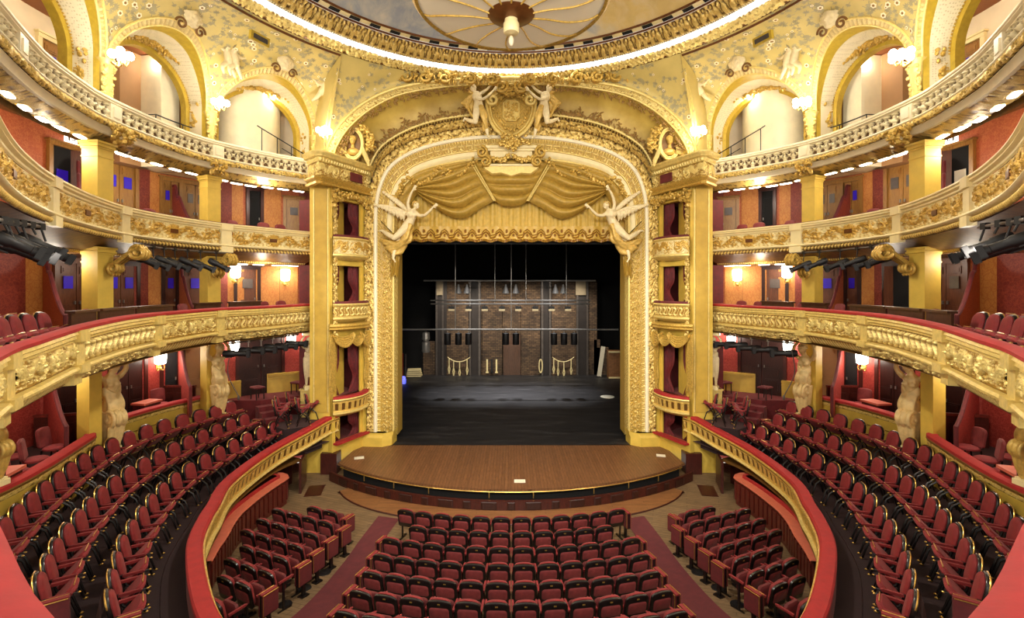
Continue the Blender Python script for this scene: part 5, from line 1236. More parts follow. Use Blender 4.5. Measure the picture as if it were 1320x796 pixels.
# lower balcony rows
def rowplace(curve,px0,px1,n,z,lab,extra=None):
    c=resample(curve,n=600); nn=normals(c); br=CX+F*c[:,0]/c[:,1]
    i0=int(np.argmin(np.abs(br-px0))); i1=int(np.argmin(np.abs(br-px1))); sg=c[min(i0,i1):max(i0,i1)+1]; sn=nn[min(i0,i1):max(i0,i1)+1]
    L=alen(sg); u=np.linspace(0,L[-1],n); pts=np.stack([np.interp(u,L,sg[:,k]) for k in (0,1)],1); ns=np.stack([np.interp(u,L,sn[:,k]) for k in (0,1)],1)
    return pts,ns,L[-1]/(n-1)
for s,nm in SIDES:
    for r,(cv,p0,p1,n,z) in enumerate(((R1,167,361,16,TZ[0]),(R2,78,322,17,TZ[1]),(R3,-5,304,18,TZ[2]))):
        pts,ns,sp=rowplace(cv,p0,p1,n,z,'')
        for i in range(n):
            q,v=pts[i],ns[i]; yaw=math.atan2(v[1],v[0])-PI/2
            balc(SX((q[0],q[1],z),s),yaw if s<0 else -yaw,'round-backed red balcony seat, %s side, %s from the camera, %s row'%(nm,ordw(i),('rail','middle','rear')[r]),'lower balcony seats')
        for e,i in ((0,0),(1,n-1)):
            if r==2: continue
            q,v=pts[i],ns[i]; tdir=unit(pts[i]-pts[i+(1 if i==0 else -1)]); q=q+tdir*.42; yaw=math.atan2(v[1],v[0])-PI/2
            strap(SX((q[0],q[1],z),s),yaw if s<0 else -yaw,'folded aisle seat ending the %s balcony row at its %s end, %s side'%(('rail','middle')[r],('camera','stage')[e],nm),'folding aisle seats')
    # small group beside the stage end
    for i,(x,y,rz) in enumerate(((-8.50,18.0,-1.15),(-8.42,18.66,-1.15),(-7.66,17.78,-1.15),(-7.60,18.42,-1.15),(-8.30,17.40,-1.1))):
        balc(SX((x,y,2.12),s),rz if s<0 else -rz,'red seat in the small stage-end balcony group, %s side, %s of five'%(nm,ordw(i)),'stage end balcony seats')
    g=MB(); V=[(-9.0,17.75),(-8.1,17.2),(-7.5,17.55),(-7.2,18.3),(-7.8,19.2),(-9.6,19.3)]; n=len(V)
    g.add([(x,y,2.115) for x,y in V]+[(x,y,1.1) for x,y in V],[tuple(range(n))]+[(i,(i+1)%n,n+(i+1)%n,n+i) for i in range(n)]); struct('floor',S(g,s),M['darkcarpet'],False)
    # landing and steps to the double door
    o=thing('carpeted_steps','red carpeted steps up to the dark double door, %s balcony'%nm,'steps',SX((-9.1,18.5,2.12),s),'balcony steps')
    for k in range(3):
        q=A(-9.38+.26*k,18.72-.24*k); g=MB(); g.box((q[0],q[1],(2.63-.17*k+2.12)/2),(.36,.95,2.63-.17*k-2.12),-.78); S(g,s).build('step',M['stepcarpet'],o,False)
    g=MB(); V=[(-10.3,18.7),(-9.75,18.7),(-9.1,19.25),(-8.2,19.8),(-8.6,21.2),(-11.0,19.8),(-11.9,18.7)]; n=len(V); g.add([(x,y,2.8) for x,y in V]+[(x,y,2.0) for x,y in V],[tuple(range(n))]+[(i,(i+1)%n,n+(i+1)%n,n+i) for i in range(n)]); struct('floor',S(g,s),M['stepcarpet'],False)
# upper balcony seats near the camera, behind the deep yellow front
U1=cr([(-9.25,10.1),(-8.95,9.35),(-8.55,8.6),(-8.15,7.9),(-7.7,7.2),(-7.3,6.6)],8); U2=offset(U1,-.75)[:,:2]
for s,nm in SIDES:
    for r,(cv,n,z,o_) in enumerate(((U1,8,5.66,0),(U2,8,5.92,.3))):
        c=resample(cv,du=.01); L=alen(c); nn=normals(c)
        for i in range(n):
            u=.15+o_+.52*i; k=min(len(c)-1,int(u/L[-1]*(len(c)-1))); 
            if u>L[-1]: break
            q,v=c[k]-nn[k]*.16,nn[k]; yaw=math.atan2(v[1],v[0])-PI/2
            balc(SX((q[0],q[1],z),s),yaw if s<0 else -yaw,'round-backed seat above the yellow front, %s side, %s from stage, %s row'%(nm,ordw(i),('front','back')[r]),'upper balcony seats')
    g=MB(); c=offset(U2,.3)[:,:2]; d=offset(U2,-.6)[:,:2]; P=np.array([[(*a,5.63),(*a,5.915),(*b_,5.915)] for a,b_ in zip(resample(c,n=30),resample(d,n=30))]); g.grid(P); struct('floor',S(g,s),M['darkcarpet'],angle=20)
# ------------------------------------------------------------------ loges: doors, dividers, chairs, lamps
def hit(curve,px):
    c=np.asarray(curve,float)[:,:2]; c=resample(c,n=900); br=CX+F*c[:,0]/c[:,1]; i=int(np.argmin(np.abs(br-px))); n=normals(c)[i]; return c[i],n
L2H=L2C[L2C[:,1]>6.4]
CLINE=A((-9.3,6.9),C4,C3,C2,C1)
DN=[0]
def door(s,px,z0,w,h,m,mf,panes=None,double=True,ajar=False,casing=.12,depth=.06):
    DN[0]+=1
    p,n=hit(BW,px); p=p+n*.05; t=A(-n[1],n[0]); yaw=math.atan2(t[1],t[0])
    o=bpy.data.objects.new('door_%d'%DN[0],None); COL.objects.link(o); loc=SX((p[0],p[1],z0),s); o.location=loc; o['kind']='structure'; WL[o.name]=loc
    def bx_(u,z,du,dz,d,off): return ((p[0]+t[0]*u+n[0]*off,p[1]+t[1]*u+n[1]*off,z0+z),(du,d,dz))
    g=MB()
    for u in (-w/2-casing/2,w/2+casing/2): c,d=bx_(u,h/2,casing,h,.10,.03); g.box(c,d,yaw)
    c,d=bx_(0,h+casing/2,w+2*casing,casing,.12,.035); g.box(c,d,yaw); c,d=bx_(0,h+casing+.02,w+2*casing+.08,.05,.16,.05); g.box(c,d,yaw); S(g,s).build('door_frame',mf,o,False)
    if ajar:
        g=MB(); c,d=bx_(0,h/2,w,h,.03,.0); g.box(c,d,yaw); S(g,s).build('dark_opening',M['void'],o,False)
        g=MB(); c,d=bx_(w*.36,h/2,.05,h,.30,.1); g.box(c,d,yaw+.5); S(g,s).build('door_leaf',m,o,False)
        if panes: g=MB(); c,d=bx_(-w*.1,h*.62,w*.45,.42,.02,.03); g.box(c,d,yaw); S(g,s).build('pane',panes,o,False)
        return o
    k=2 if double else 1; lw=w/k
    for j in range(k):
        u=(j-(k-1)/2)*lw; g=MB(); c,d=bx_(u,h/2,lw-.02,h,.05,.0); g.box(c,d,yaw)
        for (za,zb) in ((.06,.26),(.30,.44),(.86,.96)):
            c,d=bx_(u,h*(za+zb)/2,lw*.66,h*(zb-za),.03,.035); g.box(c,d,yaw)
            c,d=bx_(u,h*(za+zb)/2,lw*.50,h*(zb-za)-.10,.03,.05); g.box(c,d,yaw)
        lf=S(g,s).build('door_leaf',m,o,False)
        if panes: g=MB(); c,d=bx_(u,h*.74,lw*.5,h*.17,.02,.06); g.box(c,d,yaw); S(g,s).build('pane',panes,o,False)
        g=MB(); c,d=bx_(u+(lw*.36 if j==0 else -lw*.36),h*.46,.03,.10,.05,.06); g.box(c,d,yaw); S(g,s).build('handle',M['steel'],o,False)
    return o
for s,nm in SIDES:
    L=s<0; bl=M['blue']; gp=M['greypane']
    for a in ((80,9.05,.75,2.3,'browndoor','golddoor',bl if L else M['paper'],False,True),(152,9.05,1.0,2.25,'golddoor','golddoor',bl if L else gp,True,False),(219,9.05,.5,2.0,'golddoor','golddoor',bl,True,False),(251,9.05,.7,2.0,'golddoor','golddoor',gp,True,False),(328,9.05,.42,2.1,'void','mahog',None,False,False),(379,9.05,.6,1.9,'golddoor','golddoor',gp,False,False),
              (96,5.72,1.1,2.2,'browndoor','browndoor',bl if L else gp,True,False),(153,5.72,1.0,2.2,'browndoor','darkdoor',bl if L else None,True,not L),(218,5.72,.36,2.2,'browndoor','darkdoor',bl,False,False),(252,5.72,.8,2.2,'browndoor','darkdoor',bl,False,False),(318,5.72,.75,2.2,'browndoor','darkdoor',gp,False,False),
              (97,2.755,1.1,2.15,'darkdoor','mahog',None,True,False),(163,2.755,1.0,2.3,'darkdoor','mahog',None,True,False),(218,2.755,.45,2.4,'void','mahog',None,False,False),(249,2.755,.6,2.3,'plaster_tan','mahog',None,False,False),(336,2.8,1.6,2.5,'darkdoor','mahog',None,True,False),
              (74,12.0,1.05,2.3,'golddoor','cream',bl,True,False),(207,11.96,1.0,2.2,'browndoor','plaster_tan',gp,True,False)):
        door(s,a[0],a[1],a[2],a[3],M[a[4]],M[a[5]],a[6],a[7],a[8])
    for z,h in ((8.5,9.045),(5.62,5.715),(11.9,11.955)):      # raised rear passage before the doors
        a=offset(BW,1.1)[:,:2]; g=MB(); lofted(g,BW,a,h,h); lofted(g,a,a,z,h); struct('floor',S(g,s),M['darkcarpet'])
    # flat pilaster strips papered in another colour
    for px,z0,z1,w,m in ((182,8.5,11.85,.45,'wp_maroon'),(195,8.5,11.85,.5,'wp_amber'),(288,8.5,11.85,.7,'wp_maroon'),(305,8.5,11.85,.45,'wp_amber'),(395,8.5,11.85,.6,'wp_maroon'),(350,8.5,11.85,.7,'wp_amber'),
                      (40,5.63,8.09,.6,'wp_amber'),(18,5.63,8.09,1.3,'wp_maroon'),(181,5.63,8.09,.5,'wp_maroon'),(199,5.63,8.09,.55,'wp_amber'),(285,5.63,8.09,.6,'wp_maroon'),(303,5.63,8.09,.6,'wp_amber'),(345,5.63,8.09,.9,'wp_amber'),(372,5.63,8.09,.7,'wp_amber'),
                      (199,2.755,5.4,.8,'wp_red')):
        p,n=hit(BW,px); g=MB(); g.box((p[0]+n[0]*.03,p[1]+n[1]*.03,(z0+z1)/2),(w,.1,z1-z0),math.atan2(n[1],n[0])+PI/2); struct('wall_'+nm,S(g,s),M[m],False)
    # white walls of the top gallery
    p,n=hit(BW,188); g=MB(); g.box((p[0]+n[0]*.75,p[1]+n[1]*.75,13.15),(.75,.9,3.75),math.atan2(n[1],n[0])+PI/2+.3); struct('wall_'+nm,S(g,s),M['white_trim'],False)
    p,n=hit(BW,160); g=MB(); g.box((p[0]+n[0]*.3,p[1]+n[1]*.3,13.15),(1.0,.5,3.75),math.atan2(n[1],n[0])+PI/2); struct('wall_'+nm,S(g,s),M['plaster_tan'],False)
    p,n=hit(BW,225); g=MB(); g.box((p[0]+n[0]*.15,p[1]+n[1]*.15,13.15),(1.6,.1,3.75),math.atan2(n[1],n[0])+PI/2); struct('wall_'+nm,S(g,s),M['plaster_tan'],False)
    p,n=hit(BW,315); g=MB(); g.lathe([(1.25,11.3),(1.25,15.05)],40,(p[0]+n[0]*.2,p[1]+n[1]*.2,0)); struct('wall_'+nm,S(g,s),M['white_trim'])
    p,n=hit(BW,338); g=MB(); g.box((p[0]+n[0]*.75,p[1]+n[1]*.75,13.0),(.12,.3,3.2),0); tag(S(g,s).build('bronze_post',M['browndoor' if L else 'golddoor'],None,False),'upright brown strip edging the white drum wall of the top gallery, %s'%nm,'post')
    # railings in the top gallery
    for bi,(pa,pb,lab) in enumerate(((150,262,'second'),(340,408,'first'))):
        c=[]; 
        for px in np.linspace(pa,pb,12): q,n=hit(L4C,px); c.append(q-n*(.55 if bi==0 else .65))
        c=np.array(c); o=thing('guard_rail','thin black tube railing behind the balustrade in the %s gallery arch, %s'%(lab,nm),'railing',SX((c[6][0],c[6][1],11.3),s),'gallery railings')
        g=MB(); 
        if bi==0: zz=np.full(12,12.62); zz[:7]=12.5
        else: zz=np.linspace(13.35,12.5,12)
        g.tube([(x,y,z) for (x,y),z in zip(c,zz)],.02,6); S(g,s).build('handrail',M['blackmat'],o)
        g=MB(); g.tube([(x,y,z-.3) for (x,y),z in zip(c[(0 if bi==0 else 5):],zz[(0 if bi==0 else 5):])],.015,6); S(g,s).build('lower_rail',M['blackmat'],o)
        for k in ((1,4,7,10) if bi==0 else (1,4,7,10)): g=MB(); g.tube([(c[k][0],c[k][1],11.31),(c[k][0],c[k][1],zz[k])],.018,6); S(g,s).build('post',M['blackmat'],o)
    # dividers between the loges
    DV=[('second gallery',9.05,11.0,9.3,98,121,'wp_maroon','camera side of the far column'),('second gallery',9.05,10.9,9.3,222,262,'wp_maroon','camera side of the middle column'),('second gallery',9.05,10.2,9.4,137,150,'wp_maroon','stage side of the far column'),
        ('first gallery',5.63,8.05,6.5,54,103,'wp_orange','camera side of the far column'),('first gallery',5.63,7.3,6.5,134,158,'wp_orange','stage side of the far column'),('first gallery',5.63,8.0,6.5,231,259,'wp_orange','camera side of the middle column'),
        ('lower balcony',2.755,5.2,3.7,55,104,'wp_red','camera side of the far caryatid'),('lower balcony',2.755,5.25,3.8,230,256,'wp_red','camera side of the middle caryatid'),('lower balcony',2.755,4.5,3.8,147,158,'wp_red','behind the far caryatid')]
    for lv,z0,zh,zl,pw,pf,m,wh in DV:
        a,n=hit(BW,pw); b_,n2=hit(CLINE,pf); a=a+n*.06; b_=b_-n2*.30
        t=np.linspace(0,1,40); prof=zl+(zh-zl)*np.where(t<.10,1,np.where(t<.30,1-.28*smooth01(t,.10,.24),.72*np.clip((1-t)/.70,0,1)**1.5))
        o=thing('loge_divider','curved-top damask divider between loges, %s, %s, %s'%(lv,wh,nm),'divider',SX((float((a[0]+b_[0])/2),float((a[1]+b_[1])/2),z0+.005),s),'loge dividers')
        d=unit(b_-a); nn=A(-d[1],d[0])*.035; g=MB()
        for e in (-1,1): 
            P=np.array([[(*(a+(b_-a)*x+nn*e),z0+.006),(*(a+(b_-a)*x+nn*e),z)] for x,z in zip(t,prof)]); ln=np.linalg.norm(b_-a); g.grid(P,np.array([[(x*ln,0),(x*ln,z-z0)] for x,z in zip(t,prof)]))
        S(g,s).build('panel',M[m],o)
        g=MB(); g.tube([(*(a+(b_-a)*x),z) for x,z in zip(t,prof)]+[(*b_,z0+.01)],.05,8); S(g,s).build('cap_rail',M['darkred'],o)
    # low wooden walls inside the lower loges
    for i,(pf,u) in enumerate(((26,2.0),(143,1.5),(262,1.1),(-30,2.0))):
        b_,n=hit(LGALL,pf); b_=b_-n*.28; a=b_-n*u; o=thing('loge_low_wall','low mahogany partition with pale top rail in the lower loges, %s from camera, %s'%(ordw({26:1,143:2,262:3,-30:0}[pf]),nm),'low wall',SX((float(b_[0]),float(b_[1]),2.755),s),'loge low walls')
        yaw=math.atan2(n[1],n[0]); c=(a+b_)/2
        g=MB(); g.box((c[0],c[1],3.18),(u,.06,.84),yaw)
        for k in range(3): q=a+(b_-a)*((k+.5)/3); g.box((q[0],q[1],3.15),(u/3-.14,.09,.5),yaw)
        S(g,s).build('panel',M['mahog'],o,False)
        g=MB(); g.box((c[0],c[1],3.63),(u,.12,.07),yaw); S(g,s).build('top_rail',M['redwood'],o,False)
    # pink topped shelves
    for i,(px,u) in enumerate(((42,.8),(207,.5))):
        b_,n=hit(LGALL,px); q=b_-n*(.25+u/2); g=MB(); g.box((q[0],q[1],3.42),(u,.62 if i==0 else .7,.06),math.atan2(n[1],n[0])); o=thing('loge_table','pink topped shelf behind the red rail of the %s lower loge, %s'%(('nearest','middle')[i],nm),'table',SX((q[0],q[1],2.755),s),'loge tables'); S(g,s).build('top',M['pink'],o,False)
        g=MB(); g.box((q[0],q[1],3.07),(u*.9,.5 if i==0 else .6,.62),math.atan2(n[1],n[0])); S(g,s).build('base',M['mahog'],o,False)
# loge chairs
def mk_chair():
    o=thing('loge_chair','','chair')
    g=MB(); g.loft(rrect(.44,.46,.08,5,.03),[(.02,-.03),(0,-.015),(0,.025),(.03,.05)],TR(0,-.2,.46)@RX(.15)); g.build('backrest',M['velvetback'],o)
    g=MB(); g.lathe([(.001,.47),(.18,.475),(.23,.44),(.23,.40),(.001,.39)],18); g.build('seat',M['velvet'],o)
    for x,y in ((-.17,-.17),(.17,-.17),(-.17,.17),(.17,.17)):
        g=MB(); g.tube([(x*1.15,y*1.15,0),(x,y,.41)],[.016,.02],6); g.build('leg',M['black'],o)
    return o
chair=Placer(mk_chair)
L3H=L3C[L3C[:,1]>7.5]; PLACED=[]
for s,nm in SIDES:
    for lv,lab,z,cv,items in ((0,'nearest lower loge',2.755,LGALL,((68,.5),(90,.5),(111,.5),(78,1.1),(100,1.1),(92,1.7),(8,.6),(8,1.25))),
                       (1,'middle lower loge',2.755,LGALL,((170,.9),(190,1.0),(228,.6),(244,.6),(236,1.25))),
                       (2,'first gallery loge',5.63,L2H,((152,1.15),(196,1.15),(238,1.15),(258,.75),(285,1.15),(299,1.2),(318,1.15),(333,1.2),(349,1.15),(366,.6),(366,1.3),(388,.7))),
                       (3,'second gallery loge',8.505,L3H,((228,.75),(243,.75),(290,.75),(304,.8),(318,.8),(331,.8),(352,.5),(376,.6)))):
        for i,(px,off) in enumerate(items):
            q,n=hit(cv,px); q=q-n*(off+(.12 if lv<2 else 0)); yaw=math.atan2(n[1],n[0])-PI/2+.25*math.sin(i*2.1)
            if any(abs(q[0]-a)**2+abs(q[1]-b_)**2<.30 and abs(z-c)<.1 and s==s2 for a,b_,c,s2 in PLACED): continue
            PLACED.append((q[0],q[1],z,s))
            chair(SX((q[0],q[1],z+(.22 if lv==3 else .1 if lv==2 else 0)),s),yaw if s<0 else -yaw,'red loge chair in the %s, %s side, %s from the camera'%(lab,nm,ordw(i)),'loge chairs')
    for lv,z,cv,h in ((2,5.62,L2H,.115),(3,8.5,L3H,.222)):     # low platforms that lift the loge chairs to the rail
        a=offset(cv,-.45)[:,:2]; b_=offset(cv,-1.6)[:,:2]; g=MB(); lofted(g,a,b_,z+h,z+h); lofted(g,a,a,z,z+h); struct('floor',S(g,s),M['darkcarpet'])
    # desks along the first gallery rail
    for i,(pa,pb) in enumerate(((132,160),(164,203),(206,247),(273,300),(310,352))):
        a,n=hit(L2H,pa); b_,n2=hit(L2H,pb); a=a-n*.55; b_=b_-n2*.55; c=(a+b_)/2; d=b_-a; yaw=math.atan2(d[1],d[0]); Lk=np.linalg.norm(d)
        o=thing('loge_desk','dark wooden writing ledge behind the yellow front, %s from the camera, %s side'%(ordw(i),nm),'ledge',SX((c[0],c[1],5.63),s),'loge ledges')
        g=MB(); g.box((c[0],c[1],6.15),(Lk,.05,1.03),yaw); S(g,s).build('board',M['desk'],o,False); g=MB(); g.box((c[0],c[1],6.69),(Lk,.18,.05),yaw); S(g,s).build('ledge',M['desk'],o,False)
    # red topped rails in the second gallery
    for i,(pa,pb) in enumerate(((336,372),(296,318))):
        a,n=hit(L3C,pa); b_,n2=hit(L3C,pb); a=a-n*1.45; b_=b_-n2*1.45; c=(a+b_)/2; d=b_-a; g=MB(); g.box((c[0],c[1],9.05),(np.linalg.norm(d),.06,1.09),math.atan2(d[1],d[0])); 
        tag(S(g,s).build('seat_screen',M['wp_maroon'],None,False),'low maroon screen behind the second gallery rail, %s the stage, %s side'%(('nearer','farther from')[i],nm),'screen','gallery screens')
# stools on the landing and a bench
def mk_stool():
    o=thing('stool','','stool'); g=MB(); g.loft(rrect(.5,.08,.03,3),[(.03,-.2),(0,-.17),(0,.17),(.03,.2)],TR(0,0,.42)); g.build('seat',M['darkred'],o)
    for x in (-.2,.2):
        for y in (-.15,.15): g=MB(); g.tube([(x,y,0),(x,y,.43)],.02,6); g.build('leg',M['black'],o)
    return o
stool=Placer(mk_stool)
for s,nm in SIDES:
    stool(SX((-8.85,19.95,2.8),s),.3*s,'dark red stool on the landing right of the door, %s balcony'%nm,'stools'); 
    stool(SX((-10.0,18.95,2.8),s),.6*s,'dark red stool on the landing left of the door, %s balcony'%nm,'stools')
    # low ochre walls on both sides of the landing doors
    for (px0,px1,z1,lab) in ((343,398,3.55,'stage side'),(276,309,3.42,'camera side')):
        a,n=hit(BW,px0); b_,n2=hit(BW,px1); a=a+n*.12; b_=b_+n2*.12; c=(a+b_)/2; d=b_-a; yaw=math.atan2(d[1],d[0]); g=MB(); g.box((c[0],c[1],(2.8+z1)/2),(np.linalg.norm(d),.12,z1-2.8),yaw); g.box((c[0],c[1],z1),(np.linalg.norm(d),.2,.08),yaw); g.box((c[0],c[1],z1-.14),(np.linalg.norm(d),.16,.05),yaw)
        struct('wall_'+nm,S(g,s),M['yellow2'],False)

# ------------------------------------------------------------------ lamps
def mk_wall():
    o=thing('wall_sconce','','wall lamp')
    g=MB(); g.lathe([(.10,.12),(.17,.16),(.19,.55),(.17,.60)],16); g.build('lamp_shade',M['globe'],o)
    g=MB(); g.tube([(0,-.16,0),(0,-.06,-.08),(0,0,.0),(0,0,.14)],.02,6); g.ell((0,-.17,.03),(.06,.03,.12)); g.ell((0,0,-.03),(.05,.05,.06)); 
    for sx in (-1,1): g.tube([(0,-.05,-.05),(sx*.1,0,-.1),(sx*.14,0,0),(sx*.09,0,.1)],.014,5)
    g.build('bracket',M['gold'],o)
    return o
wl=Placer(mk_wall); LAMPS=[]
for s,nm in SIDES:
    for i,(px,z,lab) in enumerate(((301,7.45,'first gallery, camera side of the door'),(366,7.35,'first gallery, stage side of the door'),(201,4.35,'middle lower loge'),(299,4.55,'landing, camera side of the double door'),(374,4.75,'landing, stage side of the double door'))):
        p,n=hit(BW,px); q=p+n*.28; loc=SX((q[0],q[1],z),s); yaw=math.atan2(n[1],n[0])-PI/2
        wl(loc,yaw if s<0 else -yaw,'bright white wall lamp on gold bracket, %s, %s'%(lab,nm),'wall lamps'); LAMPS.append((SX((q[0]+n[0]*.3,q[1]+n[1]*.3,z+.35),s),34))
def mk_clust():
    o=thing('globe_sconce','','wall lamp')
    g=MB(); g.tube([(0,-.25,-.2),(0,-.05,-.22),(0,.05,-.05)],.03,6); 
    for k in range(6): a=k*PI/3; g.tube([(0,.05,-.05),(.13*math.cos(a),.05+.13*math.sin(a)*.8,-.12),(.2*math.cos(a),.05+.2*math.sin(a)*.8,.0)],.016,5)
    g.build('bracket',M['gold'],o)
    for k in range(6): a=k*PI/3; h=MB(); h.ell((.22*math.cos(a),.05+.22*math.sin(a)*.8,.09+.07*(k%2)),(.095,.095,.11)); h.build('bulb',M['bulb'],o)
    h=MB(); h.ell((0,.05,.16),(.11,.11,.13)); h.build('bulb',M['bulb'],o)
    return o
gc=Placer(mk_clust)
for s,nm in SIDES:
    for i,(px,py,y) in enumerate(((417,172,18.1),(283,136,16.2),(154,76,12.3),(-28,-18,8.6))):
        p=at(px,py,y); gc(SX(p,s),0,'cluster of bright globe lamps on an arch pier, %s from the stage, %s'%(ordw(i),nm),'globe lamp clusters'); LAMPS.append((SX((p[0]*.93,p[1]*.97,p[2]+.1),s),42))
cl=Placer(lambda:(lambda o:([MB().loft(rrect(.40,.15,.06,4),[(0,0),(0,.02)],Matrix(((1,0,0,0),(0,0,1,-.075),(0,1,0,-.03),(0,0,0,1)))).build('lens',M['ceil_light'],o),MB().box((0,0,-.004),(.46,.21,.012)).build('frame',M['gold'],o,False)],o)[1])(thing('ceiling_light','','ceiling light')))
for s,nm in SIDES:
    for i,(px,py) in enumerate(((385,246),(365,243.5),(345,241),(323,239),(305,236),(286,231.5),(247,223),(226,218),(202,211),(178,204.5),(158,198.5),(142,192.5),(103,175),(80,165),(55,153),(32,138),(10,121))):
        z=11.06; y=F*(z-ZC)/(HY-py); p=at(px,py,y); c,n=hit(L4C,px); yaw=math.atan2(n[1],n[0])+PI/2
        cl(SX((p[0],p[1],z),s),yaw if s<0 else -yaw,'white recessed lamp under the top gallery, %s from the stage, %s side'%(ordw(i),nm),'lamps under the top gallery')
    for i,px in enumerate((395,375,352,330,306,116,98,80,62)):
        p,n=hit(L3H,px); q=p-n*1.16; yaw=math.atan2(n[1],n[0])+PI/2
        cl(SX((q[0],q[1],8.085),s),yaw if s<0 else -yaw,'white recessed lamp under the second gallery, %s from the stage, %s side'%(ordw(i),nm),'lamps under the second gallery')
    p,n=hit(BW,76); q=p+n*.9; g=MB(); loc=SX((q[0],q[1],15.04),s); o=thing('downlight','round white downlight in the brown gallery ceiling, %s side'%nm,'ceiling light',loc,'gallery downlights'); g.lathe([(.001,-.03),(.17,-.03),(.2,-.01)],20,loc); g.build('lens',M['ceil_light'],o); g=MB(); g.lathe([(.19,-.03),(.25,-.03),(.26,0)],20,loc); g.build('rim',M['white_trim'],o)
    for (px,z,lab) in ((80,14.55,'top gallery'),(83,11.62,'second gallery')):
        p,n=hit(BW,px); q=p+n*.2; g=MB(); yaw=math.atan2(n[1],n[0])+PI/2; o=thing('exit_sign','small lit white sign above the door of the %s, %s'%(lab,nm),'sign',SX((q[0],q[1],z),s),'exit signs'); g.box((q[0],q[1],z),(.36,.06,.18),yaw); S(g,s).build('panel',M['sign'],o,False)
        g=MB(); t=A(-n[1],n[0]); 
        for u,dz,w_,h_ in ((-.08,.0,.05,.10),(.06,.0,.12,.03),(.10,.02,.03,.06)): g.box((q[0]+t[0]*u+n[0]*.032,q[1]+t[1]*u+n[1]*.032,z+dz),(w_,.006,h_),yaw)
        S(g,s).build('pictogram',M['greypane'],o,False)

# theatre lanterns on bars
def mk_lan():
    o=thing('stage_lantern','','spotlight')
    Rz=RX(-PI/2)
    g=MB(); g.lathe([(.001,-.30),(.09,-.30),(.115,-.24),(.115,.02),(.09,.06),(.09,.32),(.10,.33),(.10,.40),(.085,.40)],16); g.box((0,.1,-.12),(.1,.06,.2)); g.xf(Rz); g.build('body',M['blackmat'],o)
    g=MB(); g.lathe([(.001,.36),(.086,.37)],16); g.xf(Rz); g.build('lens',M['lens'],o)
    g=MB(); g.box((0,.43,.0),(.26,.02,.26)); g.xf(Matrix.Identity(4)); g2=MB(); 
    for sx in (-1,1): g2.box((sx*.12,.45,0),(.01,.1,.22)); g2.box((0,.45,sx*.12),(.22,.1,.01))
    g2.build('barn_door',M['blackmat'],o,False)
    return o
lan=Placer(mk_lan)
def lantern(s,pos,hang,tgt,label,grp,sc=1.0):
    # yoke and hook stay upright, the lantern body aims at the target
    r=lan(SX(pos,s),0,label,grp); p=Vector(SX(pos,s)); d=(Vector(SX(tgt,s))-p).normalized(); r.rotation_euler=d.to_track_quat('Y','Z').to_euler(); r.scale=(sc,sc,sc)
    return r
def bar(s,pts,label,nm):
    g=MB(); c=cr(pts,6); g.tube(c,.03,8); o=thing('lighting_bar',label,'lighting bar',SX(tuple(c[len(c)//2]),s),'lighting bars'); S(g,s).build('pipe',M['iron'],o); return o
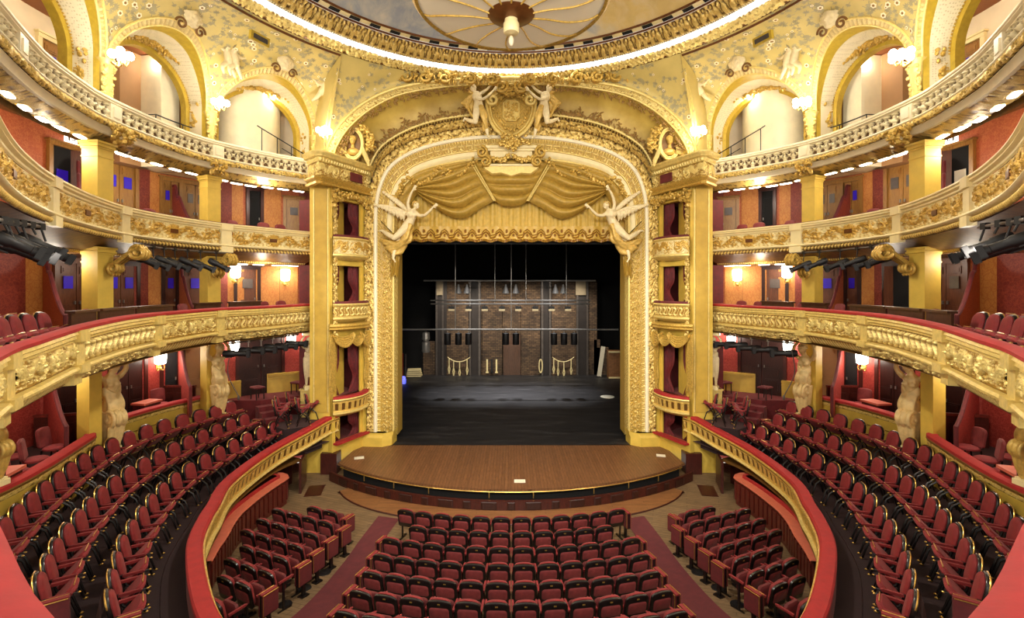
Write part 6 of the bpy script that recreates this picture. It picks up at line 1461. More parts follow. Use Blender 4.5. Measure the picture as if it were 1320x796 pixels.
for s,nm in SIDES:
    L=s<0
    # under the second gallery, middle bay
    pts=[]; 
    for px in (166,200,240,296): q,n=hit(L3C,px); q=q+n*.14; pts.append((q[0],q[1],8.36))
    o=bar(s,pts,'grey lighting bar under the second gallery front, %s middle bay'%nm,nm); c=resample(cr(pts,10),n=80)
    ks=(6,16,25,34,44,54,66) if L else (4,14,26,40,56,68)
    for i,k in enumerate(ks):
        q=c[k]; pos=(q[0]+.02,q[1],q[2]-.38-.05*(i%2)); lantern(s,pos,q,(1.0 if L else 3,20+(i%3)*2,1.5),'black lantern on the %s middle bay bar, %s from the camera'%(nm,ordw(i)),'stage lanterns',.86)
        g=MB(); w=A(*pos); g.tube([tuple(q),(q[0],q[1],q[2]-.12),(pos[0],pos[1],pos[2]+.13)],.016,6); g.box((q[0],q[1],q[2]),(.09,.09,.1)); S(g,s).build('hook_clamp',M['blackmat'],o)
    # close to the camera
    pts=[(-8.75,9.0,8.32),(-8.45,8.35,8.3),(-8.05,7.7,8.25),(-7.5,7.0,8.2)]
    o=bar(s,pts,'lighting bar under the second gallery nearest the camera, %s'%nm,nm); c=resample(cr(pts,10),n=60)
    for i,k in enumerate((3,12,21,30,39,48) if L else (6,20,34,48)):
        q=c[k]; pos=(q[0]+.05,q[1]+.05,q[2]-.42+(.10 if i%2 else 0)); lantern(s,pos,q,(-1.0,15,3.0) if L else (-.5,14,3.8),'large black lantern on the %s bar nearest the camera, %s from the stage'%(nm,ordw(i)),'stage lanterns',.86)
        g=MB(); g.tube([tuple(q),(pos[0],pos[1],pos[2]+.15)],.018,6); g.box((q[0],q[1],q[2]),(.1,.1,.12)); S(g,s).build('hook_clamp',M['blackmat'],o)
    # under the first gallery beside the stage
    pts=[]
    for px in (302,330,360,392): q,n=hit(L2H,px); q=q-n*.25; pts.append((q[0],q[1],5.36))
    o=bar(s,pts,'lighting bar under the first gallery beside the stage, %s'%nm,nm); c=resample(cr(pts,10),n=80)
    for i,k in enumerate((4,18,31,44,58,72) if L else (6,24,42,58,74)):
        q=c[k]; pos=(q[0],q[1],q[2]-.36+.03*(i%2)); lantern(s,pos,q,(6,21,4.3),'black lantern under the first gallery by the stage, %s, %s from camera'%(nm,ordw(i)),'stage lanterns')
        g=MB(); g.tube([tuple(q),(pos[0],pos[1],pos[2]+.13)],.016,6); g.box((q[0],q[1],q[2]),(.08,.08,.1)); S(g,s).build('hook_clamp',M['steel'],o)
    p=c[2]; g=MB(); g.tube(cr([(p[0],p[1],p[2]-.2),(p[0]-.1,p[1],p[2]-1.0),(p[0]+.25,p[1],p[2]-1.75)],6),.018,6); g.ell((p[0]+.25,p[1],p[2]-1.8),(.04,.04,.09)); tag(S(g,s).build('power_cable',M['iron'],None),'loose cable with plug hanging under the first gallery, %s'%nm,'cable')
# baignoire boxes under the lower balcony
for s,nm in SIDES:
    k=[i for i in range(len(L1C)) if 10.9<L1C[i,1]<16.0]; c=z3(L1C[k]); c=(c[:,:2]+normals(L1C)[k]*np.interp(c[:,1],[10.9,12.5,16],[-.02,.12,.46])[:,None]); c=np.vstack([[(-8.0,16.3),(-7.62,16.22)],c])
    o=thing('baignoire_front','red varnished wooden box front with pink ledge under the lower balcony, %s stalls'%nm,'box front',SX((float(c[len(c)//2][0]),float(c[len(c)//2][1]),.06),s),'baignoire fronts')
    g=MB(); sweep(g,c,[(0,.0),(0,.86)],0); L_=alen(c)[-1]
    cc=resample(c,n=25); nn=normals(cc)
    for i in range(1,24): g.box((cc[i][0]+nn[i][0]*.02,cc[i][1]+nn[i][1]*.02,.48),(L_/25*.7,.05,.56),math.atan2(nn[i][1],nn[i][0])+PI/2)
    S(g,s).build('panel',M['redwood'],o,False)
    g=MB(); sweep(g,c,[(.06,.86),(.08,.89),(.06,.92),(-.22,.92)],0); S(g,s).build('ledge',M['pink'],o)
    g=MB(); sweep(g,c,[(-.2,.92),(-.2,.98),(-.3,.98)],0); S(g,s).build('cushion',M['railred'],o)
    p=at(386,635,17.6); g=MB(); g.box((-7.45,17.2,.60),(.08,1.1,1.1),.25); o=tag(S(g,s).build('panelled_door',M['mahog'],None,False),'dark panelled door under the lower balcony end, %s stalls'%nm,'door')
    g=MB(); g.box((-6.9,16.9,.062),(.55,.9,.012),.2); tag(S(g,s).build('floor_mat',M['mahog'],None,False),'dark rectangular mat on the floor near the pit, %s'%nm,'mat')
# small grilles in the pendentives
for s,nm in SIDES:
    p=A(*at(335,50,14.2)); d=unit(A(RC[0],RC[1],13.2)-p); g=MB(); M_=Vector(d).to_track_quat('Y','Z').to_matrix().to_4x4(); M_=TR(*p)@M_
    o=thing('ceiling_grille','small rectangular grille in a gold frame on the leaf painted ceiling, %s'%nm,'grille',SX(tuple(p),s),'ceiling grilles')
    g.box((0,-.02,0),(.62,.10,.26)); g.xf(M_); S(g,s).build('surround',M['olive_gold'],o,False)
    g=MB(); g.box((0,.04,0),(.46,.03,.13)); 
    for k in range(9): g.box((-.2+.05*k,.06,0),(.012,.03,.12))
    g.xf(M_); S(g,s).build('grating',M['iron'],o,False)
# ------------------------------------------------------------------ sculpture: bodies grown as one continuous surface
def fuse(name,mb,vox,m,parent,smooth_it=4,dec=None,mirror=False):
    if mirror: mb=mb.mirror()
    me=mb.mesh(name+'_raw',m,WL[parent.name] if parent is not None else None); ob=bpy.data.objects.new(name+'_raw',me); COL.objects.link(ob)
    r=ob.modifiers.new('r','REMESH'); r.mode='VOXEL'; r.voxel_size=vox
    sm=ob.modifiers.new('s','SMOOTH'); sm.iterations=smooth_it; sm.factor=.5
    dg=bpy.context.evaluated_depsgraph_get(); new=bpy.data.meshes.new_from_object(ob.evaluated_get(dg)); 
    bpy.data.objects.remove(ob); bpy.data.meshes.remove(me)
    new.name=name; new.materials.clear(); new.materials.append(m); new.shade_smooth()
    o=bpy.data.objects.new(name,new); COL.objects.link(o)
    if parent is not None: o.parent=parent; WL[o.name]=WL[parent.name]
    return o
def cap(g,pts,rs,n=10):          # tapered limb with rounded ends
    pts=[A(*p) for p in pts]
    for p,r in ((pts[0],rs[0]),(pts[-1],rs[-1])): g.ell(p,(r,r,r),None,10,7)
    c=cr(pts,5) if len(pts)>2 else np.array(pts); r=np.interp(np.linspace(0,1,len(c)),np.linspace(0,1,len(rs)),rs); g.tube(c,r,n); return g
def hand(g,w,d,up,sc=1.0):       # palm, four fingers and a thumb
    w,d=A(*w),unit(A(*d)); sd=unit(np.cross(d,A(*up))); nrm=np.cross(sd,d)
    pm=w+d*.07*sc; g.tube([w,pm],[.03*sc,.045*sc],8); g.ell(pm,(.045*sc,.03*sc,.05*sc),None,8,6)
    for k,(o_,l) in enumerate(((-.036,.075),(-.012,.09),(.012,.085),(.036,.065))):
        a=pm+sd*o_*sc+d*.03*sc; b=a+d*l*.55*sc+sd*o_*.3*sc; c=b+d*l*.45*sc-nrm*.02*sc; g.tube([a,b,c],[.015*sc,.014*sc,.011*sc],6)
    a=w+sd*.045*sc+d*.03*sc; g.tube([a,a+sd*.035*sc+d*.035*sc,a+sd*.045*sc+d*.07*sc],[.017*sc,.015*sc,.012*sc],6)
def head(g,c,face,r=.13,hair=True,up=(0,0,1)):
    c=A(*c); f=unit(A(*face)); u=A(*up); u=unit(u-f*np.dot(u,f)); s_=np.cross(f,u); R=np.stack([s_,f,u],1)
    def E(p,rr): q=c+R@A(*p)*r; g.ell(q,tuple(x*r for x in rr),R,10,8)
    E((0,0,.05),(.74,.86,1.0)); E((0,.18,-.45),(.55,.62,.60)); E((0,.86,-.12),(.12,.22,.20)); E((0,.72,-.52),(.26,.16,.08)); E((0,.66,-.82),(.26,.2,.2))
    for sx in (-1,1): E((sx*.3,.72,.1),(.17,.12,.08)); E((sx*.3,.78,.3),(.24,.1,.06)); E((sx*.74,-.05,-.1),(.1,.2,.26)); E((sx*.42,.5,-.3),(.25,.25,.25))
    return R,c
def hairdo(g,R,c,r,n=26,seed=1):
    q=random.Random(seed)
    for k in range(n):
        a=q.uniform(0,2*PI); e=q.uniform(.05,1.3); p=A(math.cos(a)*math.cos(e)*.88,math.sin(a)*math.cos(e)*.85-.22,math.sin(e)*1.0+.12)
        if p[1]>.55 and p[2]<.75: continue
        g.ell(c+R@p*r,(.3*r,.3*r,.22*r),None,8,6)
    g.ell(c+R@A(0,-.85,.1)*r,(.42*r,.42*r,.38*r),None,8,6)
def wing(g,root,tip,low,n=9,t=.035):
    root,tip,low=A(*root),A(*tip),A(*low)
    g.tube(cr([root,root*.6+tip*.4+A(0,0,.10),tip],5),[.10]+[.075]*9+[.03],8)
    for k in range(n):
        a=root+(tip-root)*(.12+.85*k/(n-1)); e=low+(tip-low)*(k/(n-1))**1.1; e=e+(e-a)*.05
        c=cr([a,(a+e)/2+A(0,-.04,.02),e],4); g.tube(c,np.interp(np.linspace(0,1,len(c)),[0,.5,1],[.07,.085,.03]),6)
def drape(g,rib,r,seed=0,n=7,spread=.12):
    q=random.Random(seed)
    for k in range(n):
        P=[A(*p)+A(q.uniform(-spread,spread),q.uniform(-.05,.05),q.uniform(-spread,spread)*.6) for p in rib]; g.tube(cr(P,5),np.linspace(r,r*.55,(len(P)-1)*5+1),7)
# winged figures pulling the drapery at the corners of the proscenium
for s,nm in SIDES:
    Y=20.05
    J=lambda px,py,dy=0: at(px,py,Y+dy)
    o=thing('winged_statue','ivory winged nude statue lifting the gold drapery, %s corner of the proscenium'%nm,'statue',SX(at(508,330,Y),s),'winged corner statues')
    g=MB()
    R,c=head(MB() if False else g,J(536.5,264.5,-.10),(.75,-.62,.05),.155)
    cap(g,[J(535,268.5,-.06),J(532.5,272.5,-.05)],[.075,.085])
    cap(g,[J(531.5,275,-.08),J(530,282,-.06),J(526.5,289,-.05)],[.21,.175,.20]); g.ell(J(529,276,-.12),(.2,.16,.15)); g.ell(J(534.5,277,-.18),(.09,.09,.09)); g.ell(J(529.5,277.5,-.22),(.09,.09,.09))
    g.ell(J(525.5,290,-.05),(.22,.19,.2))
    cap(g,[J(525,291,-.1),J(516,300,-.3),J(508,306.5,-.34)],[.185,.155,.105]); cap(g,[J(508,306.5,-.34),J(499,301.5,-.16),J(492.5,297,-.0)],[.11,.105,.055]); cap(g,[J(492.5,297,0),J(489,297.5,.02)],[.05,.04])
    cap(g,[J(523,292,.02),J(516,306,.0),J(510.5,318,.02)],[.18,.14,.10]); cap(g,[J(510.5,318,.02),J(508,326,-.04),J(507,333,-.05)],[.095,.085,.05]); cap(g,[J(507,333,-.05),J(509.5,337,-.14)],[.045,.04])
    cap(g,[J(527.5,272.5,-.05),J(526,263,-.12),J(527.5,255.5,-.16)],[.09,.075,.06]); cap(g,[J(527.5,255.5,-.16),J(530,249,-.2),J(532.3,244.8,-.22)],[.062,.055,.038]); hand(g,J(532.3,244.8,-.22),(.5,0,.8),(0,-1,0),1.3)
    cap(g,[J(535,273.5,-.1),J(541,277.5,-.18),J(548,277,-.24)],[.09,.075,.06]); cap(g,[J(548,277,-.24),J(554,271.5,-.28),J(558,267,-.3)],[.062,.055,.038]); hand(g,J(558,267,-.3),(.7,0,.5),(0,-1,0),1.3)
    fuse('body',g,.022,M['stat'],o,3,mirror=s>0)
    g=MB(); hairdo(g,R,c,.155,30,3); fuse('hair',g,.022,M['statgold'],o,2,mirror=s>0)
    for a in ((J(526,272,.1),J(494,248,.15),J(518,268,.16)),(J(525,275,.05),J(483,264.5,-.02),J(521,285,.1))):
        g=MB(); wing(g,*a); fuse('wing',g,.022,M['stat'],o,2,mirror=s>0)
    g=MB(); drape(g,[J(527,290,-.16),J(521,305,-.2),J(512,313,-.1),J(499,312,-.05),J(494,309,.05)],.085,1,8,.13); drape(g,[J(528,292,-.05),J(526,306,-.12),J(517,316,-.1),J(503,321,-.02),J(500,318,.05)],.085,2,8,.13); drape(g,[J(526,296,0),J(520,316,.02),J(513,326,0),J(506,324,.0)],.08,5,6,.1)
    fuse('drapery',g,.03,M['g_stone'] if False else M['statgold'],o,3,mirror=s>0)
# cartouche with two nymphs over the arch
Y=19.75
J=lambda px,py,dy=0: at(px,py,Y+dy)
o=thing('cartouche','large gilded shield cartouche with octagonal emblem panel over the proscenium','cartouche',at(658.5,190,Y))
def pxout(L,Y_): return [(at(x,y,Y_)[0],at(x,y,Y_)[2]) for x,y in L]
half_=[(659,116),(668,114),(682,118),(690,128),(690,142),(686,156),(678,168),(668,176),(659,180)]
ol=cr([(x,y) for x,y in half_],5); ol=np.vstack([ol,[(2*659-x,y) for x,y in ol[::-1][1:-1]]]); OL=A(*pxout(ol,Y))
g=MB(); g.loft(OL,[(0,Y+.30),(0,Y+.02),(.05,Y-.06),(.16,Y-.02),(.2,Y+.02)]); g.build('shield',M['gold'],o)
g=MB(); g.tube(np.vstack([np.stack([OL[:,0],np.full(len(OL),Y-.04),OL[:,1]],1)]*1+[[(OL[0,0],Y-.04,OL[0,1])]]),.06,8,False); q=OL+(OL.mean(0)-OL)*.14; g.tube(np.vstack([np.stack([q[:,0],np.full(len(q),Y-.03),q[:,1]],1),[(q[0,0],Y-.03,q[0,1])]]),.035,6,False); g.build('rim',M['gold_pale'],o)
oc=A(*pxout([(653,129),(665,129),(670,134),(670,152),(665,157),(653,157),(648,152),(648,134)],Y)); g=MB(); g.loft(oc,[(0,Y+.05),(0,Y-.10),(.04,Y-.13),(.08,Y-.09)]); g.build('octagonal_panel',M['gold_pale'],o)
g=MB(); r_=random.Random(3)
for k in range(60):
    x,y=r_.uniform(650,668),r_.uniform(131,155); p=at(x,y,Y-.10); g.ell(p,(.055,.03,.04),Euler((0,r_.uniform(0,3),0)).to_matrix(),6,5)
g.build('emblem_relief',M['gold'],o)
g=MB(); 
for k in range(70):
    t=r_.random(); i=int(t*len(OL)); q=OL[i]+(OL.mean(0)-OL[i])*r_.uniform(.25,.42); g.ell((q[0],Y-.05,q[1]),(.07,.05,.05),Euler((0,r_.uniform(0,3),0)).to_matrix(),6,5)
q=OL+(OL.mean(0)-OL)*.33; g.tube(np.vstack([np.stack([q[:,0],np.full(len(q),Y-.05),q[:,1]],1),[(q[0,0],Y-.05,q[0,1])]]),.03,6,False)
g.build('inner_wreath',M['gold'],o)
for sx in (-1,1):
    g=MB(); u=np.linspace(0,1,40); R_=.26*(1-.8*u); a=PI/2+sx*-1*u*3*PI; c=A(*at(659+sx*24,129,Y-.1)); 
    for w in (-.07,0,.07): g.tube(np.stack([c[0]+R_*np.cos(a),0*u+c[1]+w,c[2]+R_*np.sin(a)],1),.06,8)
    g.build('volute',M['gold_pale'],o)
    g=MB(); c=A(*at(659+sx*13,112,Y-.12)); a=PI/2+sx*u*3*PI; R_=.30*(1-.8*u)
    for w in (-.06,0,.06): g.tube(np.stack([c[0]+R_*np.cos(a),0*u+c[1]+w,c[2]+R_*np.sin(a)],1),.07,8)
    g.build('top_scroll',M['gold'],o)
g=MB()
for k in range(60): p=at(659+r_.gauss(0,6),118+r_.gauss(0,3),Y-.12-r_.random()*.1); g.ell(p,(.07,.06,.06),None,6,5)
g.build('crown_ornament',M['gold'],o); g=MB()
for k in range(80): p=at(659+r_.gauss(0,9),183+r_.gauss(0,4),Y-.1-r_.random()*.12); g.ell(p,(.09,.06,.06),Euler((0,r_.uniform(0,3),0)).to_matrix(),6,5)
g.build('leaf_ornament',M['gold'],o)
k=thing('arch_keystone','stepped keystone block with two scrolls and a fruit swag at the crown of the arch','keystone',at(659,222,20.0))
g=MB()
for (x0,x1,y0,y1,yy) in ((626,692,187,190.5,19.85),(629,689,190.5,194,19.95),(632,686,194,203,20.05)):
    a,b_=A(*at(x0,y1,yy)),A(*at(x1,y0,yy)); g.box(((a[0]+b_[0])/2,20.25,(a[2]+b_[2])/2),(b_[0]-a[0],2*(20.25-yy),b_[2]-a[2]))
g.build('block',M['cream'],k,False)
g=MB(); ol=pxout([(628,210),(690,210),(692,206),(696,208),(694,218),(684,225),(672,224),(659,228),(646,224),(634,225),(624,218),(622,208),(626,206)],20.1); g.loft(A(*ol),[(0,20.5),(0,20.12),(.05,20.05)]); g.build('scroll_plaque',M['gold_pale'],k)
a,b_=A(*at(630,214,20.03)),A(*at(688,211.5,20.03)); g=MB(); g.box(((a[0]+b_[0])/2,20.02,(a[2]+b_[2])/2),(b_[0]-a[0],.08,b_[2]-a[2])); g.build('ledge',M['cream'],k,False)
for sx in (-1,1):
    g=MB(); u=np.linspace(0,1,40); 
    for (X_,Y_,R0) in ((38,196,.24),(33,208,.22)):
        c=A(*at(659+sx*X_,Y_,19.95)); a=PI/2+sx*u*3*PI; R_=R0*(1-.8*u)
        for w in (-.08,0,.08): g.tube(np.stack([c[0]+R_*np.cos(a),0*u+c[1]+w,c[2]+R_*np.sin(a)],1),.055,8)
    g.build('scroll',M['gold'],k)
    g=MB()
    for q in range(70): t=r_.random(); p=at(659+sx*(2+30*t),200+6*4*t*(1-t)+r_.gauss(0,1.3),19.98-r_.random()*.1); g.ell(p,(.08,.06,.06),Euler((0,r_.uniform(0,3),0)).to_matrix(),6,5)
    g.build('fruit_swag',M['gold'],k)
for s,nm in SIDES:
    o=thing('nymph_statue','ivory winged nymph with raised arms kneeling against the cartouche, %s side'%nm,'statue',SX(at(622,182,Y),s),'cartouche nymphs'); g=MB()
    R,c=head(g,J(610,113.5,-.28),(.8,-.55,-.05),.15)
    cap(g,[J(611.5,117.5,-.25),J(613.5,121,-.22)],[.07,.08]); cap(g,[J(615,124,-.25),J(616.5,130,-.22),J(617,137,-.2)],[.205,.16,.21]); g.ell(J(618.5,125.5,-.36),(.085,.085,.085)); g.ell(J(614.5,125.5,-.4),(.085,.085,.085)); g.ell(J(617,138,-.22),(.22,.19,.19))
    cap(g,[J(615.5,139,-.28),J(613.5,149,-.45),J(613,157,-.42)],[.165,.135,.095]); cap(g,[J(613,157,-.42),J(605.5,155.5,-.22),J(599,152.5,-.05)],[.095,.09,.05]); cap(g,[J(599,152.5,-.05),J(597.5,156,-.04)],[.045,.035])
    cap(g,[J(619.5,139,-.2),J(624,149,-.26),J(625.5,158,-.24)],[.165,.135,.095]); cap(g,[J(625.5,158,-.24),J(627.5,168,-.22),J(629,175,-.24)],[.095,.08,.045]); cap(g,[J(629,175,-.24),J(632,178,-.34)],[.045,.035])
    cap(g,[J(611.5,122.5,-.28),J(617,127,-.45),J(623,127.5,-.46)],[.085,.07,.056]); cap(g,[J(623,127.5,-.46),J(630,123,-.38),J(636,116.5,-.3)],[.058,.05,.036]); hand(g,J(636,116.5,-.3),(.6,0,.7),(0,-1,0),1.2)
    cap(g,[J(617.5,121.5,-.18),J(623,118.5,-.2),J(628,115,-.18)],[.08,.068,.055]); cap(g,[J(628,115,-.18),J(631,111.5,-.16),J(634,109,-.15)],[.056,.048,.036]); hand(g,J(634,109,-.15),(.7,0,.5),(0,-1,0),1.2)
    fuse('body',g,.02,M['stat'],o,3,mirror=s>0)
    g=MB(); hairdo(g,R,c,.15,28,5); fuse('hair',g,.022,M['statgold'],o,2,mirror=s>0)
    for a in ((J(612,121,-.1),J(592,113,.02),J(608,122,.02)),(J(612,123,-.08),J(596,134,.02),J(608,148,.02))):
        g=MB(); wing(g,*a,n=6); fuse('wing',g,.024,M['statgold'],o,2,mirror=s>0)
    g=MB(); drape(g,[J(620,137,-.36),J(624,149,-.38),J(625,160,-.3),J(626,170,-.2)],.07,3,8,.1); drape(g,[J(607,128,-.12),J(603,136,-.1),J(606,146,-.1),J(612,152,-.3)],.06,4,5,.06); fuse('drapery',g,.026,M['statgold'],o,3,mirror=s>0)
# caryatids carrying the deep yellow front
def caryatid(s,base,face,z0,z1,lab,mat,full=False):
    b=A(*base); f=unit(A(*face)); sd=A(-f[1],f[0]); H=z1-z0; k=H/2.9
    P=lambda a,u,z: (b[0]+f[0]*a*k+sd[0]*u*k,b[1]+f[1]*a*k+sd[1]*u*k,z0+z*k)
    o=thing('caryatid',lab,'statue',SX((b[0],b[1],z0),s),'caryatids'); F3=A(f[0],f[1],0); S3=A(sd[0],sd[1],0); g=MB()
    hz=2.50; R,c=head(g,P(.16,0.02,hz),F3*.9+A(0,0,-.35)+S3*.2,.17*k)
    cap(g,[P(.10,0,hz-.16),P(.04,0,hz-.30)],[.09*k,.10*k]); cap(g,[P(.04,0,2.10),P(.06,0,1.85),P(.02,0,1.62)],[.20*k,.165*k,.19*k]); g.ell(P(.02,0,2.12),(.25*k,.22*k,.13*k))
    for e in (-1,1):
        g.ell(P(.19,e*.09,1.98),(.085*k,.085*k,.085*k))
        cap(g,[P(.02,e*.26,2.17),P(.08,e*.38,2.36),P(.10,e*.37,2.56)],[.085*k,.07*k,.058*k]); cap(g,[P(.10,e*.37,2.56),P(.06,e*.25,2.72),P(.02,e*.14,2.80)],[.06*k,.052*k,.04*k]); hand(g,P(.02,e*.16,2.80),-S3*e+A(0,0,.3),(F3[0],F3[1],.2),1.1*k)
    if full:
        cap(g,[P(.04,-.1,1.55),P(.10,-.13,1.0),P(.04,-.12,.55)],[.2*k,.16*k,.11*k]); cap(g,[P(.04,-.12,.55),P(.02,-.12,.18)],[.1*k,.06*k]); cap(g,[P(.04,.1,1.55),P(.16,.13,1.05),P(.04,.14,.6)],[.2*k,.16*k,.11*k]); cap(g,[P(.04,.14,.6),P(.02,.14,.18)],[.1*k,.06*k]); 
    fuse('body',g,.022,mat,o,3,mirror=s>0)
    g=MB(); hairdo(g,R,c,.17*k,30,7); fuse('hair',g,.024,mat,o,2,mirror=s>0)
    g=MB(); q=random.Random(11)
    for j in range(14):
        e=q.uniform(-.2,.2); g.tube(cr([P(.16-abs(e)*.4,e,1.72),P(.26-abs(e)*.3,e*1.1+.05,1.35),P(.18-abs(e)*.3,e*.8+.03,.95 if not full else .6)],5),[.05*k]*11,7)
    for j in range(6): g.tube(cr([P(.08,-.22,1.72+.04*j),P(.23,0,1.52+.04*j),P(.08,.22,1.75+.035*j)],5),[.045*k]*11,7)
    g.ell(P(.02,0,1.35),(.21*k,.19*k,.34*k)); fuse('drapery',g,.024,mat,o,3,mirror=s>0)
    if not full:
        g=MB(); u=np.linspace(0,1,44); ol=[P(.0,0,0)]
        for e in (-.15,0,.15):
            Rr=.27*(1-.82*u); a=-PI/2+u*3*PI; C=(.22,1.02)
            g.tube([P(C[0]+r*math.cos(t),e,C[1]+r*math.sin(t)) for r,t in zip(Rr,a)],.06*k,7)
            g.tube(cr([P(.30,e,.80),P(.24,e*.85,.5),P(.14,e*.7,.2),P(.12,e*.65,0.02)],6),[.09*k]*19,7)
        g.tube([P(.0,0,1.2),P(.02,0,.6),P(.0,0,.0)],[.24*k,.2*k,.15*k],10)
        for z in np.linspace(.1,.8,7): g.ell(P(.20+.1*z,0,z),(.07*k,.07*k,.05*k))
        fuse('scroll_pedestal',g,.024,mat,o,2,mirror=s>0)
    g=MB(); yaw=math.atan2(f[1],f[0])+PI/2; g.box(P(.05,0,.03),(.5*k,.5*k,.12),yaw); g.box(P(.05,0,.12),(.42*k,.42*k,.08),yaw); g.box((b[0],b[1],z1-.04),(.62*k,.6*k,.10),yaw); S(g,s).build('plinth',M['cream'],o,False)
for s,nm in SIDES:
    caryatid(s,(-11.2,13.42,0),(1,-.35,0),2.62,5.38,'carved caryatid with raised arms between the two loge fronts, %s side'%nm,M['carved'])
    caryatid(s,(-10.40,17.0,0),(.9,-.5,0),2.62,5.40,'carved caryatid on a tapering scroll pedestal beside the landing, %s side'%nm,M['carved'])
    caryatid(s,(-7.98,18.98,0),(.5,-.85,0),3.22,5.40,'ivory draped caryatid on a yellow plinth beside the stage tower, %s'%nm,M['stat'],True)
    g=MB(); g.box((-7.98,19.05,2.67),(.52,.52,1.1)); g.box((-7.98,19.05,3.19),(.60,.60,.06)); struct('wall_'+nm,S(g,s),M['gold_pale'],False)
    b=A(-10.12,9.35); caryatid(s,(b[0],b[1],0),(1,.1,0),3.35,5.36,'gilded caryatid standing on the red loge rail, closest to the camera, %s side'%nm,M['statgold'])
# plaster masks and cherubs on the leaf-painted ceiling
def facing(p,tx=0,ty=10.9,tz=11.5): return unit(A(tx,ty,tz)-p)
BAYS=[Bay(C1+A(.1,.1),C2),Bay(C2,C3Q),Bay(C3Q,C4)]
for s,nm in SIDES:
    for i,B in enumerate(BAYS):
        t_,z_=.5,15.34; p=B.cove(np.array(t_),np.array(z_)); f=facing(p); 
        o=thing('plaster_mask','bearded plaster lion mask above the crown of the gallery arch, %s from the stage, %s'%(ordw(i),nm),'mask',SX(tuple(p),s),'ceiling masks'); g=MB()
        R,c=head(g,p+f*.10,f,.24); q=random.Random(i)
        for k in range(34): a=2*PI*k/34; r=q.uniform(.95,1.35); c2=c+R@A(math.cos(a)*r,-.1,math.sin(a)*r*1.1)*.24; g.tube([c+R@A(math.cos(a)*.7,.1,math.sin(a)*.8)*.24,c2],[.05,.035],6)
        fuse('head',g,.026,M['stat'],o,2,mirror=s>0)
        u=np.linspace(0,1,30)
        for e in (-1,1):
            g=MB(); C=c+R@A(e*1.2,0,-1.25)*.24; Rr=.17*(1-.75*u); a=(0 if e>0 else PI)+e*u*2.6*PI; g.tube([C+R@A(r*math.cos(t),0,r*math.sin(t)) for r,t in zip(Rr,a)],.035,6); S(g,s).build('scroll',M['soffit'],o)
    for i,(B,tt,zz) in enumerate(((BAYS[0],.03,14.95),(BAYS[1],.02,14.98),(BAYS[1],.98,15.05),(BAYS[0],.955,15.0))):
        if i==2: continue
        p=B.cove(np.array(tt),np.array(zz)); f=facing(p); up=A(0,0,1)-f*f[2]; up=unit(up); sd=np.cross(f,up); PP=lambda a,u_,v: tuple(p+f*(a+.05)+sd*u_+up*v); e=1 if i%2 else -1
        o=thing('cherub_relief','ivory flying cherub relief among the painted leaves, %s from the stage, %s'%(('first','second','','third')[i] if i<3 else 'between arches',nm),'relief',SX(tuple(p),s),'ceiling cherubs'); g=MB()
        R,c=head(g,PP(.12,e*.10,.34),f+sd*.3*e,.13)
        cap(g,[PP(.08,e*.06,.2),PP(.1,0,.02),PP(.08,-e*.05,-.1)],[.12,.13,.14]); cap(g,[PP(.1,e*.15,.2),PP(.1,e*.34,.26),PP(.08,e*.46,.40)],[.06,.05,.035]); cap(g,[PP(.08,-e*.03,.2),PP(.1,-e*.2,.14),PP(.1,-e*.34,.22)],[.06,.05,.035])
        hand(g,PP(.08,e*.46,.40),sd*e*.5+up,f,.8); hand(g,PP(.1,-e*.34,.22),-sd*e+up*.4,f,.8)
        cap(g,[PP(.1,0,-.14),PP(.16,e*.16,-.32),PP(.1,e*.06,-.5)],[.10,.075,.045]); cap(g,[PP(.06,-e*.08,-.14),PP(.1,-e*.22,-.34),PP(.05,-e*.36,-.5)],[.10,.075,.045])
        fuse('body',g,.02,M['stat'],o,3,mirror=s>0)
        g=MB(); wing(g,PP(.02,-e*.03,.18),PP(0,-e*.42,.42),PP(0,-e*.2,.05),5); fuse('wing',g,.024,M['stat'],o,2,mirror=s>0)

# scrolled acanthus crest hanging from the ceiling cornice over the arch
o=thing('acanthus_crest','row of dark gold acanthus scrolls hanging from the ceiling cornice over the arch','crest',at(659,106,19.2))
r_=random.Random(21)
for i,x in enumerate((524,548,574,606,634,684,712,744,770,794)):
    dx=abs(x-659); py=101-4.0*(dx/140)**2+1.5; c=A(*at(x,py,19.12)); e=-1 if x<659 else 1
    g=MB(); u=np.linspace(0,1,34); Rr=.27*(1-.8*u); a=PI/2+e*u*2.8*PI
    for w in (-.06,.0,.06): g.tube(np.stack([c[0]+Rr*np.cos(a),0*u+c[1]+w,c[2]+Rr*np.sin(a)*.8],1),.055,7)
    for k in range(26): g.ell((c[0]+r_.uniform(-.45,.45),c[1]+r_.uniform(-.1,.1),c[2]+r_.uniform(-.16,.18)),(.12,.05,.05),Euler((0,r_.uniform(0,3),r_.uniform(0,3))).to_matrix(),6,5)
    g.build('scroll',M['gold'],o)
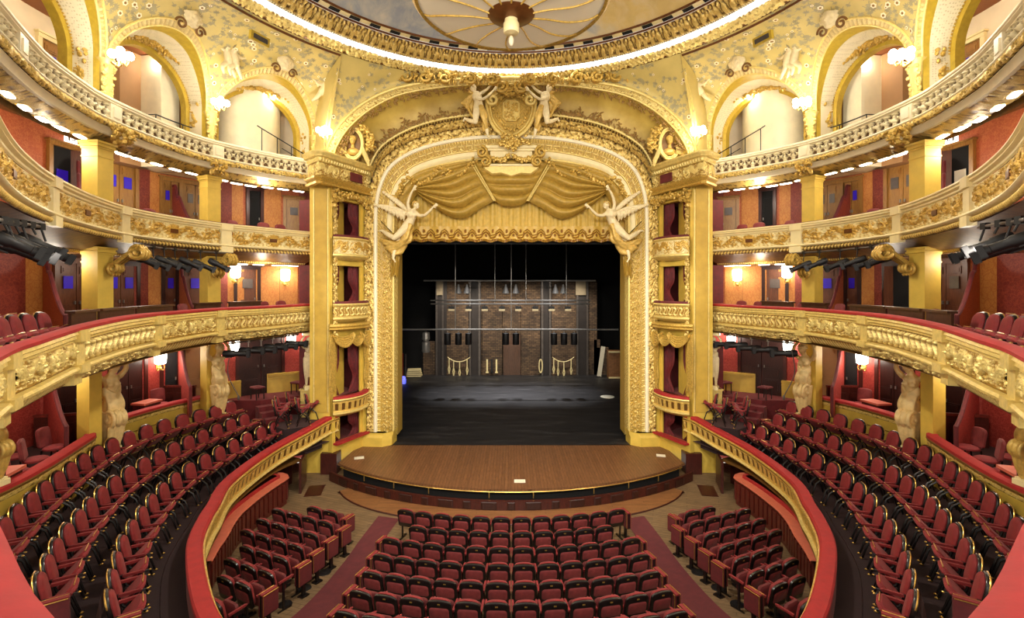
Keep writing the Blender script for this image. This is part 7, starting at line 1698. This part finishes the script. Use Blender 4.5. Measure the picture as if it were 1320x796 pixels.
# ------------------------------------------------------------------ camera and light
cam=bpy.data.cameras.new('camera'); co=bpy.data.objects.new('camera',cam); COL.objects.link(co)
co.location=(0,0,ZC); co.rotation_euler=(PI/2,0,0); cam.sensor_fit='HORIZONTAL'; cam.sensor_width=36; cam.lens=36*F/1320
cam.shift_x=(660-CX)/1320*1.0; cam.shift_y=-(398-HY)/1320; cam.clip_start=.05; cam.clip_end=200
SC.camera=co
w=bpy.data.worlds.new('world'); SC.world=w; w.use_nodes=True; w.node_tree.nodes['Background'].inputs[0].default_value=(1,.92,.80,1); w.node_tree.nodes['Background'].inputs[1].default_value=1.15
def lamp(typ,loc,e,col=(1,.87,.66),size=.2,rot=None,name='lamp',**kw):
    l=bpy.data.lights.new(name,typ); l.energy=e; l.color=col
    if typ in('POINT','SPOT'): l.shadow_soft_size=size
    if typ=='AREA': l.size=size
    for k,v in kw.items(): setattr(l,k,v)
    o=bpy.data.objects.new(name,l); COL.objects.link(o); o.location=loc
    if rot: o.rotation_euler=rot
    return o
for loc,e in LAMPS: lamp('POINT',loc,e,size=.14,col=(1,.91,.76))
# unseen spots added behind the camera as frontal fill
for (x,y,z,tx,ty,tz,e,sz) in ((-5,-3,11.5,-6,18,6,4000,1.4),(5,-3,11.5,6,18,6,4000,1.4),(0,-3,12,0,20,9,4200,1.2),(-5,-2,9.0,8,15,6.5,800,1.2),(5,-2,9.0,-8,15,6.5,800,1.2),(0,-2,12,0,16,1,2600,.9)):
    o=lamp('SPOT',(x,y,z),e,size=.35,spot_size=sz,spot_blend=.7,col=(1,.94,.83)); o.rotation_euler=(Vector((tx,ty,tz))-o.location).to_track_quat('-Z','Y').to_euler()
# the downlight of the chandelier
lamp('SPOT',(0,10.9,12.6),2600,size=.3,spot_size=2.65,spot_blend=.35,col=(1,.94,.82))
# loge ceilings
for s in (-1,1):
    for (x,y,z,e) in ((-11.7,15.0,7.9,45),(-11.7,12.4,7.9,45),(-9.4,18.3,7.9,40),(-10.6,9.6,7.9,45),(-11.7,15.0,10.8,85),(-11.7,12.4,10.8,85),(-9.4,18.3,10.8,75),(-10.9,9.6,10.8,85),(-12.0,15.3,5.1,55),(-11.9,12.2,5.1,60),(-11.0,9.8,5.1,75),(-11.9,12.6,14.7,90),(-11.9,16.2,14.7,90),(-9.4,19.0,14.7,70)):
        lamp('POINT',(x if s<0 else -x,y,z),e,size=.15,col=(1,.90,.74))
# lanterns of the house, aimed at the gilded fronts and the apron
for s in (-1,1):
    for (p,tg,e,sz) in (((-8.2,8.2,7.9),(0,20,3),900,.9),((-9.9,14,7.9),(0,21,6),700,.9)):
        o=lamp('SPOT',SX(p,s),e,size=.15,spot_size=sz,spot_blend=.6,col=(1,.94,.82)); o.rotation_euler=(Vector(SX(tg,s))-Vector(SX(p,s))).to_track_quat('-Z','Y').to_euler()
# stage house: work lights on the brick wall, a soft pool on the floor
for x in (-4.6,-1.6,1.6,4.6):
    o=lamp('SPOT',(x,33.2,8.6),1500,size=.2,spot_size=1.5,spot_blend=.9,col=(1,.90,.76)); o.rotation_euler=(Vector((x*.95,36.2,3.0))-o.location).to_track_quat('-Z','Y').to_euler()
for x in (-3.0,0,3.0):
    o=lamp('SPOT',(x,30.6,11.5),8000,size=.3,spot_size=.75,spot_blend=1,col=(.95,.96,1)); o.rotation_euler=(Vector((x*.8,30.2,.6))-o.location).to_track_quat('-Z','Y').to_euler()
SC.view_settings.view_transform='Standard'; SC.view_settings.look='None'; SC.view_settings.exposure=0.0; SC.view_settings.gamma=1.0; SC.view_settings.use_curve_mapping=False
SC.cycles.use_denoising=True; SC.cycles.max_bounces=6; SC.cycles.diffuse_bounces=4; SC.cycles.caustics_reflective=False; SC.cycles.caustics_refractive=False
